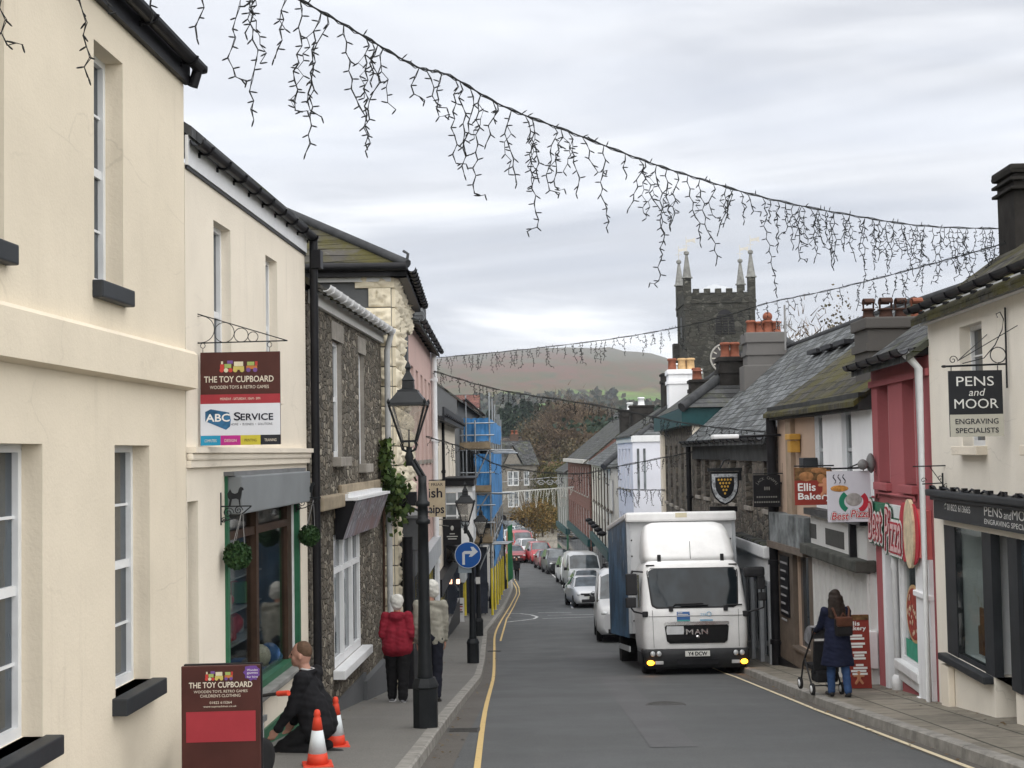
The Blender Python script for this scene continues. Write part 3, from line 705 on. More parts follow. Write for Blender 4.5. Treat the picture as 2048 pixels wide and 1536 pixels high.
MB().box(x0 - .04, x1, -.33, -.02, ztp + .012, ztp + .05).box(x0 - .04, x1, -.2, -.02, ztp + .05, ztp + .1).build('sign_cap', WHITEP, s)
b = MB(); st = random.Random(5)                       # traces of hand-painted lettering
for k in range(11):
    xx = x0 + (x1 - x0) * (.05 + .085 * k); dz = ztp - zb
    for seg in range(2):
        t0 = st.uniform(.08, .2); t1_ = st.uniform(.5, .68)
        def P(xo, t, w): 
            yy = -.303 + .18 * t; return (xo + w, yy, ztp - dz * t)
        sl = st.uniform(-.12, .12); b.quad(P(xx + seg * .12, t0, -.03), P(xx + seg * .12, t0, .03), P(xx + seg * .12 + sl, t1_, .03), P(xx + seg * .12 + sl, t1_, -.03))
b.build('painted_strokes', worn('worn_white_lettering', (.5, .51, .55), .46), s)
roof(h, F.L, zt + .1, 7, 2.0, SLATE_M, .18, .05)
MB().box(.1, F.L - .05, -.06, -.002, zt - .12, zt + .05).build('fascia', render_mat('fascia_white', (.6, .6, .58), amt=.6), h)
gutter(h, .15, F.L - .1, zt + .1, -.2, WHITEP, .08, .5)
MB().tube([(F.L - .12, -.2, zt + .05), (F.L - .1, -.12, zt - .25), (F.L - .1, -.12, -1)], .05, 10).build('downpipe', M('grey_plastic_pipe', (.45, .46, .46), .5, .1), h)
MB().box(F.x(722, 1390), F.L - .2, -.1, -.003, -2, F.z(728, 1356)).build('dark_plinth', GREYR, h)
MB().box(.02, F.x(728, 1390), -.04, -.002, -2, F.z(684, 1390)).build('slate_plinth', GREYR, h)
# ivy on its corner
def leaf_cloud(pts, size, rnd, flat=.0):
    b = MB()
    for p in pts:
        d = Vector((rnd.gauss(0, 1), rnd.gauss(0, 1), rnd.gauss(0, .7))).normalized(); a = d.orthogonal().normalized(); c = d.cross(a); w = size * rnd.uniform(.6, 1.3); l = w * 1.35
        an = rnd.uniform(0, 6.28); a, c = a * cos(an) + c * sin(an), c * cos(an) - a * sin(an); p = Vector(p)
        b.add([p - a * l * .5, p + c * w * .5 - a * l * .08, p + a * l * .5, p - c * w * .5 - a * l * .08], [(0, 1, 2, 3)], False)
    return b
def leaf_mat(name, cols, rough=.6):
    if name in MATS: return MATS[name]
    m, t, b_ = nodes_of(name); g = N(t, 'ShaderNodeNewGeometry'); rp = N(t, 'ShaderNodeValToRGB'); Lk(t, g.outputs['Random Per Island'], rp.inputs[0]); el = rp.color_ramp.elements
    while len(el) < len(cols): el.new(.5)
    for i, c in enumerate(cols): el[i].position = i / (len(cols) - 1); el[i].color = (*c, 1)
    n = trange(t, tnoise(t, tcoord(t), .9, 3, .5), .35, .65, .65, 1.35); Lk(t, tmix(t, 1., rp.outputs[0], n, 'MULTIPLY'), b_.inputs['Base Color'])
    b_.inputs['Roughness'].default_value = rough; b_.inputs['Specular IOR Level'].default_value = .2; b_.inputs['Subsurface Weight'].default_value = 0
    MATS[name] = m; return m
IVY = leaf_mat('ivy_leaf', [(.018, .038, .010), (.035, .065, .015), (.06, .095, .022), (.09, .12, .035)])
rnd = random.Random(11); iv = F.thing('ivy_plant', 'ivy climbing the corner of the stone shop beside the white pipe', 'plant')
pts = []
xc = F.L - .05
for k in range(900):
    t = rnd.random()
    if t < .4: q = rnd.random(); pts.append((xc - .35 + rnd.gauss(0, .09 + .12 * q), -.12 + rnd.gauss(0, .06), F.z(750, 880) * (1 - q) + F.z(760, 985) * q))
    else: pts.append((xc + rnd.gauss(0, .2), -.27 + rnd.gauss(0, .1), F.z(762, 1000) + rnd.gauss(0, .17)))
leaf_cloud(pts, .085, rnd).build('foliage', IVY, iv)
MB().tube([(xc - .3, -.05, -.2), (xc - .35, -.06, 1.5), (xc - .3, -.07, F.z(757, 940)), (xc - .4, -.06, F.z(750, 880))], .02, 6).build('stem', BROWNP, iv)
# --- quoined cream house
F = Frame((-2.05, 24.0), (-2.2, 29.8), gz(27)); FD = F
h = F.thing('quoined_house', 'cream house with rock faced quoins and mossy hipped slate roof', 'house')
zt = F.z(785, 556); Dp = 8.
d1 = [(1.0 + 1.7 * k, 1.75 + 1.7 * k, zt - 2.1, zt - .75) for k in range(3)]
wall(h, F.L, -3, zt, Dp, d1, GREYR, .2)
for o in d1: window(h, *o, .15, WHITEP, GLASS, 2, 2, sill=True, sillm=CREAM2)
QM = render_mat('rock_faced_cream', (.74, .67, .52), amt=.2, bump=.5)
def rock(b, O, U, V, w, hh, rnd, bulge=.1):
    n = 8; O = Vector(O); U = Vector(U); V = Vector(V); Nn = U.cross(V); sd = rnd.uniform(0, 99); vs = []
    for i in range(n + 1):
        for j in range(n + 1):
            e = min(i, n - i, j, n - j); d = 0 if e == 0 else bulge * (.5 + 1.3 * mnoise.noise(Vector((i * .75 + sd, j * .75, sd))) + .5 * mnoise.noise(Vector((i * 2.1 + sd, j * 2.1, sd)))) * (1 if e > 1 else .7)
            vs.append(O + U * (w * i / n) + V * (hh * j / n) + Nn * d)
    b.add(vs, [(i * (n + 1) + j, i * (n + 1) + j + 1, (i + 1) * (n + 1) + j + 1, (i + 1) * (n + 1) + j) for i in range(n) for j in range(n)], True)
    for (p, q) in (((0, 0), (n, 0)), ((n, 0), (n, n)), ((n, n), (0, n)), ((0, n), (0, 0))):
        A = O + U * (w * p[0] / n) + V * (hh * p[1] / n); B = O + U * (w * q[0] / n) + V * (hh * q[1] / n); b.quad(A, B, B - Nn * .08, A - Nn * .08)
b = MB(); rnd = random.Random(21); z = zt - .22; k = 0; bh = .34
while z > -.6:
    wside = (1.05, .55)[k % 2]
    # side wall facing the viewer (plane x=0)
    yy = 0
    for ww in ((.62,) if k % 2 == 0 else (.4,)): rock(b, (-.06, yy + ww - .01, z + .01), (0, -1, 0), (0, 0, 1), ww - .02, bh - .02, rnd); yy += ww
    xx = 0; ws = (.6, 1.0, 1.15, .9, 1.2, .95) if k % 2 else (1.0, .85, 1.2, 1.1, .8, .85)
    for ww in ws:
        c = (xx + ww / 2); inwin = any(o[0] - .25 < c < o[1] + .25 and o[2] - .2 < z + bh / 2 < o[3] + .1 for o in d1)
        if xx + ww <= F.L + .05 and not inwin: rock(b, (xx + .01, -.06, z + .01), (1, 0, 0), (0, 0, 1), ww - .02, bh - .02, rnd, .085)
        xx += ww
    z -= bh; k += 1
b.build('quoins', QM, h)
MB().box(-.05, F.L, -.055, 0, zt - .22, zt + .02).box(-.055, 0, 0, .62, zt - .22, zt + .02).build('frieze', QM, h)
# hipped roof
b = MB(); e = .28; rz = 2.35; A = [(-e, -e), (F.L + e, -e), (F.L + e, Dp + e), (-e, Dp + e)]; R0 = (Dp / 2, Dp / 2); zz = zt + .12
P = [(x, y, zz) for x, y in A] + [(3.3, Dp / 2, zz + rz), (F.L - .5, Dp / 2, zz + rz)]
b.add(P, [(0, 1, 5, 4), (1, 2, 5), (2, 3, 4, 5), (3, 0, 4)], False); b.quad(*[(x, y, zz - .06) for x, y in A])
rf = b.build('roof', SLATE_M, h)
b = MB(); b.tube([(-e - .02, -e - .02, zz + .03), (3.3, Dp / 2, zz + rz + .03)], .08, 8); b.tube([(3.3, Dp / 2, zz + rz + .03), (F.L - .5, Dp / 2, zz + rz + .03)], .11, 8); b.tube([(-e, -e, zz + .02), (-e - .03, -e - .03, zz + .2), (-e + .05, -e + .05, zz + .26)], .025, 6); b.build('hip_tiles', RIDGEM, rf)
MB().box(-e, 0, -e, Dp, zz - .17, zz - .065).box(-e, F.L, -e, 0, zz - .17, zz - .065).build('eaves_board', BLACKP, h)
MB().box(-.1, 0, 0, Dp, zt - .12, zt - .01).build('moulding', WHITEP, h)
gutter(h, -.2, F.L + .2, zz - .02, -e - .08, BLACKP, .075, .5)
MB().tube([(-e - .08, -e, zz - .02), (-e - .08, Dp, zz - .02)], .07, 8).build('side_gutter', BLACKP, h)
# its dark ground floor shopfront
x0 = .25; fz = F.z(800, 1062, -.3)
s = MB().box(x0, 3.4, -.42, -.07, fz - .55, fz).box(x0, 3.4, -.34, -.07, fz - 1.0, fz - .56).build('shop_fascia', M('lead_grey_fascia', (.075, .078, .082), .5, .2, 2), h)
MB().box(x0 - .03, 3.43, -.46, -.05, fz + .001, fz + .05).build('fascia_cap', LEAD, s)
MB().box(x0, 5.5, -.2, -.075, -1.5, fz - .56).build('shopfront', BLACKP, h)
MB().box(x0 + .25, 2.2, -.21, -.2, .75, fz - 1.05).box(2.9, 5.2, -.21, -.2, .75, fz - 1.05).build('shop_glass', GLASS, h)
MB().box(3.45, 5.4, -.36, -.2, fz - 1.15, fz - .3).build('second_fascia', GREYP, h)
MB().tube([(-.05, -.22, -1), (-.05, -.22, fz - .3)], .09, 8).build('downpipe', BLACKP, h)
MB().box(-.5, -.1, -.4, -.1, F.z(785, 1000) - .1, F.z(785, 985)).build('floodlight', BLACKP, h)
MB().tube([(-.3, -.2, F.z(785, 1010)), (.3, -.45, F.z(800, 1018)), (1.4, -.6, F.z(815, 1012))], .02, 6).build('bracket', BLACKP, h)
# --- pink terrace house
def rowhouse(name, label, F, zt, mat, rows, xs, wd, D=8, rise=2.4, rm=None, fm=None, gm=None, over=.25, gut=None, cat='house', shop=None, gable=True, rev=.15, end=.05):
    h = F.thing(name, label, cat); ops = []
    for (za, zb) in rows:
        for x in xs: ops.append((x, x + wd, za, zb))
    wall(h, F.L, -3, zt, D, ops, mat, rev, gable=rise if gable else None)
    for o in ops: window(h, *o, rev - .05, fm or WHITEP, gm or GLASS, 2, 2, .06, True, mat if mat in (CREAM2, WHITE_R) else CONC, so=.06)
    if rise: roof(h, F.L, zt + .03, D, rise, rm or SLATE, over, end)
    if gut: gutter(h, 0, F.L, zt + .05, -over - .06, gut, .07, 1.2)
    if shop:
        sm, st, fa = shop
        MB().box(.1, F.L - .1, -.22, -.003, st - .5, st).build('shop_fascia', fa, h)
        MB().box(.1, F.L - .1, -.1, -.003, -1.5, st - .5).build('shopfront', sm, h)
        n = max(1, int(F.L / 2.2)); pb = MB()
        for i in range(n):
            a = .25 + (F.L - .5) * i / n; c = .25 + (F.L - .5) * (i + 1) / n - .25; pb.box(a, c, -.112, -.1, .6, st - .65)
        pb.build('shop_glass', GLASS, h)
    return h
F = Frame((-2.2, 29.85), (-2.3, 39.8), gz(35)); FE = F
zt = F.z(816, 641)
h = rowhouse('pink_house', 'long pink rendered house with tall narrow windows past the quoined house', F, zt, PINK_R, [(zt - 3.0, zt - .9), (zt - 6.6, zt - 4.3)], [.7, 2.6, 4.5, 6.4, 8.3], .95, rise=2.2, gut=BLACKP, shop=(BLACKP, 2.9, GREYP))
b = MB(); b.box(F.L - 2.2, F.L - .3, .1, .75, zt - .2, F.z(850, 642, .3)); b.build('chimney', SLATE_H, h)
downpipe(h, F.L - .35, 0, zt, -.1, WHITEP, .08)
# --- narrow cream house with a white chimney
F = Frame((-2.3, 39.85), (-2.28, 55), gz(47)); FF = F
zt = F.z(878, 838)
h = rowhouse('cream_terrace', 'narrow cream terrace with black downpipe and wide dark eaves before the scaffolding', F, zt, CREAM2, [(zt - 2.6, zt - .9)], [2.5, 5.5, 9.5, 12.5], .9, rise=2.4, over=.3, gut=BLACKP, rm=SLATE, shop=(BLACKP, 2.6, BLACKP))
MB().box(0, F.L, -.3, 0, zt - .1, zt + .0).box(0, F.L, -.36, -.3, zt - .15, zt + .25).build('eaves_board', DKGREY, h)
downpipe(h, 4.6, 0, zt - .1, -.08, BLACKP, .05)
MB().box(0, .5, -.12, -.002, 0, zt - .2).build('pilaster', WHITE_R, h)
chimney(h, .1, 1.9, .3, 1.6, zt - .5, F.z(880, 747, .5), WHITE_R, [(.7, .9, .6, .2, TERRA, ''), (1.4, .9, .35, .18, TERRA, '')], cap=.14)
# white bay window shop in front
bx = thing('bay_window', 'white wooden bay window with black flat roof above the pub sign', 'bay window', F.world(5.0, -.02, 0), F.rot)
zb0 = at(915, 1088, 45).z - F.p.z; zb1 = at(915, 972, 45).z - F.p.z
b = MB(); b.box(0, 3.2, -.95, 0, zb0, zb0 + .5)
for xx in (0, 1.5, 3.05): b.box(xx, xx + .15, -.95, -.8, zb0 + .5, zb1)
b.box(0, .12, -.8, 0, zb1 - .2, zb1); b.box(0, 3.2, -.95, -.8, zb1 - .2, zb1); b.box(0, .12, -.1, 0, zb0 + .5, zb1 - .2)
for k in (1, 2): b.box(.02, .1, -.8, -.1, zb0 + .5 + (zb1 - zb0 - .7) * k / 3, zb0 + .55 + (zb1 - zb0 - .7) * k / 3)
b.box(.03, .09, -.48, -.42, zb0 + .5, zb1 - .2)
b.build('frame', WHITEP, bx); MB().box(.05, 3.1, -.85, -.02, zb0 + .52, zb1 - .22).build('pane', GLASS_L, bx)
MB().box(-.1, 3.3, -1.0, 0, zb1, zb1 + .2).bbox(-.15, 3.35, -1.05, 0, zb1 + .2, zb1 + .27, .02).build('roof', BLACKP, bx)
# --- building behind the scaffold
F = Frame((-2.3, 58), (-2.0, 84), gz(70)); FH = F
zt = F.z(915, 800)
h = rowhouse('grey_house', 'dark grey rendered house wrapped in scaffolding', F, zt, GREYR, [(zt - 3.2, zt - 1.2), (zt - 6.6, zt - 4.3)], [2 + 3 * k for k in range(8)], 1.1, rise=2.6, D=7, gut=BLACKP, shop=(DKGREY, 2.8, GREYP))
# ---------------------------------------------------------------- right side of the street
def opr(F, px0, px1, pt, pb, dep=0.):
    pm = (pt + pb) / 2; return (F.x(px0, pm, dep), F.x(px1, pm, dep), F.z(px0, pb, dep), F.z(px0, pt, dep))
# --- cream engraver's shop, nearest on the right
F = Frame((5.58, 18.7), (5.28, 11.0), gz(17)); RA = F
h = F.thing('engraving_shop', 'cream rendered shop with charcoal shopfront at the right edge', 'shop')
zt = F.z(1846, 648) - .02
w = opr(F, 1922, 1967, 654, 892)
SF0 = F.x(1890, 1150); gx0 = F.x(1911, 1150); gx1 = F.x(1966, 1150); dx0 = F.x(1984, 1150); dx1 = F.x(2022, 1150)
fb = F.z(1892, 1050); fs = F.z(1905, 1310)
op2 = (SF0, F.L - .2, fs, fb, .3); opd = (dx0 - .03, dx1 + .03, -2.4, fs, .45)
wall(h, F.L, -3, zt, 6.5, [w, (w[0] + 2.6, w[1] + 2.6, w[2], w[3]), op2, opd], render_mat('ivory_render', (.82, .77, .68), amt=.3), .2, gable=2.3)
for o in (w, (w[0] + 2.6, w[1] + 2.6, w[2], w[3])): window(h, *o, .15, WHITEP, GLASS, 2, 4, .05, True, CREAM2, so=.13, sh=.11, sillw=.06)
P_ = DKGREY
s = MB().box(SF0, gx0 - .04, .005, .1, fs, fb).build('shopfront', P_, h)
MB().box(gx0 - .04, gx0, .002, .09, fs, fb).box(gx0, gx1, .01, .09, fs, fs + .06).box(gx1, dx0, -.004, .1, fs, fb).build('window_frame', P_, s)
MB().box(gx0, gx1, .012, .02, fs + .06, fb).build('pane', CGLASS, s)
MB().bbox(SF0 - .03, dx0 - .06, -.12, .0, fs - .09, fs, .015).build('sill', P_, s)
MB().box(dx1, dx1 + .32, -.03, .1, fs - .02, fb).build('pilaster', P_, s); MB().box(dx1 + .32, F.L - .2, .02, .08, fs, fb).build('pane', GLASS, s)
d = MB().box(dx0, dx1, .36, .4, -2, F.z(1990, 1125)).box(dx0, dx1, .3, .42, F.z(1990, 1118), F.z(1990, 1108)).build('door', BLACKP, h)
dm = (dx0 + dx1) / 2; zd = F.z(2000, 1130, .3)
MB().box(dx0 + .1, dx1 - .08, .35, .359, 0.3, zd - .1).build('glass', GLASS_L, d); MB().box(dx0, dx1, .32, .33, zd + .1, fb).build('fanlight', GLASS_L, d)
MB().tube([(dx0 + .06, .33, 1.1), (dx0 + .06, .28, 1.1), (dx0 + .06, .28, 1.25), (dx0 + .06, .33, 1.25)], .012, 6).build('handle', ALU, d)
# display behind the glass
b = MB(); b.box(gx0 - .1, gx1 + .1, .42, .45, fs, fb); b.box(gx0 - .1, gx1 + .1, .07, .42, fs - .02, fs + .04); b.box(gx1 + .1, gx1 + .13, .1, .42, fs, fb); b.box(gx0 - .05, gx0 - .03, .1, .42, fs, fb); b.box(gx0 - .1, gx1 + .1, .07, .42, fb - .02, fb)
b.build('shop_interior', M('pale_grey_backdrop', (.72, .74, .75), .9, .15, 1.5), h)
DR = M('white_cotton', (.62, .6, .56), .9, .06, 8); WOODB = M('oak_brown', (.20, .10, .045), .5, .3, 8)
dxm = gx0 + (gx1 - gx0) * .62; zz = fs + .1
b = MB(); b.lathe([(.13, 0), (.10, .5), (.06, .95), (.075, 1.15), (.04, 1.25), (.04, 1.3)], 12, (dxm, .28, zz + .25)); b.build('mannequin_dress', DR, h)
MB().bbox(dxm - .14, dxm + .1, .11, .14, zz + .2, zz + .6, .01).build('wooden_plaque', WOODB, h)
MB().bbox(gx0 + .2, gx0 + .4, .2, .24, zz - .02, zz + .33, .01).build('picture_frame', WOODB, h)
b = MB()
for k in range(5):
    xx = gx0 + .1 + k * .12; zk = fb - .75 - .1 * k + .012 * k * k; b.add([(xx, .2, zk), (xx + .08, .2, zk - .02), (xx + .04, .2, zk - .13)], [(0, 1, 2)])
b.build('bunting', DR, h)
MB().box(gx0 + .15, gx1 - .1, .25, .6, zz - .03, zz + .02).box(gx0 + .5, gx0 + .62, .3, .4, zz, zz + .2).build('display_goods', M('mixed_wood', (.38, .28, .16), .6, .4, 12), h)
# fascia board
zf0 = F.z(1890, 1040, -.12); zf1 = F.z(1870, 992, -.12); fx0 = F.x(1867, 1010, -.12)
f = MB().box(fx0, F.L - .1, -.12, -.003, zf0, zf1).build('shop_fascia', P_, h)
MB().bbox(fx0 - .03, F.L - .05, -.22, -.003, zf1 + .002, zf1 + .09, .02).bbox(fx0, F.L - .08, -.17, -.003, zf1 - .05, zf1, .015).build('cornice', P_, f)
b = MB(); xx = fx0 + .1
while xx < F.L - .2: b.box(xx, xx + .06, -.2, -.14, zf1 + .09, zf1 + .14); xx += .5
pth = [(fx0 + .02 + i * .12, -.17, zf1 + .11 + .025 * sin(i * 1.3) - .02 * (i % 3 == 0)) for i in range(int((F.L - fx0 - .3) / .12))]
b.tube(pth, .016, 5); b.build('fairy_light_cable', BLACKP, f)
LET = M('white_lettering', (.7, .7, .68), .5, .03)
hh = zf1 - zf0
xa = F.x(1892, 1020, -.125); xb = F.x(1940, 1020, -.125); txt(f, '01822 613665', xa + .05, xb, zf0 + hh * .45, zf0 + hh * .73, LET, -.124)
MB().tube([(xa - .03, -.126, zf0 + hh * .5), (xa - .05, -.126, zf0 + hh * .6), (xa + .0, -.126, zf0 + hh * .72)], .012, 6).build('telephone_symbol', LET, f)
xa = F.x(1968, 1025, -.125); xb = F.x(2004, 1025, -.125); dxx = xb - xa
txt(f, 'PENS', xa, xb, zf0 + hh * .46, zf0 + hh * .84, LET, -.124); txt(f, 'and', xb + dxx * .07, xb + dxx * .45, zf0 + hh * .44, zf0 + hh * .74, LET, -.124, slant=.25)
txt(f, 'MOOR', xb + dxx * .52, xb + dxx * 1.75, zf0 + hh * .46, zf0 + hh * .84, LET, -.124); txt(f, 'ENGRAVING SPECIALISTS', xa, xb + dxx * 1.75, zf0 + hh * .14, zf0 + hh * .34, LET, -.124)
MB().bbox(SF0 - .03, SF0 + .32, -.09, -.003, fs - 1.02, fs - .14, .015).build('meter_box', CREAM2, h)
roof(h, F.L, zt + .12, 6.5, 2.3, SLATE_M, .22, .02)
b = MB(); b.box(-.03, F.L, -.1, -.002, zt - .02, zt + .16); b.build('fascia', WHITEP, h)
gutter(h, -.06, F.L, zt + .2, -.24, BLACKP, .07, .6)
ck_ = chimney(h, .1, .8, .95, 2.0, zt, F.z(2025, 352, 1.2), M('soot_black_render', (.028, .026, .024), .9, .4, 3, .4, 0, .1), [], band=False)
b = MB()
for k_ in range(3): b.bbox(.04, .86, .89, 2.06, F.z(2025, 366, 1.2) - .12 * k_, F.z(2025, 366, 1.2) - .12 * k_ + .04, .01)
b.build('chimney_courses', MATS['soot_black_render'], ck_)
# --- red pizza shop
F = Frame((5.80, 22.6), (5.59, 18.72), gz(20.7)); RB = F
h = F.thing('pizza_shop', 'narrow red painted shop with two tall windows and white downpipe', 'shop')
zt = F.z(1733, 742)
o1 = opr(F, 1756, 1778, 764, 966); o2 = opr(F, 1806, 1830, 753, 966)
o1 = (o1[0], o1[1], (o1[2] + o2[2]) / 2, (o1[3] + o2[3]) / 2); o2 = (o2[0], o2[1], o1[2], o1[3])
f0 = F.z(1745, 1088); gx0 = F.x(1772, 1200); gx1 = F.x(1841, 1200); wz = F.z(1792, 1312)
wall(h, F.L, -3, zt, 6.5, [o1, o2, (gx0, gx1, -2.5, f0, .28)], RED_R, .24, gable=2.3)
for o in (o1, o2): window(h, *o, .19, WHITEP, GLASS, 2, 4, .06, True, RED_R, so=.09, sh=.12, sillw=.07)
MB().box(0, F.L, -.05, -.002, zt - .3, zt - .2).build('string_course', RED_R, h)
MB().tube([(.05, -.04, F.z(1745, 993)), (o1[0] - .1, -.04, F.z(1745, 993)), (o1[0], -.04, F.z(1757, 985)), (o2[1], -.04, F.z(1800, 990)), (o2[1] + .02, -.04, F.z(1830, 1003))], .022, 6).build('conduit', RED_R, h)
s = MB().box(F.x(1797, 1200), F.x(1803, 1200), .05, .13, wz, f0).build('shopfront', WHITEP, h)
wx0 = F.x(1799, 1200)
MB().box(wx0 - .1, wx0, .02, .14, wz, f0).box(gx1 - .06, gx1, .02, .14, wz, f0).box(wx0, gx1 - .06, .03, .13, wz, wz + .07).build('window_frame', WHITEP, s)
MB().box(wx0, gx1 - .06, .085, .095, wz + .07, f0).build('pane', CGLASS, s)
MB().bbox(wx0 - .16, gx1 + .02, -.08, .14, wz - .14, wz, .02).bbox(wx0 - .12, gx1, -.02, .14, wz - .3, wz - .14, .015).build('sill', WHITEP, s)
MB().box(wx0 - .05, gx1, .02, .14, wz - .75, wz - .3).bbox(wx0 - .06, gx1, -.02, .1, wz - .82, wz - .75, .02).build('stall_riser', RED_R, s)
b = MB(); px0 = F.x(1790, 1200)
b.lathe([(.05, -2), (.05, f0 - .3), (.075, f0 - .22), (.055, f0 - .18), (.055, f0)], 10, (px0 - .02, .02, 0)); b.lathe([(.1, 0), (.1, .25), (.06, .3)], 10, (px0 - .02, .02, F.z(1790, 1385))); b.build('column', WHITEP, h)
b = MB(); q0 = F.x(1772, 1200); b.box(q0, q0 + .22, -.04, .1, -2, f0); b.build('door_pilaster', WHITE_R, h)
d = MB().box(q0 + .22, px0 - .1, .3, .34, -2, f0).build('door', GREYP, h)
MB().box(q0 + .3, px0 - .16, .289, .299, .6, f0 - .2).build('glass', GLASS, d)
MB().box(gx1 + .0, F.L - .12, -.06, -.003, -2, f0 + .05).bbox(gx1 - .02, F.L - .1, -.1, -.003, f0 - .5, f0 - .42, .015).box(gx1 - .02, F.L - .1, -.09, -.003, -2, F.z(1850, 1395)).build('pilaster', WHITE_R, h)
xm = F.x(1747, 1290); MB().bbox(xm, xm + .4, -.16, -.003, F.z(1748, 1330), F.z(1748, 1258), .015).build('meter_box', WHITEP, h)
b = MB(); b.box(wx0 - .1, gx1, .8, .83, wz, f0); b.box(wx0 - .1, gx1, .14, .8, wz - .02, wz + .02); b.box(wx0 - .12, wx0 - .1, .14, .8, wz, f0); b.box(gx1, gx1 + .02, .14, .8, wz, f0); b.build('shop_interior', M('dim_shop', (.22, .25, .27), .9, .5, 1.2), h)
# pizza poster
b = MB(); cx = wx0 + (gx1 - wx0) * .52; cz = wz + .75; rw = (gx1 - wx0) * .36
out_ = [(cx + rw * cos(a) * (1.0), cz + .42 * sin(a)) for a in [2 * pi * i / 24 for i in range(24)]]
b.prism([(x, z) for x, z in out_], .05, .06); b.build('pizza_picture', M('pizza_crust_print', (.55, .36, .18), .6, .2, 9), s)
b = MB(); b.prism([(cx + (x - cx) * .85, cz + (z - cz) * .88) for x, z in out_], .042, .05); pz = b.build('pizza_topping', M('pizza_topping_print', (.30, .05, .035), .6, .5, 14), s)
b = MB(); rr = random.Random(2)
for k in range(26):
    a = rr.uniform(0, 6.28); q = sqrt(rr.random()) * .75; b.ball((cx + rw * q * cos(a), .042, cz + .4 * q * sin(a)), .03, 8, 5, (1, .15, 1))
b.build('cheese_spots', M('cheese_print', (.55, .42, .3), .6, .2, 12), pz)
MB().box(wx0 + .02, gx1 - .08, .05, .06, wz + .08, wz + .34).build('green_poster', M('green_print', (.05, .3, .2), .6, .2, 6), s)
# fascia sign
z0 = F.z(1746, 1086, -.1); z1 = F.z(1746, 1004, -.1); xa = .03; xb = F.L - .14; xw = xb - xa
f = MB().box(xa, xa + xw * .36, -.1, -.003, z0, z1).build('shop_fascia', M('sign_green', (.03, .17, .10), .5, .1), h)
MB().box(xa + xw * .36, xa + xw * .66, -.1, -.003, z0, z1).build('white_panel', M('sign_white', (.68, .72, .72), .5, .05), f)
MB().box(xa + xw * .66, xb, -.1, -.003, z0, z1).build('red_panel', M('sign_pink_red', (.62, .16, .15), .5, .08), f)
PKW = M('sign_pinkish_white', (.66, .42, .42), .5, .1)
SR = M('sign_red_letter', (.45, .03, .05), .5, .1); SW = M('sign_white_letter', (.75, .74, .72), .5, .05)
def script(word, x0, x1, za, zb, y, th=.055):
    for k, (bo, m, yy) in enumerate(((.10, GREENP, y), (.075, SW, y - .012), (.034, SR, y - .022), (.002, PKW, y - .030))):
        vs, fs, w_, h_ = text_mesh(word); bb = MB()
        for ox, oz in [(bo * cos(a), bo * sin(a)) for a in [2 * pi * i / 10 for i in range(10)]] + [(0, 0)]:
            bb.add([(x0 + a / w_ * (x1 - x0) + ox * .8 + .15 * (c / h_) * (zb - za), yy - .0004 * len(bb.v) / 400, za + c / h_ * (zb - za) + oz) for a, c in vs], fs)
        bb.build('lettering', m, f)
script('Best', xa + .12, xa + xw * .30, z0 + .08, z1 - .02, -.12); script('Pizza', xa + xw * .36, xa + xw * .66, z0 - .02, z1 - .06, -.12)
b = MB(); ox = xa + xw * .80; oz = (z0 + z1) / 2 - .02; n = 28
b.prism([(ox + .30 * cos(2 * pi * i / n), oz + .48 * sin(2 * pi * i / n)) for i in range(n)], -.15, -.1); b.build('oval_emblem', M('cream_print', (.60, .50, .34), .5, .25, 8), f)
b = MB(); b.prism([(ox - .38 + .30 * cos(2 * pi * i / n), oz + .42 * sin(2 * pi * i / n)) for i in range(n)], -.125, -.1); b.prism([(ox + .16 + .34 * cos(2 * pi * i / n), oz + .42 * sin(2 * pi * i / n)) for i in range(n)], -.12, -.1); b.build('red_ovals', SR, f)
roof(h, F.L, zt + .1, 6.5, 2.3, SLATE, .3, .05)
MB().box(0, F.L, -.2, -.002, zt - .02, zt + .08).build('soffit', BLACKP, h)
gutter(h, -.05, F.L + .08, zt + .06, -.36, BLACKP, .085, .8)
MB().tube([(F.L - .05, -.3, zt), (F.L - .05, -.13, zt - .2), (F.L - .05, -.13, -1.5)], .055, 10).build('downpipe', WHITEP, h)
# --- white house with peeling shopfront and the tan half beside it
F = Frame((5.86, 27.2), (5.82, 22.65), gz(25)); RC = F
h = F.thing('white_house', 'white house with peeled shop signboard under a mossy brown roof', 'house')
zt = F.z(1736, 812); ztop = zt
o1 = opr(F, 1630, 1646, 838, 965); o2 = opr(F, 1684, 1704, 824, 975); o1 = (o1[0], o1[1], o2[2], o2[3])
s0 = F.z(1620, 1080); s1 = F.z(1620, 1022)
wall(h, F.L, -3, zt, 6.2, [o1, o2], WHITE_R, .14, gable=2.2)
for o in (o1, o2): window(h, *o, .1, GREYP, GLASS_L, 1, 2, .05, True, WHITE_R, so=.05, sh=.07)
OLDW = render_mat('peeling_white_paint', (.60, .60, .59), (.10, .10, .09), 1.0, .4)
f = MB().box(.05, F.L - .05, -.14, -.003, s0, s1 - .02).build('shop_fascia', OLDW, h)
FLK = worn('flaked_dark_board', (.045, .045, .042), .3); q = F.x(1631, 1050); MB().box(q, q + .75, -.147, -.14, s0 + .1, s1 - .2).build('peeled_patch', FLK, f); q2 = F.x(1666, 1050); MB().box(q2, q2 + 1.5, -.147, -.14, s0 + .06, s1 - .22).build('peeled_patch', FLK, f)
MB().bbox(0, F.L, -.36, -.003, s0 - .2, s0, .03).build('cornice', M('mossy_lead', (.06, .062, .055), .8, .4, 4, .3), f)
MB().box(0, F.L, -.26, -.003, s1 - .02, s1 + .1).build('blind_box', BLACKP, f)
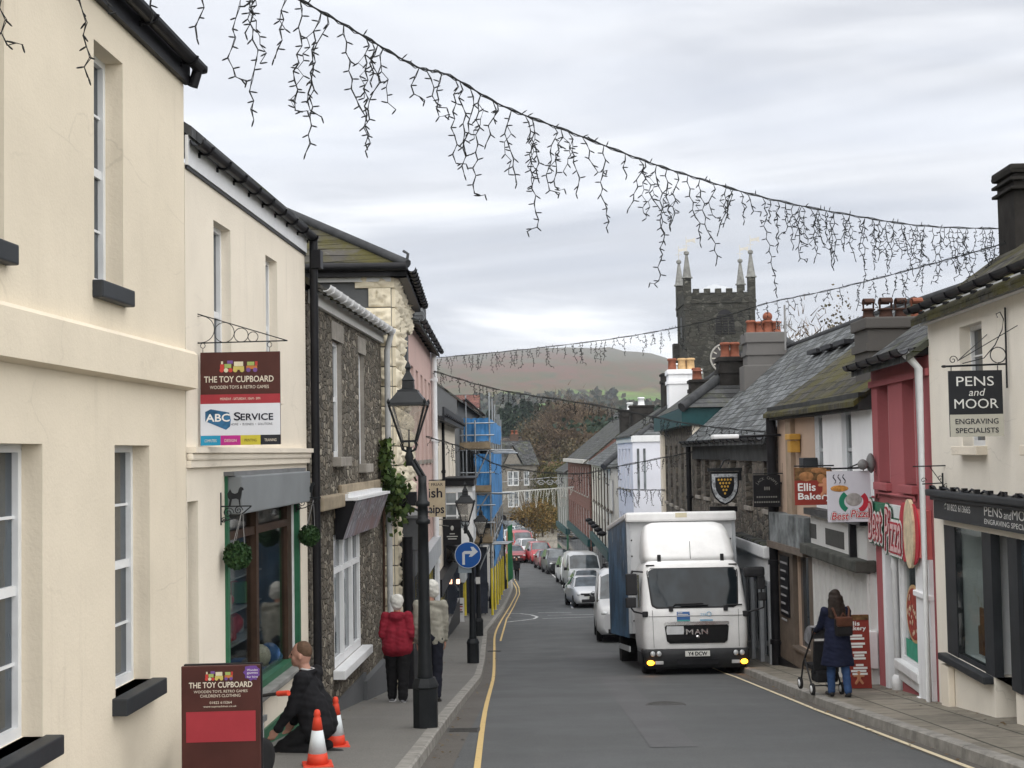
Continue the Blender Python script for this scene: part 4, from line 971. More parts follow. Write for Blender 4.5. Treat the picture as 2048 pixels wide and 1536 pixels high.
z9 = s0 - .2; s = MB().box(.05, F.L - .08, -.1, -.003, -2, z9).build('shopfront', OLDW, h)
b = MB(); n = 9
for i in range(n + 1): xx = .1 + (F.L - .3) * i / n; b.box(xx, xx + .07, -.14, -.1, -1, z9 - .02)
b.box(.1, F.L - .1, -.13, -.1, z9 - .18, z9 - .02); b.box(.1, F.L - .1, -.13, -.1, .75, .83); b.build('panel_mouldings', OLDW, s)
ob = MB(); xx = F.x(1727, 1050); ob.box(xx, xx + .1, -.26, -.148, s0 - .1, s1 + .0); ob.build('sign_end', BLACKP, f)
MB().bbox(o1[0] - .1, o1[0] + .35, -.3, -.02, F.z(1630, 940), F.z(1630, 915), .02).build('alarm_box', DKGREY, h)
MB().box(0, F.L, -.22, -.003, zt - .06, zt + .22).build('eaves_board', M('black_stained_eaves', (.04, .042, .042), .85, .4, 2, .2), h)
rf = roof(h, F.L, zt + .2, 6.2, 2.2, SLATE_M, .3, .0)
SOOT = MATS['soot_black_render']
TP = M('sooty_terracotta', (.05, .025, .018), .9, .35, 6, .2)
chimney(h, F.L - 2.25, F.L - 1.25, .28, 1.4, zt - .2, zt + 1.55, render_mat('sooty_chimney_render', (.085, .08, .075), (.02, .02, .02), .7), [(F.L - 1.75, .42, .2, .10, TP, 'cowl'), (F.L - 1.75, .72, .2, .115, TP, 'cowl'), (F.L - 1.75, .98, .2, .10, TP, 'cowl'), (F.L - 1.75, 1.26, .2, .10, TERRA, 'cowl')], cap=.2)
F = Frame((5.74, 30.4), (5.86, 27.22), gz(29)); RD = F
h = F.thing('tan_house', 'tan rendered house joined to the white one, with dark window shopfront below', 'house')
zt = ztop + (RC.p.z - F.p.z); s1 = F.z(1556, 1022); s0 = F.z(1556, 1078)
wall(h, F.L, -3, zt, 6.2, [(1.6, 2.75, .62, s0 - .22, .1)], TAN_R, .15, gable=2.2)
MB().box(1.15, 1.6, -.1, -.003, s1, zt).build('pilaster', M('tan_stone', (.30, .23, .17), .9, .2, 3, .2), h)
BRP = M('brown_shopfront_paint', (.13, .105, .085), .6, .2, 4)
s = MB().box(.1, 1.5, -.1, -.003, -2, s0).box(2.8, F.L - .02, -.1, -.003, -2, s0).build('shopfront', BRP, h)
MB().box(1.5, 2.8, -.1, -.003, -2, .6).bbox(1.5, 2.8, -.16, -.003, .55, .62, .015).build('stall_riser', BRP, s); MB().box(1.6, 2.75, .04, .05, .62, s0 - .22).build('pane', GLASS, s)
f = MB().box(.05, F.L - .02, -.26, -.003, s0, s1).build('shop_fascia', M('faded_picture_board', (.15, .165, .17), .7, .7, 2.2), h)
MB().box(.0, F.L, -.3, -.003, s0 - .14, s0 - .002).build('cornice', BRP, f)
MB().box(.45, 1.2, -.13, -.101, F.z(1560, 1220), F.z(1560, 1105)).build('menu_board', BLACKP, h)
b = MB(); zz = F.z(1560, 1115)
for k in range(8): b.box(.53, 1.1 - .1 * (k % 3), -.136, -.13, zz - .17 * k - .06, zz - .17 * k - .02)
b.build('menu_lines', M('chalk_grey', (.32, .32, .33), .8, .1), h)
MB().box(.05, F.L, -.14, -.101, -2, .2).build('dark_plinth', BLACKP, h)
MB().box(0, F.L, -.22, -.003, zt - .06, zt + .22).build('eaves_board', MATS['black_stained_eaves'], h)
roof(h, F.L, zt + .2, 6.2, 2.2, SLATE_M, .3, .03)
MB().bbox(1.75, 2.15, -.25, -.02, F.z(1590, 880), F.z(1590, 868), .02).bbox(1.8, 2.1, -.22, -.02, F.z(1590, 905), F.z(1590, 880) - .01, .02).build('alarm_box', M('amber_plastic', (.45, .25, .05), .5, .1), h)
MB().tube([(.4, -.02, F.z(1560, 870)), (.4, -1.0, F.z(1560, 872))], .03, 6).build('street_lamp_arm', BLACKP, h); MB().bbox(.22, .58, -1.5, -.95, F.z(1550, 876), F.z(1550, 868), .03).build('lamp_head', WHITEP, h)
downpipe(h, .1, 0, zt, -.16, BLACKP, .11)
# --- rubble stone bank
F = Frame((5.62, 44), (5.72, 30.5), gz(37)); RE = F
h = F.thing('stone_bank', 'long two storey dark stone building with pale slate roof behind the lorry', 'house')
zt = F.z(1540, 873); wt = F.z(1500, 917); wb = F.z(1500, 1012)
xs = [F.x(px, 965) for px in (1536, 1498, 1467, 1437, 1415, 1398)]
ops = [(x - .45, x + .45, wb, wt) for x in xs]
fx = F.x(1488, 1200); fz_ = F.z(1540, 1110)
wall(h, F.L, -3, zt, 6.2, ops, STONE2, .22, gable=2.75)
for o in ops: window(h, *o, .18, BROWNP, GLASS, 2, 2, .05, True, CONC, so=.06)
f = MB().box(fx, F.L - .1, -.16, -.003, -2, fz_).build('shopfront', GREYP, h)
MB().bbox(fx - .1, F.L, -.34, -.003, fz_, fz_ + .26, .03).box(fx, F.L - .1, -.24, -.003, fz_ - .5, fz_ - .002).build('shop_fascia', WHITEP, f)
b = MB(); n = 4; wl = (F.L - fx - .2) / n
for i in range(n + 1): xx = fx + wl * i; b.box(xx, xx + .16, -.24, -.16, -2, fz_ - .5)
b.build('pilaster', GREYP, f)
b = MB()
for i in range(n): b.box(fx + wl * i + .3, fx + wl * (i + 1) - .16, -.17, -.16, .8, fz_ - .65)
b.build('shop_glass', GLASS, f)
roof(h, F.L, zt + .1, 6.2, 2.75, SLATE_P, .3, .06)
b = MB()
for k in range(3): xx = F.x(1640 + 28 * k, 735, 2.2); b.box(xx - .6, xx + .5, 2.0, 2.3, zt + 2.16 - .02, zt + 2.24)
b.build('skylight', BLACKP, h)
gutter(h, 0, F.L, zt + .0, -.36, BLACKP, .08, 1.)
MB().box(.4, F.L - .2, -.06, -.003, zt - .55, zt - .1).build('dark_board', MATS['black_stained_eaves'], h)
downpipe(h, .12, 0, zt, -.14, BLACKP, .08)
b = MB()
for k in range(24): b.bbox(fx + .05 + k * (F.L - fx - .2) / 24, fx + .05 + (k + .8) * (F.L - fx - .2) / 24, -.32, -.05, fz_ + .262, fz_ + .31 + .02 * (k % 2), .01)
b.build('slate_capping', SLATE, f)
# --- house with dark teal cornice, taller, behind it
F = Frame((6.2, 58), (5.66, 44.1), gz(51)); RG = F
h = F.thing('teal_corniced_house', 'tall stone and cream house with dark teal eaves and big grey chimney stack', 'house')
zt = F.z(1352, 830); Dp = 5.6
ops = [(1.4 + 2.6 * k, 2.5 + 2.6 * k, z0, z1) for k in range(5) for z0, z1 in ((zt - 3.3, zt - 1.1), (zt - 6.5, zt - 4.5))]
wall(h, F.L, -3, zt, Dp, ops, STONE2, .2)
for o in ops: window(h, *o, .16, WHITEP, GLASS, 2, 2, sill=True)
MB().box(F.L + .003, F.L + .06, -.02, Dp, -2, zt - .5).build('side_render', CREAM2, h)
MB().box(0, .9, -.12, -.003, -2, zt - .05).box(1.0, 1.25, -.1, -.003, -2, zt - .05).build('cream_pilasters', CREAM2, h)
e = .35
b = MB(); b.box(-.1, F.L + .2, -e, -.003, zt - .5, zt + .05); b.box(F.L + .06, F.L + .2 , -.003, Dp + .2, zt - .5, zt + .05); b.build('cornice', TEALP, h)
b = MB(); P = [(-e, -e, zt + .06), (F.L + e, -e, zt + .06), (F.L + e, Dp + e, zt + .06), (-e, Dp + e, zt + .06), (2.8, Dp / 2 + .3, zt + 2.5), (F.L - 2.6, Dp / 2 + .3, zt + 2.5)]
b.add(P, [(0, 1, 5, 4), (1, 2, 5), (2, 3, 4, 5), (3, 0, 4), (3, 2, 1, 0)], False); rf = b.build('roof', SLATE, h)
b = MB(); b.tube([P[1], P[5]], .16, 8); b.tube([P[5], P[4]], .14, 8); b.tube([P[2], P[5]], .14, 8); b.tube([P[0], P[4]], .14, 8); b.build('hip_tiles', RIDGEM, rf)
GRC = render_mat('grey_cement_render', (.13, .125, .12), (.05, .05, .05), .6)
cx0 = F.L + .1; zc1 = F.z(1500, 676, 2.0)
yy0 = 1.62; chimney(h, F.L + .1, F.L + 1.2, yy0, yy0 + 1.15, zt - 1.4, zc1, GRC, [(F.L + .65, yy0 + .2 + .26 * k, .42 - .04 * (k % 2), .14, TERRA, 'ball' if k == 2 else '') for k in range(4)], cap=.32)
MB().bbox(F.L + .05, F.L + 1.25, yy0 - .12, yy0 + 1.27, zt - 1.4, zc1 - 1.0, .04).build('chimney_base', GRC, h)
chimney(h, F.L - 1.6, F.L - .5, .95, 1.75, zt + .4, zc1 - .62, SOOT, [(F.L - 1.05, 1.2, .5, .15, TERRA, ''), (F.L - 1.05, 1.5, .5, .15, TERRA, '')], cap=.15)
chimney(h, .1, 1.4, .2, 1.5, zt - .3, F.z(1340, 748, .5), WHITE_R, [(.7, .4, .5, .17, TERRA, ''), (.7, .8, .5, .17, BUFFP, ''), (.7, 1.15, .5, .17, BUFFP, '')], cap=.2)
chimney(h, 2.4, 3.4, .9, 1.7, zt + .2, F.z(1378, 758, .8), SOOT, [(2.7, 1.2, .5, .17, TERRA, ''), (3.1, 1.2, .4, .17, TERRA, '')], cap=.12)
# --- white side-on house, half timbered, brick, slim
F = Frame((5.66, 76), (5.62, 66), gz(70)); RH = F
zt = F.z(1264, 872)
LAV = render_mat('bluish_white_render', (.70, .71, .78), (.3, .3, .33), .25)
h = rowhouse('white_gabled_house', 'bluish white house whose blank side wall faces up the street', F, zt, LAV, [(zt - 2.6, zt - .6), (zt - 6.0, zt - 3.9)], [1, 3.2, 5.4, 7.6], 1.0, D=5, rise=1.6, over=.15, shop=(GREYP, 2.6, GREYP), gable=False)
MB().box(-.05, F.L + .06, -.06, -.003, zt - .3, zt).box(F.L + .003, F.L + .07, 0, 5, zt - .28, zt + .02).build('cornice', WHITEP, h)
b = MB()
for k in range(2):
    for zz in (zt - 2.5, zt - 5.9): b.box(F.L + .004, F.L + .03, .2 + .3 * k, .31 + .3 * k, zz, zz + 1.9)
b.build('side_windows', GLASS_L, h)
chimney(h, 4, 5.4, 2, 3.4, zt + 1, zt + 3.2, SOOT, [(4.4, 2.6, .5, .2, WHITEP, ''), (5, 2.6, .5, .2, WHITEP, '')]); chimney(h, 8.5, 9.6, 2.2, 3.2, zt + .8, zt + 2.6, M('red_brick_stack', (.2, .08, .05), .9, .3, 5), [(9, 2.7, .5, .18, TERRA, '')])
F = Frame((5.45, 98), (5.3, 77), gz(87)); RI = F
zt = F.z(1200, 930); TW = render_mat('off_white_render', (.70, .68, .62), amt=.4)
h = rowhouse('half_timbered_house', 'off-white tall house with dark window bars and a slate hipped roof', F, zt, TW, [(zt - 2.5, zt - .7), (zt - 5.6, zt - 3.2)], [1 + 3.1 * k for k in range(7)], 1.5, D=6, rise=0, shop=(DKGREY, 2.8, TEALP))
b = MB(); L = F.L; P = [(-.4, -.4, zt), (L + .4, -.4, zt), (L + .4, 6.4, zt), (-.4, 6.4, zt), (4, 2.6, zt + 2.3), (L - 4, 2.6, zt + 2.3)]
b.add(P, [(0, 1, 5, 4), (1, 2, 5), (2, 3, 4, 5), (3, 0, 4), (3, 2, 1, 0)], False); b.build('roof', SLATE_P, h)
b = MB(); b.tube([P[1], P[5]], .17, 6); b.tube([P[5], P[4]], .17, 6); b.tube([P[2], P[5]], .17, 6); b.build('hip_tiles', RIDGEM, h)
b = MB(); rr = random.Random(4)
for k in range(7):
    for zz in (zt - 2.5, zt - 5.6): b.box(1.0 + 3.1 * k + 1.6, 1.0 + 3.1 * k + 2.9, -.06, -.003, zz, zz + .12)
    b.box(.2 + 3.1 * k, .35 + 3.1 * k, -.06, -.003, zt - 6, zt - .2)
b.build('timber_frame', BROWNP, h)
b = MB()
for k in range(5): b.lathe([(.05, 0), (.25, .08), (.28, .2), (.1, .3)], 10, (2 + 4 * k, -.35, 2.9 + .6))
b.build('hanging_lamps', BLACKP, h)
for k, xx in enumerate((3, 12)): chimney(h, xx, xx + 1.2, 1.8, 3.2, zt + 1, zt + 3.6, SOOT, [(xx + .6, 2.5, .5, .2, WHITEP, '')])
BRICK = stone_mat('red_brick', [(.13, .055, .045), (.19, .085, .07), (.16, .08, .065)], (.19, .15, .13), (5, 5, 9), .4)
F = Frame((4.9, 126), (5.3, 98.2), gz(112)); RJ = F
zt = F.z(1150, 918)
h = rowhouse('red_brick_house', 'red brick house with white sash windows and steep dark roof', F, zt, BRICK, [(zt - 2.6, zt - .6), (zt - 6, zt - 3.6)], [1.2 + 3 * k for k in range(9)], 1.5, D=8, rise=3.2, over=.4, rm=SLATE, shop=(DKGREY, 3, TEALP))
MB().box(0, F.L, -.45, -.003, zt - .25, zt + .02).build('bargeboard', M('dull_white', (.45, .44, .42), .8, .2), h)
F = Frame((4.4, 142), (4.8, 126.2), gz(134)); RK = F
zt = F.z(1124, 942)
h = rowhouse('slim_grey_house', 'slim grey house with pale window strips at the far end of the terrace', F, zt, M('grey_green_render', (.22, .23, .21), .9, .2), [(zt - 2.4, zt - .6), (zt - 5.6, zt - 3.4)], [1 + 3.4 * k for k in range(4)], 1.8, D=7, rise=2.2, shop=(GREENP, 2.8, TEALP))
# ---------------------------------------------------------------- church tower
t = thing('church_tower', 'dark stone church tower with four pinnacles, gold vanes and a clock', 'tower', (18.9, 129, -11.5), radians(0))
Z0 = 11.5; hw = 3.15; zp = 14.4 + Z0; zs = 13.2 + Z0
b = MB()
b.box(-hw, hw, -hw, hw, 0, zs); b.box(-hw - .12, hw + .12, -hw - .12, hw + .12, zs, zs + .25); b.box(-hw - .1, hw + .1, -hw - .1, hw + .1, zs - 6.2, zs - 6.0)
b.box(-hw, hw, -hw, -hw + .35, zs + .25, zp - .3); b.box(-hw, hw, hw - .35, hw, zs + .25, zp - .3); b.box(-hw, -hw + .35, -hw + .35, hw - .35, zs + .25, zp - .3); b.box(hw - .35, hw, -hw + .35, hw - .35, zs + .25, zp - .3)
for k in range(5):
    x = -hw + .75 + k * 1.0
    for (y0, y1) in ((-hw, -hw + .35), (hw - .35, hw)): b.box(x, x + .55, y0, y1, zp - .3, zp + .12)
    for (x0, x1) in ((-hw, -hw + .35), (hw - .35, hw)): b.box(x0, x1, x, x + .55, zp - .3, zp + .12)
b.build('wall', TOWER_ST, t)
b = MB(); b.box(-hw - .3, -hw + .5, -hw - .3, -hw + .5, 0, zs - 7); b.box(hw - .5, hw + .35, -hw - .35, -hw + .5, 0, zs - 3.2); b.box(-hw - .5, -hw, hw - 1, hw + .3, 0, zs - 3.2); b.box(-hw - .7, -hw, hw - .9, hw + .3, 0, zs - 8); b.build('buttress', TOWER_ST, t)
VANE = M('pale_vane', (.5, .48, .44), .5, .1, 3)
for sx in (-1, 1):
    for sy in (-1, 1):
        cx, cy = sx * (hw - .25), sy * (hw - .25)
        MB().box(cx - .33, cx + .33, cy - .33, cy + .33, zs - .6, zp + 1.095).build('pinnacle_shaft', TOWER_ST, t)
        p = MB().lathe([(.52, 0), (.5, .12), (.4, .15), (.12, 2.1), (.24, 2.2), (.24, 2.4), (.1, 2.5)], 8, (cx, cy, zp + 1.1), False).build('pinnacle', M('pinnacle_stone', (.19, .19, .18), .9, .35, 3, .4), t)
        v = MB().tube([(cx, cy, zp + 3.5), (cx, cy, zp + 4.9)], .035, 6)
        v.prism([(cx, zp + 4.35), (cx + .5, zp + 4.45), (cx + .85, zp + 4.3), (cx + .8, zp + 4.55), (cx + .85, zp + 4.8), (cx + .5, zp + 4.68), (cx, zp + 4.62)], cy - .02, cy + .02); v.box(cx - .3, cx + .3, cy - .02, cy + .02, zp + 4.05, zp + 4.1)
        v.build('weather_vane', VANE, p)
b = MB(); b.add([(-hw + .4, -hw + .4, zp - .2), (hw - .4, -hw + .4, zp - .2), (hw - .4, hw - .4, zp - .2), (-hw + .4, hw - .4, zp - .2), (0, 0, zp + .9)], [(0, 1, 4), (1, 2, 4), (2, 3, 4), (3, 0, 4)]); b.build('lead_roof', M('pale_lead', (.4, .42, .44), .5, .1), t)
def arch(cx, z0, z1, hwid, n=8):
    P = [(cx - hwid, z0), (cx - hwid, z1 - hwid * 1.4)]
    for i in range(1, n): a = i / n; P.append((cx - hwid + hwid * (1 - cos(a * pi / 2)), z1 - hwid * 1.4 + hwid * 1.4 * sin(a * pi / 2)))
    P.append((cx, z1)); P += [(2 * cx - x, z) for x, z in reversed(P[:-1])]
    return P
lz0 = Z0 + (898 - 668) / 2800 * 126; lz1 = Z0 + (898 - 620) / 2800 * 126 + .1
w = MB().prism(arch(.4, lz0, lz1, .85), -hw - .03, -hw - .002).build('belfry_window', BLACKP, t)
b = MB()
for k in range(8): z = lz0 + .1 + k * .23; b.box(-.38, 1.18, -hw - .12, -hw - .031, z, z + .06)
for x in (.1, .64): b.box(x, x + .09, -hw - .15, -hw - .031, lz0, lz1 - .7)
b.build('louvres', TOWER_ST, w)
w = MB().box(-hw - .02, -hw - .001, -.55, .55, lz0, lz1 - .4).build('side_window', BLACKP, t)
MB().box(-hw + .9, -hw + 1.5, -hw - .05, -hw - .002, lz0 - 6, lz0 - 3).box(-hw + 1.05, -hw + 1.35, -hw - .09, -hw - .051, lz0 - 5.8, lz0 - 3.2).build('stair_slit', M('slit_stone', (.16, .16, .14), .9, .3), t)
cz = Z0 + (898 - 716) / 2800 * 126; cx = .3
R_ = 1.28
ck = MB().tube([(cx + R_ * cos(a), -hw - .08, cz + R_ * sin(a)) for a in [2 * pi * i / 36 for i in range(36)]], .09, 6, closed=True).build('clock', M('clock_rim', (.30, .29, .27), .6, .2), t)
MB().prism([(cx + R_ * cos(2 * pi * i / 36), cz + R_ * sin(2 * pi * i / 36)) for i in range(36)], -hw - .06, -hw - .002).build('dial', M('clock_dial', (.055, .05, .05), .6, .2), ck)
b = MB()
for k in range(12):
    a = pi / 2 - k * pi / 6; m4 = Matrix.Translation((cx + cos(a) * 1.0, -hw - .08, cz + sin(a) * 1.0)) @ Matrix.Rotation(-a + pi / 2, 4, 'Y'); b.box(-.055, .055, -.012, .012, -.17, .17, m4)
for ang, ln in ((radians(-35), .85), (radians(75), .6)):
    m4 = Matrix.Translation((cx, -hw - .11, cz)) @ Matrix.Rotation(-ang + pi / 2, 4, 'Y'); b.box(-.045, .045, -.012, .012, -.15, ln, m4)
b.build('numerals_and_hands', M('clock_gilt', (.38, .36, .32), .5, .1), ck)
# ---------------------------------------------------------------- houses at the bottom of the street
F = Frame((-3.6, 190), (3.2, 192), gz(190))
zt = F.z(1010, 928)
h = F.thing('stone_villa', 'grey stone house with small gable closing the bottom of the street', 'house')
ops = []
for x in (1.1, 2.9, 3.7, 5.2):
    ops += [(x, x + .8, zt - 3.0, zt - 1.0), (x, x + .8, zt - 5.9, zt - 3.7)]
GST = stone_mat('grey_green_stone', [(.14, .13, .11), (.22, .20, .17), (.18, .17, .15)], (.2, .19, .17), (3, 3, 5), .5)
wall(h, F.L, -3, zt, 8, ops, GST, .15, gable=3)
for o in ops: window(h, *o, .1, WHITEP, GLASS_L, 2, 2, .12)
roof(h, F.L, zt, 8, 3.0, SLATE, .3, .3)
b = MB(); b.prism([(2.3, zt - .2), (4.9, zt - .2), (3.6, zt + 2.4)], -.15, 3); b.build('front_gable', GST, h); b = MB(); b.quad((2.0, -.35, zt - .3), (3.6, -.35, zt + 2.6), (3.6, 4, zt + 2.6), (2.0, 4, zt - .3)); b.quad((5.2, -.35, zt - .3), (3.6, -.35, zt + 2.6), (3.6, 4, zt + 2.6), (5.2, 4, zt - .3)); b.build('gable_roof', SLATE, h)
MB().box(-.05, F.L + .05, -.15, -.003, zt - 6.6, zt - 6.35).build('string_course', GST, h)
b = MB()
for k in range(5): b.prism(arch(.9 + 1.3 * k, zt - 8.6, zt - 6.9, .42), -.05, -.002)
b.build('arcade', BLACKP, h)
F = Frame((-4.2, 205), (1.0, 205), gz(205)); zt = F.z(1010, 930)
h = F.thing('dark_roofed_house', 'dark steep roofed house with tall brown chimney behind the scaffolding', 'house')
wall(h, F.L, -3, zt, 7, [(2, 3, zt - 2.4, zt - .8)], GST, .15, gable=4); window(h, 2, 3, zt - 2.4, zt - .8, .1); roof(h, F.L, zt, 7, 4.0, slate_mat('brown_slate', (.07, .06, .052)), .3, .3)
chimney(h, 3.8, 5.0, 2.6, 3.6, zt + 2, F.z(1031, 868), M('brown_stack', (.09, .06, .045), .9, .3), [(4.1, 3, .6, .2, TERRA, ''), (4.7, 3, .6, .2, TERRA, '')])
F = Frame((3.0, 200), (5.6, 196), gz(198)); zt = F.z(1062, 960)
h = F.thing('brown_roofed_house', 'brown roofed house half hidden by the bare brown trees', 'house')
wall(h, F.L, -3, zt, 6, [(1, 2, zt - 2, zt - .6)], M('brown_wall', (.2, .13, .09), .9, .2), .15, gable=2.5); window(h, 1, 2, zt - 2, zt - .6, .1); roof(h, F.L, zt, 6, 2.6, slate_mat('rust_slate', (.12, .07, .045)), .3, .3)
F = Frame((-12, 260), (-6.4, 260), gz(260)); zt = F.z(920, 815)
h = F.thing('red_roofed_house', 'distant house with a dull red roof above the blue sheeting', 'house')
wall(h, F.L, -1, zt, 8, [(2, 3, zt - 2.4, zt - .8)], CREAM2, .15, gable=2.4); window(h, 2, 3, zt - 2.4, zt - .8, .1); roof(h, F.L, zt, 8, 2.4, slate_mat('dull_red_roof', (.14, .06, .05)), .3, .3)
F = Frame((16.5, 230), (25, 226), gz(230)); zt = F.z(1270, 835)
h = F.thing('white_villa', 'distant white house with many windows left of the white chimney', 'house')
wall(h, F.L, -1, zt, 8, [(1 + 1.6 * k, 1.9 + 1.6 * k, zt - 2.2, zt - .7) for k in range(4)], WHITE_R, .15, gable=1.5)
for k in range(4): window(h, 1 + 1.6 * k, 1.9 + 1.6 * k, zt - 2.2, zt - .7, .1)
roof(h, F.L, zt, 8, 1.5, SLATE, .3, .3)
# ---------------------------------------------------------------- moor and fields
RIDGE = [(-900, 70), (-420, 118), (-150, 133), (-100, 137), (-18, 144), (40, 149), (90, 150), (128, 149.5), (146, 149), (158, 143), (190, 140), (218, 132), (250, 120), (330, 98), (700, 60), (1200, 40)]
YP = [(200, -13), (300, -12), (420, -8), (700, 10), (1000, 27), (1250, 50), (1650, 98), (1850, 130), (2000, 149), (2080, 146), (2600, 110)]
def hill_h(X, Y):
    r = lerp_tab(RIDGE, X * 2000 / max(Y, 600)) / 149
    z = lerp_tab(YP, Y); k = max(0, min(1, (Y - 500) / 1200))
    z = z * (1 - k) + z * r * k
    a = min(1, (Y - 260) / 600)
    return z + a * (6 * mnoise.noise(Vector((X / 160, Y / 160, 1))) + 2.5 * mnoise.noise(Vector((X / 45, Y / 45, 4))) + 1.1 * mnoise.noise(Vector((X / 14, Y / 14, 8))) * (1 if Y > 1500 else .4))
b = MB(); Ys = [230 + (2600 - 230) * (i / 150) ** 1.15 for i in range(151)]; Xs = [-1000 + 20 * i for i in range(96)]
vs = [(x, y, hill_h(x, y)) for y in Ys for x in Xs]; k = len(Xs)
b.add(vs, [(i * k + j, i * k + j + 1, (i + 1) * k + j + 1, (i + 1) * k + j) for i in range(len(Ys) - 1) for j in range(k - 1)], True)
m, t_, bs = nodes_of('moorland'); v = tcoord(t_); sp = N(t_, 'ShaderNodeSeparateXYZ'); Lk(t_, v, sp.inputs[0])
vo = N(t_, 'ShaderNodeTexVoronoi', feature='F1'); Lk(t_, tcoord(t_, (.011, .007, 0)), vo.inputs[0]); vo.inputs['Scale'].default_value = 1; s3 = N(t_, 'ShaderNodeSeparateColor'); Lk(t_, vo.outputs['Color'], s3.inputs[0])
ve = N(t_, 'ShaderNodeTexVoronoi', feature='DISTANCE_TO_EDGE'); Lk(t_, tcoord(t_, (.011, .007, 0)), ve.inputs[0]); ve.inputs['Scale'].default_value = 1
rp = N(t_, 'ShaderNodeValToRGB'); Lk(t_, s3.outputs[0], rp.inputs[0]); el = rp.color_ramp.elements; el.new(.5); el.new(.75)
for i, c in enumerate(((.06, .11, .03), (.12, .20, .05), (.085, .14, .05), (.17, .22, .07))): el[i].color = (*c, 1); el[i].position = i / 3
fld = tmix(t_, trange(t_, ve.outputs[0], .03, .06), (.018, .025, .015), rp.outputs[0])
n1 = tnoise(t_, tcoord(t_, (.012, .005, .02)), 1, 6, .65, .6); n2 = tnoise(t_, tcoord(t_, (.05, .015, .05)), 1, 6, .7)
moor = tmix(t_, trange(t_, n1, .38, .62), (.125, .072, .056), (.085, .078, .045)); moor = tmix(t_, trange(t_, n2, .5, .7), moor, (.07, .085, .05))
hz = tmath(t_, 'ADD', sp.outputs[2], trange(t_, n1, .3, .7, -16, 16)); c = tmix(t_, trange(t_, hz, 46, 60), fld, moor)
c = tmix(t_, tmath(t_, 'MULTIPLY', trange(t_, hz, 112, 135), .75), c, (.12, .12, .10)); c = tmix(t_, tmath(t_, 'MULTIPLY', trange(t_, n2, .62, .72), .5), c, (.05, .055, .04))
Lk(t_, c, bs.inputs['Base Color']); bs.inputs['Roughness'].default_value = 1; bs.inputs['Specular IOR Level'].default_value = .05
b.build('hill', m)['kind'] = 'structure'
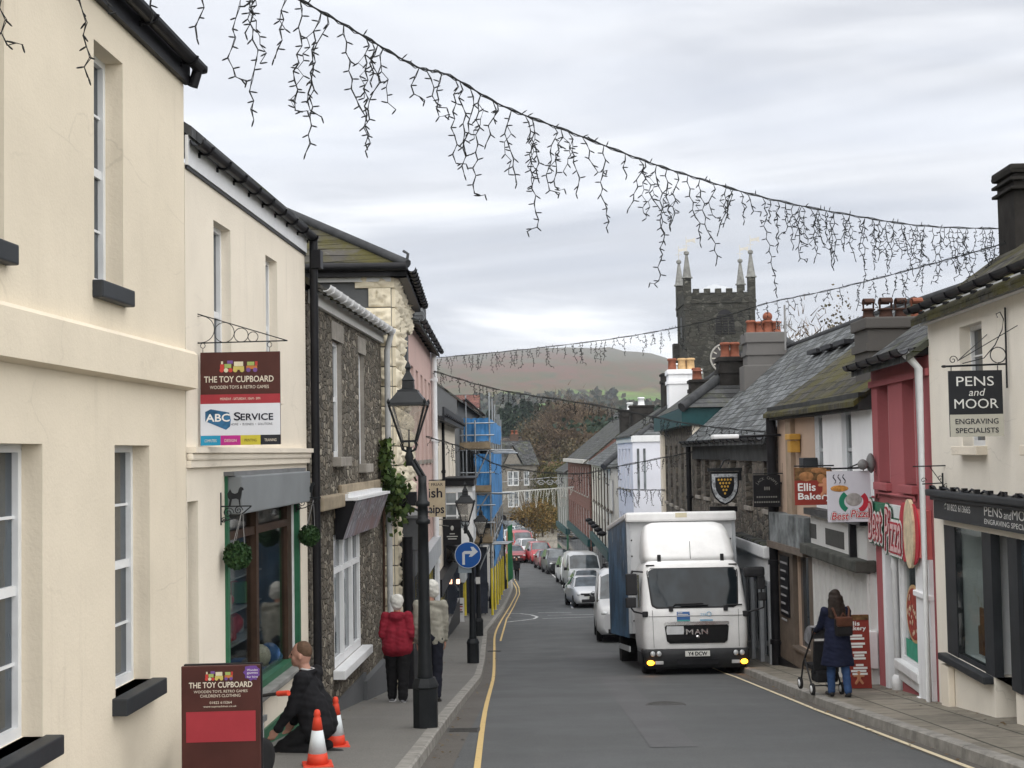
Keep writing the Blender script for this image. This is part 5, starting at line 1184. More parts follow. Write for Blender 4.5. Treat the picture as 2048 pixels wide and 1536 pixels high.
# ---------------------------------------------------------------- trees
def crown_pts(n, rnd, rx, ry, z0, z1, clumps=14, cl=.34):
    C = []
    for k in range(clumps):
        a = rnd.uniform(0, 6.283); q = sqrt(rnd.random()); zz = rnd.random(); w = sin(pi * (.12 + .8 * zz)) ** .7
        C.append((rx * q * cos(a) * w, ry * q * sin(a) * w, z0 + (z1 - z0) * zz, rnd.uniform(.6, 1.2)))
    P = []
    for i in range(n):
        c = C[rnd.randrange(clumps)]; s = cl * c[3]
        P.append((c[0] + rnd.gauss(0, rx * s), c[1] + rnd.gauss(0, ry * s), c[2] + rnd.gauss(0, (z1 - z0) * s * .42)))
    return P, C
def make_tree(name, label, kind, loc, h, seed, group):
    dense = seed == 62
    rnd = random.Random(seed); r = thing(name, label, 'tree', loc, rnd.uniform(0, 6), group)
    if kind == 'fir':
        pts = []
        for k in range(2600):
            q = rnd.random() ** .8; w = (1 - q) * .23 * h * (0.7 + .3 * sin(q * 46)) + .02 * h; a = rnd.uniform(0, 6.28); u = sqrt(rnd.random()) * w * (1 + .2 * sin(5 * a + seed)); pts.append((u * cos(a), u * sin(a), h * (.1 + .9 * q) - u * .25))
        lc = leaf_cloud(pts, h * .032, rnd); mt = leaf_mat('fir_needle', [(.010, .022, .016), (.018, .034, .022), (.03, .045, .026)]); C = []
    else:
        spec = {'bare': (4200, .19, .35, 1.0, 20, .3), 'brown': (3600, .22, .3, 1.0, 16, .34), 'green': (3600, .24, .25, 1.0, 16, .34), 'orange': (3200, .46, .28, .98, 14, .34), 'pine': (2200, .42, .72, .98, 9, .3)}[kind]
        pts, C = crown_pts(spec[0] * (3 if dense else 1), rnd, h * (.09 if dense else spec[1]), h * (.09 if dense else spec[1]), h * spec[2], h * spec[3] * .93, spec[4], spec[5])
        if kind == 'bare':
            lc = MB()
            for p in pts:
                d = Vector((rnd.gauss(0, .5), rnd.gauss(0, .5), rnd.uniform(.3, 1))).normalized(); a = d.orthogonal().normalized(); p = Vector(p); l = h * rnd.uniform(.03, .07); w = h * .0028
                lc.add([p - a * w, p + a * w, p + d * l], [(0, 1, 2)], False)
        else: lc = leaf_cloud(pts, h * (.5 if dense else 1) * {'brown': .022, 'green': .024, 'orange': .03, 'pine': .03}[kind], rnd)
        mt = {'bare': leaf_mat('bare_twigs', [(.05, .035, .025), (.10, .07, .045), (.14, .10, .06)]), 'brown': leaf_mat('brown_leaf', [(.045, .038, .024), (.072, .058, .034), (.10, .076, .042), (.066, .062, .036)]),
              'green': leaf_mat('olive_leaf', [(.035, .04, .013), (.06, .06, .02), (.10, .075, .025)]), 'orange': leaf_mat('orange_leaf', [(.09, .055, .018), (.14, .085, .025), (.17, .11, .035), (.08, .07, .025)]), 'pine': leaf_mat('fir_needle', [])}[kind]
    lc.build('crown', mt, r)
    tb = MB(); n = 6; P = [(rnd.gauss(0, .006 * h) * i, rnd.gauss(0, .006 * h) * i, h * .9 * i / n) for i in range(n + 1)]; tb.tube(P, [h * .022 * (1 - .85 * i / n) for i in range(n + 1)], 8)
    for c in C:
        k = min(n, max(1, int(n * (c[2] / h) * .6))); A = Vector(P[k]); B = Vector(c[:3]); mid = A.lerp(B, .5) + Vector((0, 0, -.02 * h)); tb.tube([A, mid, B], [h * .009, h * .006, h * .002], 5)
        if kind == 'bare':
            for q in range(5): B2 = B + Vector((rnd.gauss(0, .07), rnd.gauss(0, .07), rnd.uniform(.02, .12))) * h; tb.tube([mid.lerp(B, rnd.random()), B2], [h * .004, h * .001], 4)
    tb.build('trunk', M('tree_bark', (.07, .055, .042), .9, .3, 2, .3), r)
    return r
def plant(kind, name, label, group, spots, hs, seeds):
    proto = {}
    for i, (px, Y, top) in enumerate(spots):
        p = at(px, 905, Y); zb = max(gz(Y), hill_h(p.x, Y) if Y > 260 else -99) - .3; h = at(px, top, Y).z - zb
        sd = seeds[i % len(seeds)]
        if sd not in proto: proto[sd] = (make_tree(name, label, kind, (p.x, Y, zb), h, sd, group), h)
        else:
            o = copy_tree(proto[sd][0]); o.location = (p.x, Y, zb); s = h / proto[sd][1]; o.scale = (s * random.uniform(.9, 1.15), s * random.uniform(.9, 1.15), s); o.rotation_euler = (0, 0, random.uniform(0, 6.28))
plant('fir', 'fir_tree', 'dark fir standing in the belt of conifers below the moor', 'conifers below the moor', [(1003, 330, 818), (1018, 340, 806), (1034, 330, 812), (1047, 350, 800), (1060, 335, 804), (1074, 345, 808), (1088, 340, 812), (1100, 350, 802), (1116, 360, 806), (1135, 370, 810), (1026, 300, 840), (1055, 310, 838), (1082, 310, 836), (1108, 330, 828), (980, 340, 822), (960, 350, 828)], 1, [1, 2, 3])
plant('brown', 'brown_tree', 'bushy brown autumn tree in the clump beyond the street', 'brown trees beyond the street', [(1050, 230, 885), (1075, 225, 862), (1100, 240, 845), (1122, 225, 842), (1150, 235, 838), (1178, 230, 842), (1200, 240, 848), (1222, 250, 846), (1090, 205, 905), (1120, 205, 895), (1150, 212, 880), (1180, 215, 880), (1040, 260, 872), (1250, 260, 850)], 1, [11, 12, 13, 14])
plant('bare', 'bare_tree', 'tall bare tree rising over the brown clump', 'bare trees over the clump', [(1118, 218, 800), (1145, 222, 815), (1095, 235, 822), (1170, 240, 818), (1060, 245, 850), (1198, 236, 825)], 1, [21, 22])
plant('green', 'olive_tree', 'olive green tree behind the brick houses at the street end', 'olive trees at the street end', [(1102, 182, 938), (1118, 178, 960), (1090, 190, 950), (1128, 188, 925), (1082, 172, 985)], 1, [31, 32])
plant('orange', 'orange_tree', 'small orange leaved tree at the bottom of the street', None, [(1066, 160, 1003)], 1, [41])
plant('pine', 'pine_tree', 'dark flat topped pine beside the white chimney', None, [(1307, 190, 794)], 1, [51])
plant('bare', 'bare_tree', 'bare tree peeping over the slate roof right of the tower', None, [(1640, 92, 672)], 1, [61])
plant('brown', 'brown_tree', 'brown tree top over the roof beside the four potted chimney', None, [(1692, 96, 668)], 1, [62])
# far woods under the moor: one mass nobody could count
rnd = random.Random(77); b = MB(); pts = []
def wood(px0, px1, Y0, Y1, n, hh):
    for k in range(n):
        Y = rnd.uniform(Y0, Y1); px = rnd.uniform(px0, px1); p = at(px, 905, Y); z = hill_h(p.x, Y); s = rnd.uniform(.6, 1.2) * hh
        if mnoise.noise(Vector((p.x / 60, Y / 90, 3))) < -.12: continue
        for q in range(26): pts.append((p.x + rnd.gauss(0, s * .3), Y + rnd.gauss(0, s * .3), z + s * (.15 + .75 * rnd.random())))
wood(1120, 1420, 620, 900, 520, 13); wood(860, 1130, 560, 640, 60, 11); wood(860, 1400, 900, 1180, 110, 10)
leaf_cloud(pts, 4.2, rnd).build('woods', leaf_mat('far_wood_leaf', [(.02, .03, .022), (.035, .045, .028), (.06, .05, .03), (.03, .04, .03)]))
wo = bpy.data.objects['woods']; tag(wo, 'hazy bluish green woods on the slope under the moor', 'woods', kind='stuff')
# ---------------------------------------------------------------- air
b = MB().box(-1100, 1200, -40, 2700, -16, 190); hz = bpy.data.materials.new('haze'); hz.use_nodes = True; t_ = hz.node_tree; t_.nodes.clear()
o = N(t_, 'ShaderNodeOutputMaterial'); pv = N(t_, 'ShaderNodeVolumePrincipled'); pv.inputs['Color'].default_value = (.86, .9, 1, 1); pv.inputs['Density'].default_value = .00015; pv.inputs['Anisotropy'].default_value = .2
Lk(t_, pv.outputs[0], o.inputs['Volume'])
ho = b.build('haze', hz); tag(ho, 'thin bluish haze in the air between the street and the moor', 'haze', kind='stuff')
# ---------------------------------------------------------------- vehicles
def paint(name, c, rough=.3): return M(name, c, rough, .05, 2, 0, 0, .5, None, .4)
TYRE = M('tyre_rubber', (.018, .018, .019), .85, .2, 6); RIM = M('alloy_rim', (.35, .36, .37), .35, .1, 6, 0, .7); PLAST = M('black_plastic', (.022, .022, .024), .55, .2, 5)
CARGL = glass_mat('car_glass', (.03, .037, .042), .06); LAMP = M('headlamp_lens', (.55, .57, .58), .15, .1, 9, 0, .2); PLATE = M('number_plate', (.62, .62, .56), .5, .03)
def wheel(parent, x, y, z, r, w):
    m4 = Matrix.Translation((x, y, z)) @ Matrix.Rotation(pi / 2, 4, 'Y')
    a = MB().lathe([(r * .62, -w / 2), (r * .93, -w / 2), (r, -w * .3), (r, w * .3), (r * .93, w / 2), (r * .62, w / 2)], 22, (0, 0, 0), True, 0, m4).build('tyre', TYRE)
    o = MB().lathe([(r * .6, -w * .42), (r * .62, -w * .36), (r * .62, w * .36), (r * .6, w * .42), (r * .2, w * .46)], 16, (0, 0, 0), True, 0, m4)
    for k in range(5):
        an = 2 * pi * k / 5
        for s in (-1, 1): o.box(-.04, .04, r * .12, r * .6, w * .44 * s - .012, w * .44 * s + .012, m4 @ Matrix.Rotation(an, 4, 'Z'))
    wh = o.build('wheel', RIM, parent); a.parent = wh; return wh
CARK = {
 'hatch': dict(L=4.05, st=[(0, .66, .27, .60, .66, .58), (.1, .80, .23, .70, .77, .70), (.45, .87, .2, .80, .88, .76), (1.05, .87, .2, .88, .99, .76), (1.85, .87, .2, .91, 1.42, .58), (2.6, .87, .2, .92, 1.47, .58), (3.4, .87, .2, .93, 1.40, .55), (3.9, .84, .25, .95, 1.03, .68), (4.05, .76, .3, .62, .70, .62)], ws=(3, 4), wy=(.8, 3.3), r=.31),
 'mpv': dict(L=4.7, st=[(0, .74, .28, .70, .78, .64), (.1, .88, .24, .84, .92, .76), (.5, .95, .2, .98, 1.06, .84), (1.0, .96, .2, 1.06, 1.18, .84), (1.75, .96, .2, 1.08, 1.74, .68), (2.6, .96, .2, 1.1, 1.80, .70), (4.2, .96, .2, 1.12, 1.76, .68), (4.6, .93, .3, 1.1, 1.2, .78), (4.7, .85, .35, .7, .8, .7)], ws=(3, 4), wy=(.95, 3.7), r=.34),
 'van': dict(L=5.2, st=[(0, .80, .3, .78, .88, .70), (.1, .93, .26, .95, 1.05, .82), (.5, 1.0, .22, 1.12, 1.2, .88), (.9, 1.0, .22, 1.2, 1.32, .88), (1.55, 1.0, .22, 1.22, 2.08, .84), (2.2, 1.0, .22, 1.24, 2.24, .86), (5.0, 1.0, .25, 1.24, 2.24, .86), (5.2, .96, .3, 1.2, 2.1, .84)], ws=(3, 4), wy=(.95, 4.2), r=.34, side=(3, 5)),
}
def make_car(name, label, kind, body, loc, rot, group=None, cat='car', glass=None, plate=True, roofm=None):
    K = CARK[kind]; c = thing(name, label, cat, loc, rot, group); st = K['st']; rings = []
    for (y, w, zb, ze, zr, rw) in st:
        h = [(w * .86, zb), (w * .985, zb + .14), (w, (zb + ze) / 2), (w * .965, ze), (rw, zr - (zr - ze) * .12), (rw * .72, zr)]
        rings.append([(x, y, z) for x, z in h] + [(-x, y, z) for x, z in reversed(h)])
    parts = {'b': MB(), 'w': MB(), 's': MB(), 'r': MB()}; n = 12; side = K.get('side', (K['ws'][0], len(st) - 3))
    for i in range(len(st) - 1):
        for j in range(n):
            j2 = (j + 1) % n; key = 'b'
            if K['ws'][0] <= i < K['ws'][1] and j in (4, 5, 6): key = 'w'
            elif side[0] <= i < side[1] and j in (3, 7): key = 's'
            elif side[0] <= i < side[1] + 1 and j in (4, 5, 6) and st[i][4] > st[i][3] + .3: key = 'r' if roofm else 'b'
            parts[key].add([rings[i][j], rings[i][j2], rings[i + 1][j2], rings[i + 1][j]], [(0, 1, 2, 3)], True)
    parts['b'].add(rings[0], [tuple(range(n))], False); parts['b'].add(rings[-1], [tuple(reversed(range(n)))], False)
    for mb in parts.values():                       # weld so the paint shades smoothly
        pos = {}; nv = []; mp = []
        for v in mb.v:
            k = tuple(round(q, 4) for q in v)
            if k not in pos: pos[k] = len(nv); nv.append(v)
            mp.append(pos[k])
        mb.v = nv; mb.f = [tuple(mp[i] for i in f) for f in mb.f]
    bo = parts['b'].build('body', body, c); parts['w'].build('windscreen', glass or CARGL, c); parts['s'].build('side_window', glass or CARGL, c)
    if roofm and parts['r'].v: parts['r'].build('roof', roofm, c)
    s = st[K['ws'][0]]; s2 = st[K['ws'][1]]
    for q in (-1, 1):
        MB().tube([(q * s[5] * 1.02, s[0], s[4] - .05), (q * s2[5] * 1.0, s2[0], s2[4] - .06)], .045, 6).build('pillar', body, c); MB().tube([(q * (s2[5] + .16), s2[0] + .55, s2[3]), (q * (s2[5] + .02), s2[0] + .6, s2[4] - .08)], .045, 6).build('pillar', body, c)
    w1 = st[1][1]; zl = st[1][3]
    for q in (-1, 1):
        MB().ball((q * w1 * .78, .12, zl - .06), .14, 12, 8, (1.15, .9, .62)).build('headlight', LAMP, c)
        m_ = MB().bbox(q * (s[1] + .02), q * (s[1] + .2), s[0] + .18, s[0] + .28, s[3] + .02, s[3] + .2, .03); m_.build('wing_mirror', PLAST if kind != 'hatch' else body, c)
        for yy in K['wy']: wheel(c, q * (st[3][1] - .1), yy, K['r'], K['r'], .2)
    MB().bbox(-w1 * .55, w1 * .55, -.015, .08, zl - .14, zl - .03, .015).build('grille', PLAST, c); MB().bbox(-w1 * .7, w1 * .7, -.02, .1, .27, .42, .02).build('air_intake', PLAST, c)
    if plate: MB().box(-.26, .26, -.035, -.021, .45, .56).build('number_plate', PLATE, c)
    MB().box(-st[3][1] * .8, st[3][1] * .8, .3, K['L'] - .3, .16, .24).build('underbody', PLAST, c)
    c.rotation_euler = (atan((gz(loc[1] + 3) - gz(loc[1])) / 3), 0, rot)
    return c
WHITEC = paint('white_car_paint', (.62, .63, .64)); SILV = paint('silver_car_paint', (.42, .43, .45)); DARKC = paint('charcoal_car_paint', (.03, .033, .036)); REDC = paint('red_car_paint', (.38, .03, .035)); MARC = paint('maroon_car_paint', (.13, .02, .025))
GREYC = paint('grey_car_paint', (.20, .21, .22)); 
def road_pt(px, Y, dx=0): p = at(px, 905, Y); return (p.x + dx, Y, gz(Y) + .004)
GRP = 'vehicles parked nose to tail along the right'
c = make_car('parked_car', 'silver white hatchback at the front of the parked row, clear of the lorry', 'hatch', WHITEC, road_pt(1181, 67), radians(6), GRP)
MB().tube([(-.17, -.03, .66), (0, -.04, .80), (.17, -.03, .66), (0, -.04, .53), (-.17, -.03, .66)], .028, 6).build('diamond_badge', RIM, c); MB().bbox(-.6, .6, -.02, .06, .62, .7, .02).build('grille_bar', PLAST, c)
make_car('parked_car', 'small white hatchback squeezed between the first car and the tall white van', 'hatch', WHITEC, road_pt(1175, 75.4), radians(3), GRP)
c = make_car('parked_van', 'tall white van with wide windscreen behind the two small white cars', 'van', WHITEC, road_pt(1168, 81.5), radians(3), GRP, 'van')
make_car('parked_van', 'white car-van with black roof behind the tall white van', 'mpv', WHITEC, road_pt(1149, 89), radians(4), GRP, 'van', roofm=DARKC)
make_car('parked_car', 'charcoal people carrier in the middle of the parked row', 'mpv', DARKC, road_pt(1118, 102), radians(6), GRP)
make_car('parked_car', 'dark maroon hatchback hidden just behind the charcoal carrier', 'hatch', MARC, road_pt(1098, 108.5), radians(7), GRP)
make_car('parked_car', 'red people carrier with pale windscreen behind the dark cars', 'mpv', REDC, road_pt(1083, 117), radians(8), GRP)
make_car('parked_van', 'small white van beside the red carrier', 'mpv', WHITEC, road_pt(1062, 124.5), radians(10), GRP, 'van')
make_car('parked_van', 'bright red van beyond the small white van', 'van', REDC, road_pt(1048, 134), radians(11), GRP, 'van')
make_car('oncoming_car', 'red saloon car beside the green netting, silver bonnet', 'hatch', paint('dull_red_paint', (.24, .035, .04)), road_pt(1030, 119), radians(6))
make_car('parked_car', 'large silver grey car beyond the red cars', 'mpv', SILV, road_pt(1026, 150), radians(12), GRP)
make_car('parked_car', 'white saloon under the orange tree, farthest white car', 'hatch', WHITEC, road_pt(1047, 172), radians(25), GRP)
make_car('parked_car', 'dark estate car farthest down the street', 'mpv', DARKC, road_pt(1034, 184), radians(25), GRP)
make_car('parked_car', 'grey hatchback to the right of the farthest white saloon', 'hatch', GREYC, road_pt(1058, 166), radians(20), GRP)
c = make_car('following_van', 'white panel van close behind the lorry, dirty front bumper', 'van', paint('grey_white_van_paint', (.55, .56, .57)), (3.5, 43.6, gz(43.6) + .004), radians(-2), None, 'van')
# ---------------------------------------------------------------- lorry
def rrect(w, d0, d1, r, n=5):
    """plan outline (x,y): half width w, from y=d0 (front) to d1 (back), corner radius r at the front"""
    P = []
    for i in range(n + 1): a = pi + pi / 2 * i / n; P.append((-w + r + r * cos(a), d0 + r + r * sin(a)))
    for i in range(n + 1): a = 1.5 * pi + pi / 2 * i / n; P.append((w - r + r * cos(a), d0 + r + r * sin(a)))
    P += [(w, d1), (-w, d1)]; return P
LW_ = M('lorry_white_paint', (.74, .74, .735), .35, .09, 2.5, 0, 0, .4, None, .3)
tx, ty = 3.80, 29.7
tr = thing('lorry', 'white box lorry with blue curtain side and lit orange indicators coming uphill', 'lorry', (tx, ty, gz(ty + 1) + .004), radians(.8))
tr.rotation_euler = (-atan(.105), 0, radians(.8))
def yf(z):      # front face of the cab against height
    return lerp_tab([(.55, .03), (.8, 0), (1.35, .0), (1.46, .03), (2.32, .30), (2.45, .36), (2.52, .5)], z)
def hwz(z): return lerp_tab([(.55, 1.08), (.8, 1.11), (1.4, 1.12), (2.3, 1.05), (2.45, .99), (2.52, .85)], z)
zs_ = [.55, .65, .8, 1.0, 1.2, 1.35, 1.46, 1.7, 2.0, 2.3, 2.4, 2.47, 2.52]
b = MB(); rings = [[(x, y, z) for x, y in rrect(hwz(z), yf(z), 1.75, .16)] for z in zs_]; n = len(rings[0])
for r_ in rings: b.v += r_
b.f = [(i * n + j, i * n + (j + 1) % n, (i + 1) * n + (j + 1) % n, (i + 1) * n + j) for i in range(len(zs_) - 1) for j in range(n)] + [tuple(range(n - 1, -1, -1)), tuple(range((len(zs_) - 1) * n, len(zs_) * n))]
b.m = [0] * len(b.f); b.sm = [True] * (len(b.f) - 2) + [False] * 2
cab = b.build('cab', LW_, tr)
def front_patch(x0, x1, z0, z1, off, rc=.06, n=10, taper=0., name='p', m=None, parent=None):
    b = MB(); rows = []
    for i in range(n + 1):
        z = z0 + (z1 - z0) * i / n; e = min(z - z0, z1 - z); ins = rc - sqrt(max(0, rc * rc - (rc - e) ** 2)) if e < rc else 0
        tt = taper * (1 - i / n); rows.append([(x0 + ins + tt + (x1 - x0 - 2 * ins - 2 * tt) * j / n, 0, z) for j in range(n + 1)])
    vs = [(x, yf(z) - off + (0 if abs(x) < hwz(z) - .16 else .16 - sqrt(max(0, .0256 - (abs(x) - hwz(z) + .16) ** 2))), z) for r_ in rows for x, _, z in r_]; k = n + 1
    b.add(vs, [(i * k + j, i * k + j + 1, (i + 1) * k + j + 1, (i + 1) * k + j) for i in range(n) for j in range(n)], True)
    return b.build(name, m, parent)
front_patch(-.99, .99, 1.47, 2.33, .006, .10, 16, .07, 'windscreen_seal', PLAST, tr)
front_patch(-.96, .96, 1.50, 2.31, .012, .09, 16, .07, 'windscreen', glass_mat('lorry_windscreen', (.009, .013, .016), .04, .3), tr)
MB().box(-1.1, -.97, .33, .5, 0, .1) if False else None
b = MB()
for q in (-1, 1): b.bbox(q * .98, q * .80, yf(2.4) - .02, yf(2.4) + .1, 2.375, 2.405, .01)
b.build('marker_lights', PLAST, tr)
b = MB(); b.tube([(-.5, yf(1.5) - .03, 1.49), (-.42, yf(1.56) - .05, 1.56), (.18, yf(1.58) - .05, 1.57)], .016, 6); b.tube([(.62, yf(1.5) - .03, 1.49), (.66, yf(1.53) - .05, 1.53), (1.0, yf(1.52) - .03, 1.53)], .016, 6); b.tube([(-.3, yf(1.53) - .045, 1.53), (.28, yf(1.53) - .045, 1.535)], .014, 6); b.bbox(-.56, -.47, yf(1.45) - .05, yf(1.45) + .02, 1.41, 1.52, .01); b.bbox(.60, .69, yf(1.45) - .05, yf(1.45) + .02, 1.41, 1.52, .01); b.build('wipers', PLAST, tr)
b = MB(); b.tube([(-1.0, -.006, 1.31), (1.0, -.006, 1.31)], .006, 4); b.tube([(-.9, -.005, .66), (-.91, -.005, 1.44)], .005, 4); b.tube([(.9, -.005, .66), (.91, -.005, 1.44)], .005, 4); b.build('panel_gaps', M('panel_gap', (.2, .2, .2), .8), tr)
g = front_patch(-.67, .70, .74, 1.14, .02, .06, 8, .05, 'grille', M('gloss_black_grille', (.012, .012, .013), .2, .1, 3), tr)
CHR = M('chrome', (.7, .7, .7), .15, .05, 5, 0, 1.)
front_patch(-.67, .70, 1.12, 1.19, .03, .02, 4, 0, 'chrome_strip', CHR, g)
front_patch(-.63, -.26, .93, 1.10, .03, .01, 3, 0, 'blank_plate', M('grey_white_plate', (.55, .56, .57), .5), g)
for ch, x0, x1 in (('M', -.215, -.07), ('A', -.03, .09), ('N', .115, .24)): txt(g, ch, x0, x1, .93, 1.03, CHR, -.03, bold=.006)
MB().ball((.03, -.028, .875), .045, 12, 8, (1, .2, .7)).build('badge', CHR, g)
BLU = M('sticker_blue', (.05, .13, .32), .5, .05); 
k = front_patch(-.40, -.12, 1.18 + .02, 1.40, .014, .005, 3, 0, 'blue_sticker', BLU, tr)
b = MB()
for (xa, xb, z) in ((-.38, -.28, 1.37), (-.38, -.16, 1.335), (-.4, -.12, 1.305)): b.box(xa, xb, -.02, -.016, z, z + .014)
b.build('sticker_text', SW, k); front_patch(-.40, -.12, 1.20, 1.23, .016, .002, 2, 0, 'teal_strip', M('sticker_teal', (.08, .32, .32), .5), k)
LB = M('sticker_light_blue', (.22, .42, .58), .5, .05); z = MB(); txt_into(z, 'ZER', .10, .235, 1.305, 1.36, -.012); z.tube([(.285 + .045 * cos(a), -.014, 1.345 + .045 * sin(a)) for a in [2 * pi * i / 16 for i in range(16)]], .008, 4, closed=True); z.box(.09, .36, -.012, -.008, 1.20, 1.235); z.build('sticker', LB, tr)
# bumper and lights
b = MB(); rr_ = [[(x, y, z_) for x, y in rrect(w_, d_, .55, .14)] for z_, w_, d_ in ((.22, 1.02, .06), (.28, 1.08, -.03), (.50, 1.11, -.07), (.60, 1.12, -.05), (.63, 1.1, .0))]; n = len(rr_[0])
for r_ in rr_: b.v += r_
b.f = [(i * n + j, i * n + (j + 1) % n, (i + 1) * n + (j + 1) % n, (i + 1) * n + j) for i in range(4) for j in range(n)] + [tuple(range(n - 1, -1, -1)), tuple(range(4 * n, 5 * n))]; b.m = [0] * len(b.f); b.sm = [True] * (4 * n) + [False] * 2
b.build('bumper', M('grey_black_bumper', (.03, .031, .033), .6, .2, 4), tr); MB().box(-.45, .45, -.085, -.06, .3, .42).build('step_recess', BLACKP, tr)
np_ = MB().bbox(-.26, .26, -.105, -.085, .47, .585, .005).build('number_plate', M('white_plate', (.66, .66, .62), .5, .02), tr); txt(np_, 'Y4 DCW', -.2, .2, .49, .567, BLACKP, -.1065, bold=.004)
AMB = M('lit_amber', (.9, .35, .02), .4, .02, 5, 0, 0, .4, ((1, .36, .02), 5.0))
for q in (-1, 1):
    hl = MB().bbox(q * .74, q * 1.03, -.088, -.03, .475, .595, .025).build('headlight', PLAST, tr)
    m_ = MB()
    for u_ in (.81, .94): m_.ball((q * u_, -.085, .535), .056, 12, 8, (1, .35, 1))
    m_.build('lens', LAMP, hl)
    MB().bbox(q * .72, q * .89, -.075, -.02, .315, .385, .01).build('fog_light', M('pale_reflector', (.5, .5, .5), .3, .05), tr)
    MB().ball((q * .985, -.035, .35), .075, 14, 10, (1.05, .7, .72)).build('indicator', AMB, tr)
# roof deflector
b = MB(); L_ = [(2.47, .97, .42, 1.5), (2.6, .99, .50, 1.55), (2.9, .97, .72, 1.6), (3.15, .93, .98, 1.6), (3.30, .86, 1.15, 1.6), (3.36, .72, 1.3, 1.58)]
rr_ = [[(x, y, z_) for x, y in rrect(w_, d_, d2, .22, 6)] for z_, w_, d_, d2 in L_]; n = len(rr_[0])
for r_ in rr_: b.v += r_
b.f = [(i * n + j, i * n + (j + 1) % n, (i + 1) * n + (j + 1) % n, (i + 1) * n + j) for i in range(5) for j in range(n)] + [tuple(range(n - 1, -1, -1)), tuple(range(5 * n, 6 * n))]; b.m = [0] * len(b.f); b.sm = [True] * (5 * n) + [False] * 2
b.build('wind_deflector', LW_, tr)
b = MB(); b.tube([(-.74, .44, 2.48), (.66, .44, 2.48)], .012, 5); b.build('roof_bar', PLAST, tr)
for q in (-.72, .64): MB().bbox(q, q + .075, .40, .46, 2.46, 2.62, .01).build('horn', PLAST, tr)
MB().tube([(0, .45, 2.47), (.0, .5, 2.9)], .006, 4).build('aerial', PLAST, tr)
# doors and sides
for q in (-1, 1):
    MB().box(q * 1.123, q * 1.132, .45, 1.25, 1.5, 2.2).build('side_window', CARGL, tr)
    MB().bbox(q * 1.12, q * 1.15, .25, 1.1, .32, .56, .02).build('step', PLAST, tr)
# mirrors: towards the kerb a big hooded cluster, to the left two stacked
mm = MB(); mm.tube([(-1.08, .12, 2.25), (-1.32, .0, 2.27), (-1.36, -.02, 2.15)], .02, 6); mm.tube([(-1.05, .06, 1.36), (-1.3, -.02, 1.42), (-1.36, -.02, 1.5)], .02, 6); mm.bbox(-1.46, -1.22, -.06, .06, 1.76, 2.22, .03).bbox(-1.47, -1.25, -.06, .06, 1.5, 1.72, .03).bbox(-1.12, -1.0, -.0, .1, 1.3, 1.42, .02); mm.build('mirror', PLAST, tr)
mm = MB(); mm.bbox(1.06, 1.5, -.1, .12, 2.1, 2.32, .06).bbox(1.33, 1.5, -.06, .06, 1.84, 2.12, .03).bbox(1.35, 1.52, -.06, .06, 1.6, 1.78, .03); mm.tube([(1.06, .06, 1.36), (1.32, -.02, 1.42), (1.45, -.02, 1.46), (1.46, -.02, 1.6)], .02, 6); mm.tube([(1.42, 0, 1.85), (1.42, 0, 1.7)], .02, 6); mm.bbox(1.0, 1.13, .0, .1, 1.28, 1.40, .02); mm.build('mirror', PLAST, tr)
# box body
bz0, bz1, by0, by1, bw = .92, 3.62, 1.86, 7.2, 1.235
MB().box(-bw + .03, bw - .03, by0 + .03, by1, bz0, bz1 - .12).build('box_body', M('box_white_panel', (.62, .63, .64), .5, .06, 1.5), tr)
for q in (-1, 1): MB().box(q * bw, q * (bw - .07), by0 - .03, by0 + .06, bz0, bz1 - .2).build('corner_post', GREYP, tr)
b = MB()
for q in (-1, 1):
    for kk in range(6): b.ball((q * (bw - .11), by0 + .02, 1.2 + .36 * kk), .018, 6, 5)
b.build('rivets', PLAST, tr)
t_ = MB().bbox(-bw - .02, bw + .02, by0 - .14, by0 + .1, bz1 - .22, bz1, .05).bbox(-bw - .03, bw + .03, by0 + .1, by1, bz1 - .14, bz1 - .02, .03).build('roof_rail', LW_, tr); MB().box(-.13, .13, by0 - .147, by0 - .14, bz1 - .13, bz1 - .03).build('notice', M('buff_label', (.55, .5, .36), .6), t_)
def curtain():
    m, t, b_ = nodes_of('blue_curtain'); v = tcoord(t); sp = N(t, 'ShaderNodeSeparateXYZ'); Lk(t, v, sp.inputs[0])
    n = trange(t, tnoise(t, tcoord(t, (1, .8, .9)), 1.3, 4, .6), .4, .62); c = tmix(t, n, (.018, .05, .095), (.05, .14, .26)); w_ = trange(t, tnoise(t, tcoord(t, (1, 7, 1.2)), 1.1, 4, .7), .60, .68)
    k_ = tmath(t, 'MULTIPLY', w_, trange(t, sp.outputs[2], 2.0, 2.6)); c = tmix(t, k_, c, (.45, .5, .55)); Lk(t, c, b_.inputs['Base Color']); b_.inputs['Roughness'].default_value = .45; return m
b = MB(); m_ = curtain()
for q in (-1, 1):
    ny = 60; vs = []
    for i in range(ny + 1):
        y = by0 + .06 + (by1 - by0 - .1) * i / ny
        for z_ in (bz0 - .1, 1.6, 2.4, bz1 - .14): vs.append((q * (bw - .005 + .012 * sin(i * 1.3) * (1 if z_ < 3 else 0)), y, z_))
    b.add(vs, [(i * 4 + j, i * 4 + j + 1, (i + 1) * 4 + j + 1, (i + 1) * 4 + j) for i in range(ny) for j in range(3)], True)
b.build('curtain_side', m_, tr)
b = MB(); b.box(-.45, .45, .5, by1, .45, .92); b.box(-1.1, 1.1, by0, by1, .8, .915); b.build('chassis', PLAST, tr)
for q in (-1, 1): MB().box(q * 1.2, q * 1.17, 2.4, 5.0, .5, .62).build('side_guard', ALU, tr)
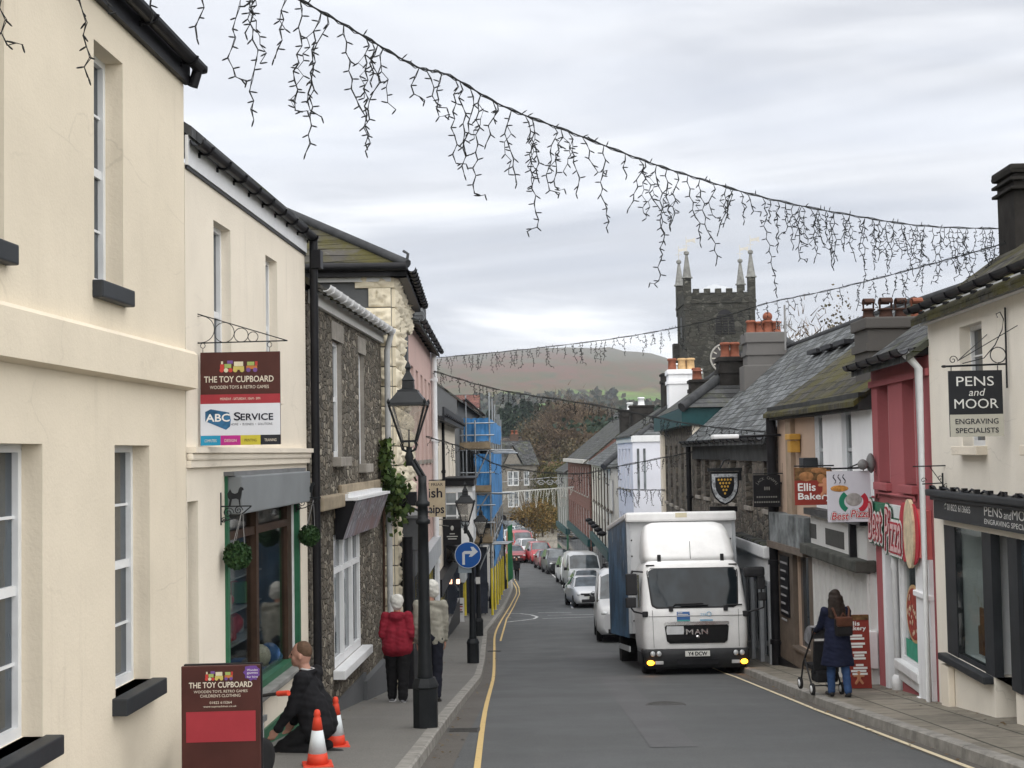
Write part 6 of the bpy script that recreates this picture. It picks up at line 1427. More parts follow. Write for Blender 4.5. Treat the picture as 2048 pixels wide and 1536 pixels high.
for q in (-1, 1):
    wheel(tr, q * .93, .95, .42, .42, .26); wheel(tr, q * .9, 5.6, .42, .42, .44)
    b = MB(); b.tube([(q * 1.0, .95 + .5 * cos(a), .42 + .5 * sin(a)) for a in [pi * i / 10 for i in range(11)]], .09, 6); b.build('wheel_arch', PLAST, tr)
# ---------------------------------------------------------------- street lamps
IRON = M('black_cast_iron', (.014, .016, .018), .45, .3, 6, .1); LGL = M('lantern_glass', (.36, .34, .30), .12, .35, 2.2, 0, 0, .5)
def clear_lantern():
    if 'lantern_clear' in MATS: return MATS['lantern_clear']
    m = bpy.data.materials.new('lantern_clear'); m.use_nodes = True; t = m.node_tree; t.nodes.clear(); o = N(t, 'ShaderNodeOutputMaterial'); a = N(t, 'ShaderNodeBsdfTransparent'); a.inputs[0].default_value = (.9, .88, .84, 1)
    p = N(t, 'ShaderNodeBsdfPrincipled'); p.inputs['Base Color'].default_value = (.5, .48, .44, 1); p.inputs['Roughness'].default_value = .15
    f = trange(t, tnoise(t, tcoord(t), 5, 4, .6), .35, .7, .18, .5); mx = N(t, 'ShaderNodeMixShader'); Lk(t, f, mx.inputs[0]); Lk(t, a.outputs[0], mx.inputs[1]); Lk(t, p.outputs[0], mx.inputs[2]); Lk(t, mx.outputs[0], o.inputs[0])
    MATS['lantern_clear'] = m; return m
def street_lamp(label, loc, lean=-.15, dh=.6):
    t = thing('street_lamp', label, 'street lamp', loc, radians(random.uniform(-3, 3)), 'black lantern posts on the left pavement')
    b = MB(); b.lathe([(.15, 0), (.15, .5), (.165, .52), (.15, .56), (.12, .62)], 8, (0, 0, -.05), False, pi / 8); b.build('base', IRON, t)
    b = MB(); b.lathe([(.10, .5), (.088, .62), (.082, .75), (.068, 1.4), (.066, 2.5 - dh)] + [(r_, z_ - dh) for r_, z_ in ((.06, 2.95), (.085, 2.96), (.085, 3.0), (.062, 3.02), (.06, 3.16), (.085, 3.17), (.085, 3.21), (.06, 3.23), (.05, 3.4), (.05, 3.52))], 16); b.build('pole', IRON, t)
    b = MB(); b.tube([(.0, 0, 3.48 - dh), (lean * .85, 0, 3.70 - dh)], .026, 8); b.tube([(.035, 0, 3.50 - dh), (lean * .85 + .035, 0, 3.72 - dh)], .016, 8); b.lathe([(.05, 0), (.04, .06), (.055, .1), (.035, .16), (.035, .22)], 12, (lean, 0, 3.64 - dh)); b.build('arm', IRON, t)
    z0 = 3.93 - dh; fr = MB()
    for k in range(4):
        a = pi / 4 + k * pi / 2; cx, cy = cos(a), sin(a)
        fr.tube([(lean + .04 * cx, .04 * cy, z0 - .12), (lean + .10 * cx, .10 * cy, z0 - .1), (lean + .125 * cx, .125 * cy, z0 - .04), (lean + .10 * cx, .10 * cy, z0)], .011, 6)
        fr.tube([(lean + .118 * cx, .118 * cy, z0), (lean + .295 * cx, .295 * cy, z0 + .42)], .014, 6)
    fr.box(lean - .095, lean + .095, -.095, .095, z0 - .012, z0 + .012); fr.tube([(lean, 0, z0 - .14), (lean, 0, z0 + .14)], .012, 6)
    fr.build('lantern_frame', IRON, t)
    b = MB(); q0, q1 = .08, .2; vs = [(lean + s * q, u * q, z) for q, z in ((q0, z0 + .012), (q1, z0 + .42)) for s, u in ((-1, -1), (1, -1), (1, 1), (-1, 1))]; b.add(vs, [(0, 1, 5, 4), (1, 2, 6, 5), (2, 3, 7, 6), (3, 0, 4, 7)]); b.build('lantern_glass', clear_lantern(), t)
    b = MB(); b.lathe([(.315, 0), (.31, .03), (.17, .16), (.165, .18), (.1, .2), (.09, .29), (.1, .3), (.075, .33), (.03, .4), (.03, .42), (.05, .45), (.012, .52)], 4, (lean, 0, z0 + .42), False, pi / 4)
    for k in range(4):
        a = pi / 4 + k * pi / 2; b.lathe([(.018, 0), (.02, .03), (.004, .06)], 8, (lean + .3 * cos(a), .3 * sin(a), z0 + .44))
    b.build('lantern_roof', IRON, t); return t
def pave(px, Y): p = at(px, 905, Y); return (p.x, Y, gz(Y) + .13)
s0 = street_lamp('nearest black lantern post, standing in front of the walking couple', (at(848, 1200, 16.5).x, 16.5, gz(16.5) + .13))
street_lamp('second black lantern post, carrying the blue arrow sign', (at(944.5, 1200, 33.3).x, 33.3, gz(33.3) + .13), -.13)
street_lamp('third black lantern post, half hidden behind the blue arrow sign', (at(957, 1200, 46.5).x, 46.5, gz(46.5) + .13), .12)
street_lamp('fourth lantern post, beside the yellow scaffold poles', (at(984, 1200, 66).x, 66, gz(66) + .13), -.13)
street_lamp('farthest lantern post, at the end of the scaffold by the green netting', (at(1009, 1150, 84).x, 84, gz(84) + .13), -.13)
# ---------------------------------------------------------------- blue arrow sign
SB = M('sign_blue', (.01, .075, .28), .4, .04); c = at(936, 1110, 33.08); t = thing('arrow_sign', 'round blue sign with white right turn arrow on a lamp post', 'road sign', c, radians(2))
R_ = .31; n = 40; ci = [(cos(2 * pi * i / n), sin(2 * pi * i / n)) for i in range(n)]
d = MB().prism([(R_ * x, R_ * z) for x, z in ci], -.012, 0).build('disc', M('sign_rim_white', (.52, .56, .6), .4, .03), t)
MB().prism([(R_ * .955 * x, R_ * .955 * z) for x, z in ci], -.016, -.0125).build('blue_face', SB, d)
A = [(-.135, -.225), (-.075, -.225), (-.075, .025), (.055, .025), (.02, -.04), (.09, -.04), (.235, .075), (.13, .19), (.06, .19), (.10, .095), (-.085, .095), (-.135, .055)]
MB().prism(A, -.02, -.0165).build('arrow', M('sign_arrow_white', (.50, .53, .55), .4, .03), d)
MB().box(-.23, .08, .02, .03, -.42, -.1).build('grey_backplate', M('grey_plate', (.2, .24, .27), .5), t); MB().tube([(.1, .06, -.25), (.1, .06, .3)], .03, 8).build('clamp', IRON, t)
tag(MB().box(-.07, .07, -.01, .01, -.11, .11).build('parking_notice', M('notice_white', (.6, .6, .58), .5), None, at(956, 1161, 46.2)), 'tiny white notice plate on the third lantern post', 'notice')
# ---------------------------------------------------------------- hanging and standing signs
def board(name, label, px0, px1, py0, py1, Y, mat, cat='sign', th=.03, rot=0., dz=None):
    a = at(px0, py0, Y); c = at(px1, py0, Y); lo = at((px0 + px1) / 2, py1, Y); w = c.x - a.x; hgt = (a.z + c.z) / 2 - lo.z
    t = thing(name, label, cat, ((a.x + c.x) / 2, Y, (a.z + c.z) / 2), rot); bd = MB().bbox(-w / 2, w / 2, -th / 2, th / 2, -hgt, 0, .004).build('board', mat, t); t['w'] = 0; del t['w']
    return t, bd, w, hgt, -th / 2
def zone(parent, w, h, u0, u1, v0, v1, y, mat, name='panel', off=.002): return MB().box(-w / 2 + u0 * w, -w / 2 + u1 * w, y - off, y - .0004, -v1 * h, -v0 * h).build(name, mat, parent)
def line(parent, s, w, h, u0, u1, v0, v1, y, mat, **k): return txt(parent, s, -w / 2 + u0 * w, -w / 2 + u1 * w, -v1 * h, -v0 * h, mat, y - .003, **k)
CREAML = M('cream_lettering', (.66, .6, .5), .5, .04); TBR = M('toy_sign_brown', (.065, .022, .018), .45, .2, 3); TRED = M('toy_sign_red', (.32, .035, .045), .45, .08)
TOYC = {k: M('toy_print_' + k, c_, .5, .1, 5) for k, c_ in dict(red=(.45, .05, .04), yellow=(.5, .42, .12), green=(.3, .38, .12), purple=(.16, .08, .26), cream=(.6, .55, .4), orange=(.45, .16, .05)).items()}
def toy_train(parent, w, h, u0, u1, v0, v1, y):
    """little wooden train: engine and two trucks with round wheels"""
    X = lambda u: -w / 2 + (u0 + (u1 - u0) * u) * w
    Zf = lambda v: -(v0 + (v1 - v0) * v) * h
    sx = (u1 - u0) * w; sz = (v1 - v0) * h
    def bx(c_, a, b_, p, q, dy=.003): MB().box(X(a), X(b_), y - dy, y - .001, Zf(q), Zf(p)).build('train_print', TOYC[c_], parent)
    def disc(c_, u, v, r, dy=.005): MB().prism([(X(u) + r * sx * cos(2 * pi * i / 14), Zf(v) + r * sx * sin(2 * pi * i / 14)) for i in range(14)], y - dy, y - .001).build('train_print', TOYC[c_], parent)
    bx('red', .02, .12, .35, .85); bx('cream', .045, .095, .08, .33); bx('green', .13, .30, .32, .68); bx('purple', .2, .34, .02, .3); bx('yellow', .35, .62, .55, .85); bx('cream', .37, .6, .12, .53); bx('orange', .68, .95, .5, .8); bx('green', .7, .88, .15, .48); bx('red', .9, .96, .12, .48)
    for u, c_ in ((.06, 'red'), (.17, 'cream'), (.28, 'red'), (.4, 'yellow'), (.57, 'yellow'), (.73, 'purple'), (.9, 'purple')): disc(c_, u, .88, .055)
t, bd, w, h, y = board('toy_shop_sign', 'hanging brown and white two shop sign on the left under a ringed bracket', 401, 560, 704, 890, 12.1, TBR)
zone(bd, w, h, 0, 1, .455, .555, y, TRED); zone(bd, w, h, 0, 1, .555, .895, y, M('sign_cool_white', (.62, .64, .69), .45, .03))
for k, (c_, s_) in enumerate((((.02, .25, .42), 'COMPUTERS'), ((.42, .03, .22), 'DESIGN'), ((.52, .45, .05), 'PRINTING'), ((.02, .022, .028), 'TRAINING'))):
    zone(bd, w, h, k / 4, (k + 1) / 4, .895, 1, y, M('print_block_%d' % k, c_, .5, .05)); line(bd, s_, w, h, k / 4 + .05, k / 4 + .2, .935, .965, y, CREAML if k != 2 else BROWNP)
toy_train(bd, w, h, .24, .74, .09, .21, y)
line(bd, 'THE TOY CUPBOARD', w, h, .05, .92, .26, .325, y, CREAML, bold=.0012); line(bd, 'WOODEN TOYS & RETRO GAMES', w, h, .12, .86, .36, .395, y, CREAML); line(bd, 'MONDAY - SATURDAY, 10AM - 5PM', w, h, .25, .75, .49, .52, y, CREAML)
X = lambda u: -w / 2 + u * w
Zf = lambda v: -v * h
lg = MB().prism([(X(.06), Zf(.64)), (X(.13), Zf(.612)), (X(.36), Zf(.65)), (X(.38), Zf(.73)), (X(.37), Zf(.80)), (X(.32), Zf(.835)), (X(.06), Zf(.74))], y - .004, y - .001).build('logo', M('logo_blue', (.03, .12, .24), .5, .5, 9), bd)
txt(lg, 'ABC', X(.07), X(.365), Zf(.745), Zf(.665), SW, y - .006, bold=.002); line(bd, 'S', w, h, .42, .50, .65, .735, y, M('ink_black', (.012, .014, .025), .5), bold=.0018); line(bd, 'ERVICE', w, h, .505, .91, .665, .735, y, MATS['ink_black'], bold=.0018); line(bd, 'HOME  •  BUSINESS  •  SOLUTIONS', w, h, .38, .9, .765, .79, y, MATS['ink_black'])
k = .0043; b = MB(); xl = at(375, 650, 12.1).x - t.location.x; xr = at(575, 684, 12.1).x - t.location.x; zl0 = at(375, 687, 12.1).z - t.location.z; zl1 = at(375, 622, 12.1).z - t.location.z
b.tube([(xl, 0, zl0 - .01), (xl, 0, zl1 + .01)], .008, 6); b.tube([(xl, 0, zl0), (xr, 0, zl0 + .01)], .006, 6); b.tube([(xl, 0, zl1), (xr, 0, zl0 + .01)], .005, 6); xx = xl
for r_ in (27, 20, 14, 10): r_ *= k; xx += r_; b.tube([(xx + r_ * cos(a), 0, zl0 + .005 + r_ + r_ * sin(a)) for a in [2 * pi * i / 28 for i in range(28)]], .0035, 5, closed=True); xx += r_
for u in (.03, .87): b.tube([(X(u) + .02 * cos(a), 0, zl0 - .022 + .022 * sin(a)) for a in [2 * pi * i / 12 for i in range(12)]], .003, 5, closed=True); b.tube([(X(u), 0, zl0 - .04), (X(u), 0, 0)], .003, 5)
b.build('bracket', IRON, t)
# engraver's hanging sign
t, bd, w, h, y = board('engraver_sign', 'charcoal and pale grey hanging sign on a scrolled bracket at the right edge', 1896, 2003, 741, 873, 15.3, M('sign_charcoal', (.022, .024, .028), .45, .08))
zone(bd, w, h, 0, 1, .665, 1, y, M('sign_stone', (.46, .45, .39), .5, .05)); INK = MATS['ink_black']
line(bd, 'PENS', w, h, .14, .84, .09, .235, y, LET); line(bd, 'and', w, h, .36, .64, .275, .385, y, LET, slant=.25); line(bd, 'MOOR', w, h, .09, .91, .43, .575, y, LET); line(bd, 'ENGRAVING', w, h, .1, .9, .73, .81, y, INK, bold=.001); line(bd, 'SPECIALISTS', w, h, .1, .9, .87, .945, y, INK, bold=.001)
def L(px, py, Y=15.3, tt=None): q = at(px, py, Y) - Vector((tt or t).location); return (q.x, q.y, q.z)
b = MB(); b.tube([L(2010, 615), L(2014, 776)], .011, 8); b.tube([L(1886, 733), L(2011, 728)], .011, 8); b.ball(L(1888, 733), .02, 8, 6, (1.6, .8, .8))
q = L(1996, 710); b.tube([(q[0] + .085 * cos(a), q[1], q[2] + .085 * sin(a)) for a in [2 * pi * i / 24 for i in range(24)]], .006, 6, closed=True)
b.tube([L(1925, 727), L(1968, 716), L(1990, 690), L(2004, 660), L(2007, 638), L(2000, 624), L(1992, 628), L(1995, 635)], .006, 6); q = L(1906, 720); b.tube([(q[0] + .05 * (1 - i / 22) * cos(i * .45), q[1], q[2] + .05 * (1 - i / 22) * sin(i * .45)) for i in range(20)], .005, 5)
b.tube([L(1915, 722), L(1983, 661, 16.2)], .005, 5); b.tube([L(1915, 722), L(2035, 651, 14.9)], .005, 5)
for px in (1902, 1995): b.tube([L(px, 731), L(px, 742)], .006, 5)
b.build('bracket', IRON, t)
# shield, bar sign, bakery, pizza
sY = 34.6; t, bd, w, h, y = board('shield_sign', 'black shield sign with gold dots hanging over the stone building', 1420, 1477, 945, 1010, sY, BLACKP)
bd.data = MB().box(-w / 2, w / 2, -.02, .02, -.02, .02).mesh('board', BLACKP)
def shield(s, dz=0): 
    P = [(-.5, 0), (.5, 0), (.5, -.38), (.46, -.6), (.34, -.8), (.18, -.93), (0, -1), (-.18, -.93), (-.34, -.8), (-.46, -.6), (-.5, -.38)]
    return [(x * w * s, (z * s - (1 - s) * .42) * h) for x, z in P]
MB().prism(shield(1), -.03, 0).build('shield', BLACKP, bd); MB().prism(shield(.9), -.036, -.031).build('pale_border', worn('shield_border', (.42, .44, .46), .4), bd); MB().prism(shield(.66), -.042, -.037).build('shield_centre', BLACKP, bd)
b = MB()
for r_, n_ in enumerate((5, 4, 3, 2, 1)):
    for k_ in range(n_): b.prism([(((k_ - (n_ - 1) / 2) * .105 + .036 * cos(2 * pi * i / 10)) * w, (-.22 - .105 * r_ + .036 * sin(2 * pi * i / 10)) * h) for i in range(10)], -.046, -.0425)
b.build('gold_dots', M('gold_paint', (.5, .3, .05), .5, .1), bd)
b = MB(); b.box(-w * .58, w * .62, -.04, .04, .03, .11); b.box(w * .5, w * .6, -.03, .03, -.2, .1); b.tube([(-.1, 0, .1), (.0, 0, .3), (.15, 0, .35), (.1, 0, .2)], .02, 6); b.build('bracket', IRON, t); MB().box(-w * .48, w * .5, .3, .36, -h * 1.22, -h * 1.06).build('dark_strip', BLACKP, t)
t, bd, w, h, y = board('bar_sign', 'square black sign with dim grey writing beside the tan house', 1506, 1560, 950, 1014, 30.0, BLACKP)
GRL = M('dim_grey_lettering', (.16, .16, .15), .6, .1)
b = MB(); word = 'JACK CHAMS'
for i, ch in enumerate(word):
    if ch == ' ': continue
    an = radians(150 - 120 * i / (len(word) - 1)); vs, fs, w_, h_ = text_mesh(ch); m4 = Matrix.Translation((cos(an) * w * .36, y - .003, -.47 * h + sin(an) * h * .34)) @ Matrix.Rotation(-(an - pi / 2), 4, 'Y'); sc_ = .085 * h / .7
    b.add([m4 @ Vector(((a - w_ / 2) * sc_, 0, c_ * sc_)) for a, c_ in vs], fs)
b.build('lettering', GRL, bd); b = MB()
for q in (-1, 0, 1): b.ball((q * .045, y - .003, -.42 * h), .035, 8, 6, (.5, .1, 1.2))
b.build('crest', GRL, bd)
b = MB()
for v, n_ in ((.66, 9), (.82, 11)):
    for k_ in range(n_): b.box((k_ - n_ / 2) * .05, (k_ - n_ / 2) * .05 + .035, y - .003, y, -(v + .05) * h, -v * h)
b.build('small_print', GRL, bd); b = MB(); b.tube([(-w / 2, 0, .03), (w * .62, 0, .03)], .014, 6); b.tube([(w * .62, 0, -.5), (w * .62, 0, .25)], .014, 6); b.build('bracket', IRON, t)
t, bd, w, h, y = board('bakery_sign', 'red bakery sign with loaves, partly behind the white pizza board', 1588, 1662, 935, 1010, 25.6, M('bakery_red', (.24, .035, .025), .5, .08))
zone(bd, w, h, 0, 1, 0, .34, y, M('bread_photo', (.14, .075, .03), .6, .7, 9)); LOAF = M('loaf_print', (.32, .15, .06), .6, .4, 12)
b = MB()
for u, v, rx, rz in ((.32, .24, .2, .13), (.62, .08, .17, .07), (.88, .12, .15, .08), (.72, .3, .12, .13)): b.ball((X0 := -w / 2 + u * w, y - .002, -v * h), rx * w, 14, 8, (1, .03, rz / rx))
b.build('loaves', LOAF, bd); gb = MB(); GX, GZ = -w / 2 + .82 * w, -.5 * h
gb.ball((GX, y - .004, GZ + .10), .055, 10, 6, (1, .1, 1)); gb.capsule((GX, y - .004, GZ + .04), (GX, y - .004, GZ - .08), .045, .05, 8); gb.capsule((GX - .1, y - .004, GZ + .02), (GX + .1, y - .004, GZ + .02), .028, .028, 8); gb.capsule((GX, y - .004, GZ - .08), (GX - .07, y - .004, GZ - .17), .03, .028, 8); gb.capsule((GX, y - .004, GZ - .08), (GX + .07, y - .004, GZ - .17), .03, .028, 8)
for i, v in enumerate(gb.v): gb.v[i] = (v[0], y - .004 + (v[1] - y + .004) * .08, v[2])
gb.build('biscuit_figure', M('ginger_biscuit_print', (.50, .22, .12), .6, .1, 8), bd)
line(bd, 'Ellis', w, h, .09, .56, .42, .62, y, SW, bold=.004); line(bd, 'Bakery', w, h, .09, .98, .68, .9, y, SW, bold=.004)
b = MB(); b.tube([(-w / 2, 0, .03), (w / 2 + .1, 0, .03)], .015, 6); b.build('bracket', IRON, t)
t, bd, w, h, y = board('pizza_sign', 'white square pizza sign with a steaming pizza and curved colour bands', 1653, 1740, 942, 1044, 22.4, M('sign_pale_white', (.60, .61, .67), .45, .03))
b = MB()
for u in (.17, .28, .39): b.tube([(-w / 2 + (u + .03 * sin(i * .9)) * w, y - .003, -(.24 - .025 * i) * h) for i in range(8)], [.006 + .003 * sin(i * .45) for i in range(8)], 5)
b.build('steam', INK, bd); pz = MB().ball((-w / 2 + .28 * w, y - .003, -.34 * h), .21 * w, 18, 6, (1, .03, .36)).build('pizza', M('pizza_print', (.5, .24, .06), .5, .5, 26), bd)
b = MB(); b.prism([(.1 * w + .34 * w * cos(a), -.60 * h + .25 * h * sin(a)) for a in [radians(130 + 8 * i) for i in range(14)]] + [(.1 * w + .22 * w * cos(a), -.60 * h + .15 * h * sin(a)) for a in [radians(130 + 8 * i) for i in range(13, -1, -1)]], y - .004, y - .001); b.build('green_band', M('print_green', (.02, .2, .12), .5), bd)
b = MB(); b.prism([(.1 * w + .34 * w * cos(a), -.60 * h + .25 * h * sin(a)) for a in [radians(-62 + 8 * i) for i in range(14)]] + [(.1 * w + .22 * w * cos(a), -.60 * h + .15 * h * sin(a)) for a in [radians(-62 + 8 * i) for i in range(13, -1, -1)]], y - .004, y - .001); b.build('red_band', SR, bd)
MB().ball((.1 * w, y - .002, -.56 * h), .19 * w, 16, 8, (1, .03, .8)).build('plate_print', M('print_grey', (.34, .33, .32), .5, .3, 9), bd)
for bo, mt, dy in ((.022, M('print_shadow', (.2, .21, .25), .5), .003), (.012, SW, .005), (.002, SR, .007)):
    txt(bd, 'Best', -w / 2 + .08 * w, -w / 2 + .46 * w, -.95 * h, -.81 * h, mt, y - dy, slant=.2, bold=bo); txt(bd, 'Pizza', -w / 2 + .52 * w, -w / 2 + .95 * w, -.91 * h, -.77 * h, mt, y - dy, slant=.2, bold=bo)
b = MB(); b.tube([(-w / 2, 0, .04), (w / 2 + .05, 0, .05)], .016, 6); b.tube([(-w * .4, 0, .04), (-w * .4, 0, 0)], .008, 5); b.tube([(w * .35, 0, .04), (w * .35, 0, 0)], .008, 5); b.tube([(0, 0, .05), (.25 * w, -.05, .12)], .012, 5); b.build('bracket', IRON, t); b = MB(); b.ball((.3 * w, -.1, .10), .085, 12, 8); b.ball((w * .52, 0, .12), .1, 12, 8, (.7, 1, 1.6)); b.build('spot_lamp', M('lamp_grey', (.16, .16, .16), .4, .3, 6), t)
t = thing('iron_bracket', 'empty scrolled iron bracket above the charcoal fascia at the right', 'bracket', at(1890, 930, 18.0), 0)
b = MB(); b.tube([L(1897, 922, 18.0), L(1899, 984, 18.0)], .014, 6); b.tube([L(1826, 933, 18.4), L(1898, 931, 18.0)], .009, 6); b.tube([L(1845, 968, 18.2), L(1886, 966, 18.0)], .009, 6); b.tube([L(1885, 946, 18.0), L(1886, 985, 18.0)], .012, 6); b.tube([L(1860, 934, 18.1), L(1885, 968, 18.0)], .006, 5)
for px, py in ((1880, 957), (1892, 972), (1847, 961)): q = L(px, py, 18.0); b.tube([(q[0] + .04 * (1 - i / 16) * cos(i * .5), q[1], q[2] + .04 * (1 - i / 16) * sin(i * .5)) for i in range(15)], .005, 5)
b.build('scrollwork', IRON, t)
# left: fish and chips board, pub sign, awning, white boards
t, bd, w, h, y = board('chip_shop_sign', 'cream fish and chip sign half hidden by the nearest lantern post', 838, 890, 962, 1034, 37.6, M('chip_cream', (.46, .40, .28), .5, .08))
line(bd, 'FRY FRIAR', w, h, .12, .92, .06, .14, y, INK); line(bd, 'Fish', w, h, .12, .88, .2, .46, y, INK, bold=.006); line(bd, 'Chips', w, h, .03, .95, .66, .97, y, INK, bold=.006)
MB().tube([(-w / 2 - .1, 0, .02), (w / 2, 0, .02)], .015, 6).build('bracket', IRON, t)
t, bd, w, h, y = board('pub_sign', 'black pub sign with small white crest below the white bay window', 886, 922, 1037, 1090, 41.5, BLACKP)
DWP = M('dull_white_print', (.4, .4, .38), .5); MB().ball((0, y - .004, -.36 * h), .06, 10, 6, (.8, .1, 1.2)).build('crest', DWP, bd); b = MB()
for v, u in ((.56, .14), (.66, .3), (.75, .24)): b.box(-w * u, w * u, y - .004, y, -(v + .035) * h, -v * h)
b.build('small_print', DWP, bd); b = MB(); b.tube([(-w / 2 - .55, 0, -.02), (w / 2, 0, -.02)], .018, 6); b.tube([(-w / 2 - .6, 0, -.12), (-.1, 0, -.22)], .018, 6); b.build('bracket', M('pale_iron', (.3, .29, .27), .5), t)
p = at(905, 1100, 47.0); t = thing('shop_awning', 'dark grey fabric awning over the shaded shop entrance', 'awning', (-2.28, 45.5, p.z), 0)
b = MB(); b.add([(0, 0, .25), (0, 6, .25), (.95, 6, -.4), (.95, 0, -.4), (.95, 0, -.52), (.95, 6, -.52), (0, 0, .22), (0, 6, .22), (.93, 0, -.42), (.93, 6, -.42)], [(0, 1, 2, 3), (3, 2, 5, 4), (6, 8, 9, 7), (0, 3, 8, 6), (1, 7, 9, 2)]); b.build('canopy', M('grey_awning', (.075, .075, .08), .9, .2, 3), t); MB().tube([(0, .1, -.2), (.9, .1, -.42)], .02, 6).tube([(0, 5.9, -.2), (.9, 5.9, -.42)], .02, 6).build('arms', IRON, t)
tag(MB().bbox(-.06, .06, -.06, .06, -.08, .08, .02).build('warm_lamp', M('lit_bulb', (1, .6, .4), .5, .02, 5, 0, 0, .4, ((1, .55, .35), 2.)), None, at(916, 1163, 50)), 'small lit orange lamp in the dark shop entrance', 'lamp')
def aboard(name, label, px0, px1, py0, Y, mat, off=.13, hgt=None):
    a = at(px0, py0, Y); c = at(px1, py0, Y); w = c.x - a.x; zg = gz(Y) + off; h = hgt or ((a.z + c.z) / 2 - zg)
    t = thing(name, label, 'sign board', ((a.x + c.x) / 2, Y, zg), 0); bd = MB()
    bd.box(-w / 2, w / 2, -.015, .0, 0, h, Matrix.Rotation(-.08, 4, 'X')); o = bd.build('front_board', mat, t); o.location = (0, -.1, 0); MB().box(-w / 2, w / 2, 0, .015, 0, h, Matrix.Rotation(.12, 4, 'X')).build('back_board', mat, t).location = (0, .16, 0); return t, o, w, h
def acontent(o, fn):
    e = bpy.data.objects
    fn()
WB = M('white_board_face', (.56, .56, .57), .5, .05); RB = M('red_print', (.35, .08, .09), .5)
t, o, w, h = aboard('pavement_board', 'white pavement board with red and blue writing under the awning', 901, 928, 1196, 55.5, WB)
ml = Matrix.Rotation(-.08, 4, 'X')
def pr(o, w, h, rows, y=-.02):
    for u0, u1, v0, v1, m_ in rows: MB().box(-w / 2 + u0 * w, -w / 2 + u1 * w, y - .006, y + .004, h * (1 - v1), h * (1 - v0), ml).build('print', m_, o)
pr(o, w, h, [(.3, .65, .14, .19, RB), (.15, .9, .23, .29, INK), (.15, .9, .32, .38, RB), (.15, .85, .46, .51, RB), (.2, .9, .55, .60, INK), (.1, .9, .66, .68, GREYP), (.1, .25, .8, .86, INK)])
t, o, w, h = aboard('pavement_board', 'plain white pavement board just behind the man in beige', 874, 897, 1206, 52, WB); pr(o, w, h, [(.45, .75, .24, .30, INK), (.45, .8, .32, .38, INK)])
# red bakery board by the wall
t, o, w, h = aboard('bakery_board', 'tall red bakery board standing behind the woman with the pushchair', 1686, 1736, 1229, 21.9, MATS['bakery_red'], .16)
rows = []
for v0, v1, u0, u1 in ((.08, .13, .25, .7),): pass
ln = lambda s, u0, u1, v0, v1: txt(o, s, -w / 2 + u0 * w, -w / 2 + u1 * w, h * (1 - v1), h * (1 - v0), SW, -.022, bold=.003, fn=lambda x, yy, z: ml @ Vector((x, yy, z)))
ln('Ellis', .12, .62, .09, .145); ln('Bakery', .1, .86, .155, .225)
pr(o, w, h, [(0, 1, 0, .07, MATS['bread_photo'])] + [(u0, u1, v, v + .028, SW) for v, u0, u1 in ((.27, .2, .7), (.31, .2, .78), (.38, .2, .8), (.42, .25, .7), (.5, .3, .85), (.54, .35, .75), (.58, .3, .8), (.67, .4, .7), (.71, .3, .85), (.75, .2, .8), (.79, .25, .85))])
gb = MB(); gb.ball((0, 0, .13), .035, 10, 6); gb.capsule((0, 0, .09), (0, 0, .04), .03, .03, 8); gb.capsule((-.07, 0, .08), (.07, 0, .08), .018, .018, 8); gb.capsule((0, 0, .04), (-.05, 0, -.03), .02, .02, 8); gb.capsule((0, 0, .04), (.05, 0, -.03), .02, .02, 8)
gb.v = [tuple(ml @ Vector((v[0], -.024 + v[1] * .1, .11 + v[2]))) for v in gb.v]; gb.build('biscuit_figure', MATS['ginger_biscuit_print'], o)
# toy shop board beside the tall house
a = at(364, 1332, 9.9); c = at(520, 1330, 9.9); w = c.x - a.x; zg = gz(9.9) + .13; h = a.z - zg
t = thing('toy_shop_board', 'brown toy shop pavement board at the foot of the tall cream house', 'sign board', ((a.x + c.x) / 2, 9.9, zg), radians(3))
bd = MB().bbox(-w / 2, w / 2, -.02, .02, 0, h, .006).build('front_board', TBR, t); MB().bbox(-w / 2, w / 2, .02, .06, 0, h, .006, ).build('back_board', BLACKP, t).location = (0, .06, 0)
class _S: pass
for o_ in (bd,): pass
bd2 = bpy.data.objects.new('print_layer', None)
def sh(v): return -v * 1.0
y = -.02
def tl(s, u0, u1, z0_, z1_, m_, **k): return txt(bd, s, -w / 2 + u0 * w, -w / 2 + u1 * w, h - z1_, h - z0_, m_, y - .003, **k)
px = (c.x - a.x) / 156.
tr_ = bpy.data.objects.new('printed_train', None)
bpy.data.objects.remove(bd2); bpy.data.objects.remove(tr_)
ofs = h
def toy_train2():
    n0 = set(bd.children); toy_train(bd, w, 1.0, .30, .67, 10 * px, 28 * px, y)
    for o_ in set(bd.children) - n0: o_.location = (0, 0, h)
toy_train2()
tl('THE TOY CUPBOARD', .1, .9, 32 * px, 43 * px, CREAML, bold=.001); tl('WOODEN TOYS, RETRO GAMES', .16, .84, 48 * px, 54 * px, CREAML); tl("CHILDREN'S CLOTHING", .24, .75, 56 * px, 62 * px, CREAML); tl('01822 615264', .36, .64, 70 * px, 75 * px, CREAML); tl('www.toymachines.co.uk', .28, .7, 78 * px, 83 * px, CREAML)
MB().box(-w / 2 + .06 * w, w / 2 - .06 * w, y - .003, y - .0005, h - 150 * px, h - 90 * px).build('red_panel', TRED, bd)
P = []; 
for i in range(18):
    an = 2 * pi * i / 18; r_ = (.062 if i % 2 else .05); P.append((w / 2 - .056 + min(.055, r_ * cos(an)), h - .05 + min(.045, r_ * sin(an))))
st_ = MB().prism(P, y - .004, y - .001).build('purple_star', M('print_purple', (.13, .06, .25), .5), bd)
for i, s_ in enumerate(('Wooden', 'games', 'for hire')): txt(st_, s_, w / 2 - .09, w / 2 - .015, h - .04 - .024 * i, h - .026 - .024 * i, SW, y - .006)
